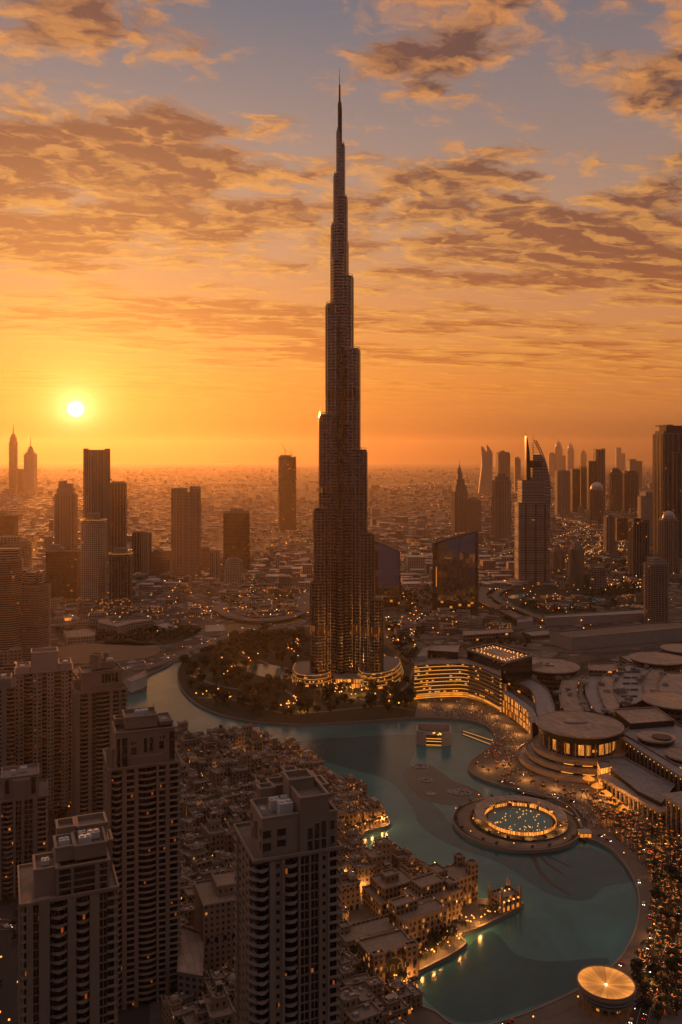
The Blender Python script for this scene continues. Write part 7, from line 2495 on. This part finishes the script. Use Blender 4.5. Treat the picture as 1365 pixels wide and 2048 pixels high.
for x, y in lows[:295]:
    k = random.randrange(9)
    o = link('low_building', LOWMESH[k], None, (x, y, GZ), random.choice((R(12), R(102), R(-20), R(40))))
    o.scale = (uni(.7, 1.2), uni(.7, 1.2), uni(.6, 1.2))
    tag(o, f'{WORD[k]} flat roofed building {far_zone(x, y)}' if 'flat' not in WORD[k] else f'{WORD[k]} roofed building {far_zone(x, y)}', 'building', 'low city blocks')
DIST = {}


def district(x, y):
    """each district of the plain has its own street direction and how built up it is"""
    k = (math.floor((x + 200 * math.sin(y / 900)) / 620), math.floor((y + 240 * math.sin(x / 700)) / 900))
    if k not in DIST:
        DIST[k] = (random.choice((R(12), R(-28), R(40), R(4))), random.choice((0.06, 0.35, 0.7, 1.0, 1.0, 0.9)), uni(0.7, 1.5), rnd())
    return DIST[k]


mb = MB()
wmb = MB()
for i in range(15000):
    y = 2000 * math.exp(rnd() * 2.35)
    x = uni(-0.44, 0.44) * y
    if y < 3000 and rnd() < 0.4: continue
    a, dn, sz, hh = district(x, y)
    if rnd() > dn:
        if dn < 0.4 and rnd() < 0.6 and y < 5500:                  # parks and gardens of the plain
            r = uni(4, 9)
            for k in range(5):
                c = Vector((x + uni(-r, r), y + uni(-r, r), GZ + uni(2, 6))); v = Vector((uni(-1, 1), uni(-1, 1), 1.2)).normalized()
                s_ = v.orthogonal().normalized() * r * .5; t_ = v.cross(s_)
                wmb.face([c - s_, c - t_, c + s_, c + t_])
        continue
    u, v = rot2(x, y, -a)
    st = 62.0 if y < 6000 else 90.0
    u = round(u / st) * st + uni(-st * .3, st * .3)                 # lots between straight streets
    if abs((v / (st * 2)) % 1.0 - 0.5) < 0.1: continue
    x, y = rot2(u, v, a)
    if y < 1950: continue
    w, d, h = uni(9, 30) * sz * (1 + y / 18000), uni(8, 22) * sz * (1 + y / 9000), uni(4, 10) * (0.7 + hh * 0.9) if rnd() < 0.94 else uni(12, 45)
    q = [rot2(p[0], p[1], a) for p in rect(w, d)]
    mb.prism([(x + p[0], y + p[1]) for p in q], GZ - 0.5, GZ + h, mi=i % 3)
tag(wmb.build('distant_woods', M['leaf']), 'dark gardens and parks scattered over the far plain', 'trees', kind='stuff')
M['far_a'] = facade('far city walls', (0.28, 0.22, 0.18), (0.05, 0.04, 0.035), 5.0, 4.0, 0.2, 0.3, 0.2, lit=0.06, lite=1.3, roof=(0.34, 0.27, 0.22))
M['far_b'] = facade('far pale city walls', (0.42, 0.36, 0.3), (0.05, 0.04, 0.035), 5.0, 4.0, 0.2, 0.3, 0.2, lit=0.05, lite=1.3, roof=(0.5, 0.43, 0.37))
tag(mb.build('distant_city', [M['far_a'], M['far_b'], FC['low']]), 'sea of low far city blocks fading into the haze', 'city', kind='stuff')
# far street lights: too many to count
mb = MB()
def dot(x, y, z, s, mi=0):
    mb.face([(x - s, y - s * .3, z), (x + s, y - s * .3, z), (x + s, y - s * .3, z + s * 1.3), (x - s, y - s * .3, z + s * 1.3)], None, mi)
    mb.face([(x - s, y - s, z + s * 1.3), (x + s, y - s, z + s * 1.3), (x + s, y + s, z + s * 1.3), (x - s, y + s, z + s * 1.3)], None, mi)
for i in range(500):
    y = 1500 * math.exp(rnd() * 2.1)
    x = uni(-0.44, 0.44) * y
    dot(x, y, GZ + uni(4, 10), uni(0.4, 0.9) * (0.6 + y / 3400), 1 if rnd() < 0.12 else 0)
for i in range(46):                                                 # rows of street lamps along straight avenues
    y = 1600 * math.exp(rnd() * 1.8)
    x = uni(-0.40, 0.40) * y
    a = district(x, y)[0] + random.choice((0, R(90)))
    n = random.randrange(8, 26)
    for k in range(n):
        f = (k - n / 2) * 42
        if y + f * math.sin(a) > 1450:
            dot(x + f * math.cos(a) + uni(-3, 3), y + f * math.sin(a), GZ + 8, uni(0.5, 0.8) * (0.6 + y / 3400), 0)
for px_poly, n in (([(110, 1225), (430, 1210), (430, 1240), (110, 1240)], 90), ([(448, 1180), (600, 1180), (600, 1238), (450, 1240)], 90), ([(1100, 1040), (1200, 1070), (1190, 1100), (1150, 1130), (1130, 1110), (1176, 1090)], 110), ([(1230, 1082), (1262, 1080), (1262, 1108), (1232, 1110)], 120),
                   ([(1180, 1150), (1290, 1150), (1290, 1185), (1180, 1185)], 60), ([(490, 1060), (640, 1060), (640, 1140), (490, 1140)], 80), ([(1000, 1140), (1060, 1120), (1010, 1200), (965, 1200)], 30), ([(700, 1240), (860, 1230), (830, 1300), (780, 1290)], 70), ([(0, 1190), (100, 1180), (110, 1250), (0, 1250)], 30), ([(880, 1195), (945, 1195), (945, 1222), (880, 1222)], 40)):
    for x, y in scatter(px_poly, n, 2.0):
        dot(x, y, GZ + uni(3, 8), uni(0.45, 0.95), 1 if rnd() < .15 else 0)
for i in range(0, len(RD['hwy']) - 1):
    a, b = Vector(RD['hwy'][i]), Vector(RD['hwy'][i + 1])
    for k in range(3):
        p = a + (b - a) * (k / 3); t = (b - a).normalized()
        for off in (-30, 0, 12, 30):
            dot(p.x - t.y * off + uni(-4, 4), p.y + t.x * off + uni(-4, 4), GZ + 6, uni(0.5, 1.0))
M['citylamp'] = glow('far street lamp', (1.0, 0.36, 0.06), 2.6, 0.8)
tag(mb.build('distant_lights', [M['citylamp'], M['lamp_white2']] if 'lamp_white2' in M else [M['citylamp'], glow('far white lamp', (1.0, 0.7, 0.42), 2.6, 0.7)]), 'countless warm street lights scattered over the far city', 'street lights', kind='stuff')
# crowd on the boulevard and the quay: reads as one mass of small figures under lights
mb = MB()
for px_poly, n in ((BOUL, 600), ([(836, 1410), (960, 1414), (1000, 1444), (1040, 1474), (1040, 1500), (1005, 1535), (980, 1508), (994, 1470), (960, 1446), (880, 1434)], 500), ([(1060, 1572), (1180, 1600), (1240, 1640), (1190, 1660), (1130, 1600)], 200)):
    for x, y in scatter(px_poly, n, 0.8):
        mb.tube((x, y, GZ), (x, y, GZ + 1.45), 0.25, 0.32, 5, mi=random.randrange(3))
        mb.lathe([(0.02, GZ + 1.45), (0.14, GZ + 1.6), (0.02, GZ + 1.78)], 5, x, y, mi=3) if False else mb.box(x - .12, x + .12, y - .12, y + .12, GZ + 1.47, GZ + 1.75, 3)
tag(mb.build('crowd', [M['dark'], M['white'], M['car_red'], M['towntrim']]), 'dense crowd of tiny people strolling on the lake boulevard and quay', 'crowd', kind='stuff')


# ------------------------------------------------------------------ the light that lit lamps throw on walls and paving
def lamp_light(px, py, watt, z=5.0, r=0.5):
    p = G(px, py, GZ)
    ld = bpy.data.lights.new('lamp_light', 'POINT')
    ld.energy = watt * 3.8; ld.color = (1.0, 0.42, 0.10); ld.shadow_soft_size = r
    o = bpy.data.objects.new('lamp_light', ld)
    o.location = (p.x, p.y, GZ + z); C.objects.link(o)


for i in range(0, len(QUAY), 4):
    lamp_light(CX + QUAY[i][0] / QUAY[i][1] * F, HY + (CAMZ - GZ) / QUAY[i][1] * F, 700)
for px, py in ((1010, 1806), (960, 1850), (930, 1872), (880, 1905), (845, 1930), (800, 1985), (824, 1975), (745, 1655), (765, 1648), (705, 1672), (712, 1690), (700, 1640), (505, 1478), (860, 1815), (770, 1880), (720, 1860), (610, 1530), (560, 1545), (430, 1560), (400, 1640), (690, 1760), (480, 1520), (520, 1580), (450, 1600), (390, 1700), (730, 1790), (760, 1740), (820, 1770), (720, 1930), (400, 1760), (640, 1545), (590, 1510), (380, 1540)):
    lamp_light(px, py, 900)
for px, py in ((690, 1386), (708, 1392), (730, 1388), (590, 1412), (606, 1422), (618, 1408), (560, 1300), (480, 1330), (430, 1390), (650, 1380), (780, 1384), (815, 1400), (400, 1350)):
    lamp_light(px, py, 1800, 6.0)
for px, py in ((850, 1410), (900, 1412), (945, 1416), (985, 1434), (1015, 1452), (1038, 1470), (1040, 1496), (1010, 1530), (975, 1540), (1050, 1560), (1110, 1578), (1170, 1592), (1200, 1600), (1225, 1606), (1250, 1622)):
    lamp_light(px, py, 1500, 6.0)
for px, py in ((1215, 1640), (1260, 1672), (1300, 1700), (1330, 1700), (1320, 1760), (1345, 1790), (1322, 1830), (1310, 1880), (1340, 1900), (1290, 1930), (1300, 1985), (1350, 1960), (1345, 1650)):
    lamp_light(px, py, 800, 6.0)
for k in range(12):
    a = 6.283 * k / 12
    p = RING[1]
    x, y = p.x + 36 * math.cos(a), p.y + 36 * math.sin(a)
    lamp_light(CX + x / y * F, HY + (CAMZ - GZ) / y * F, 700, 3.0)
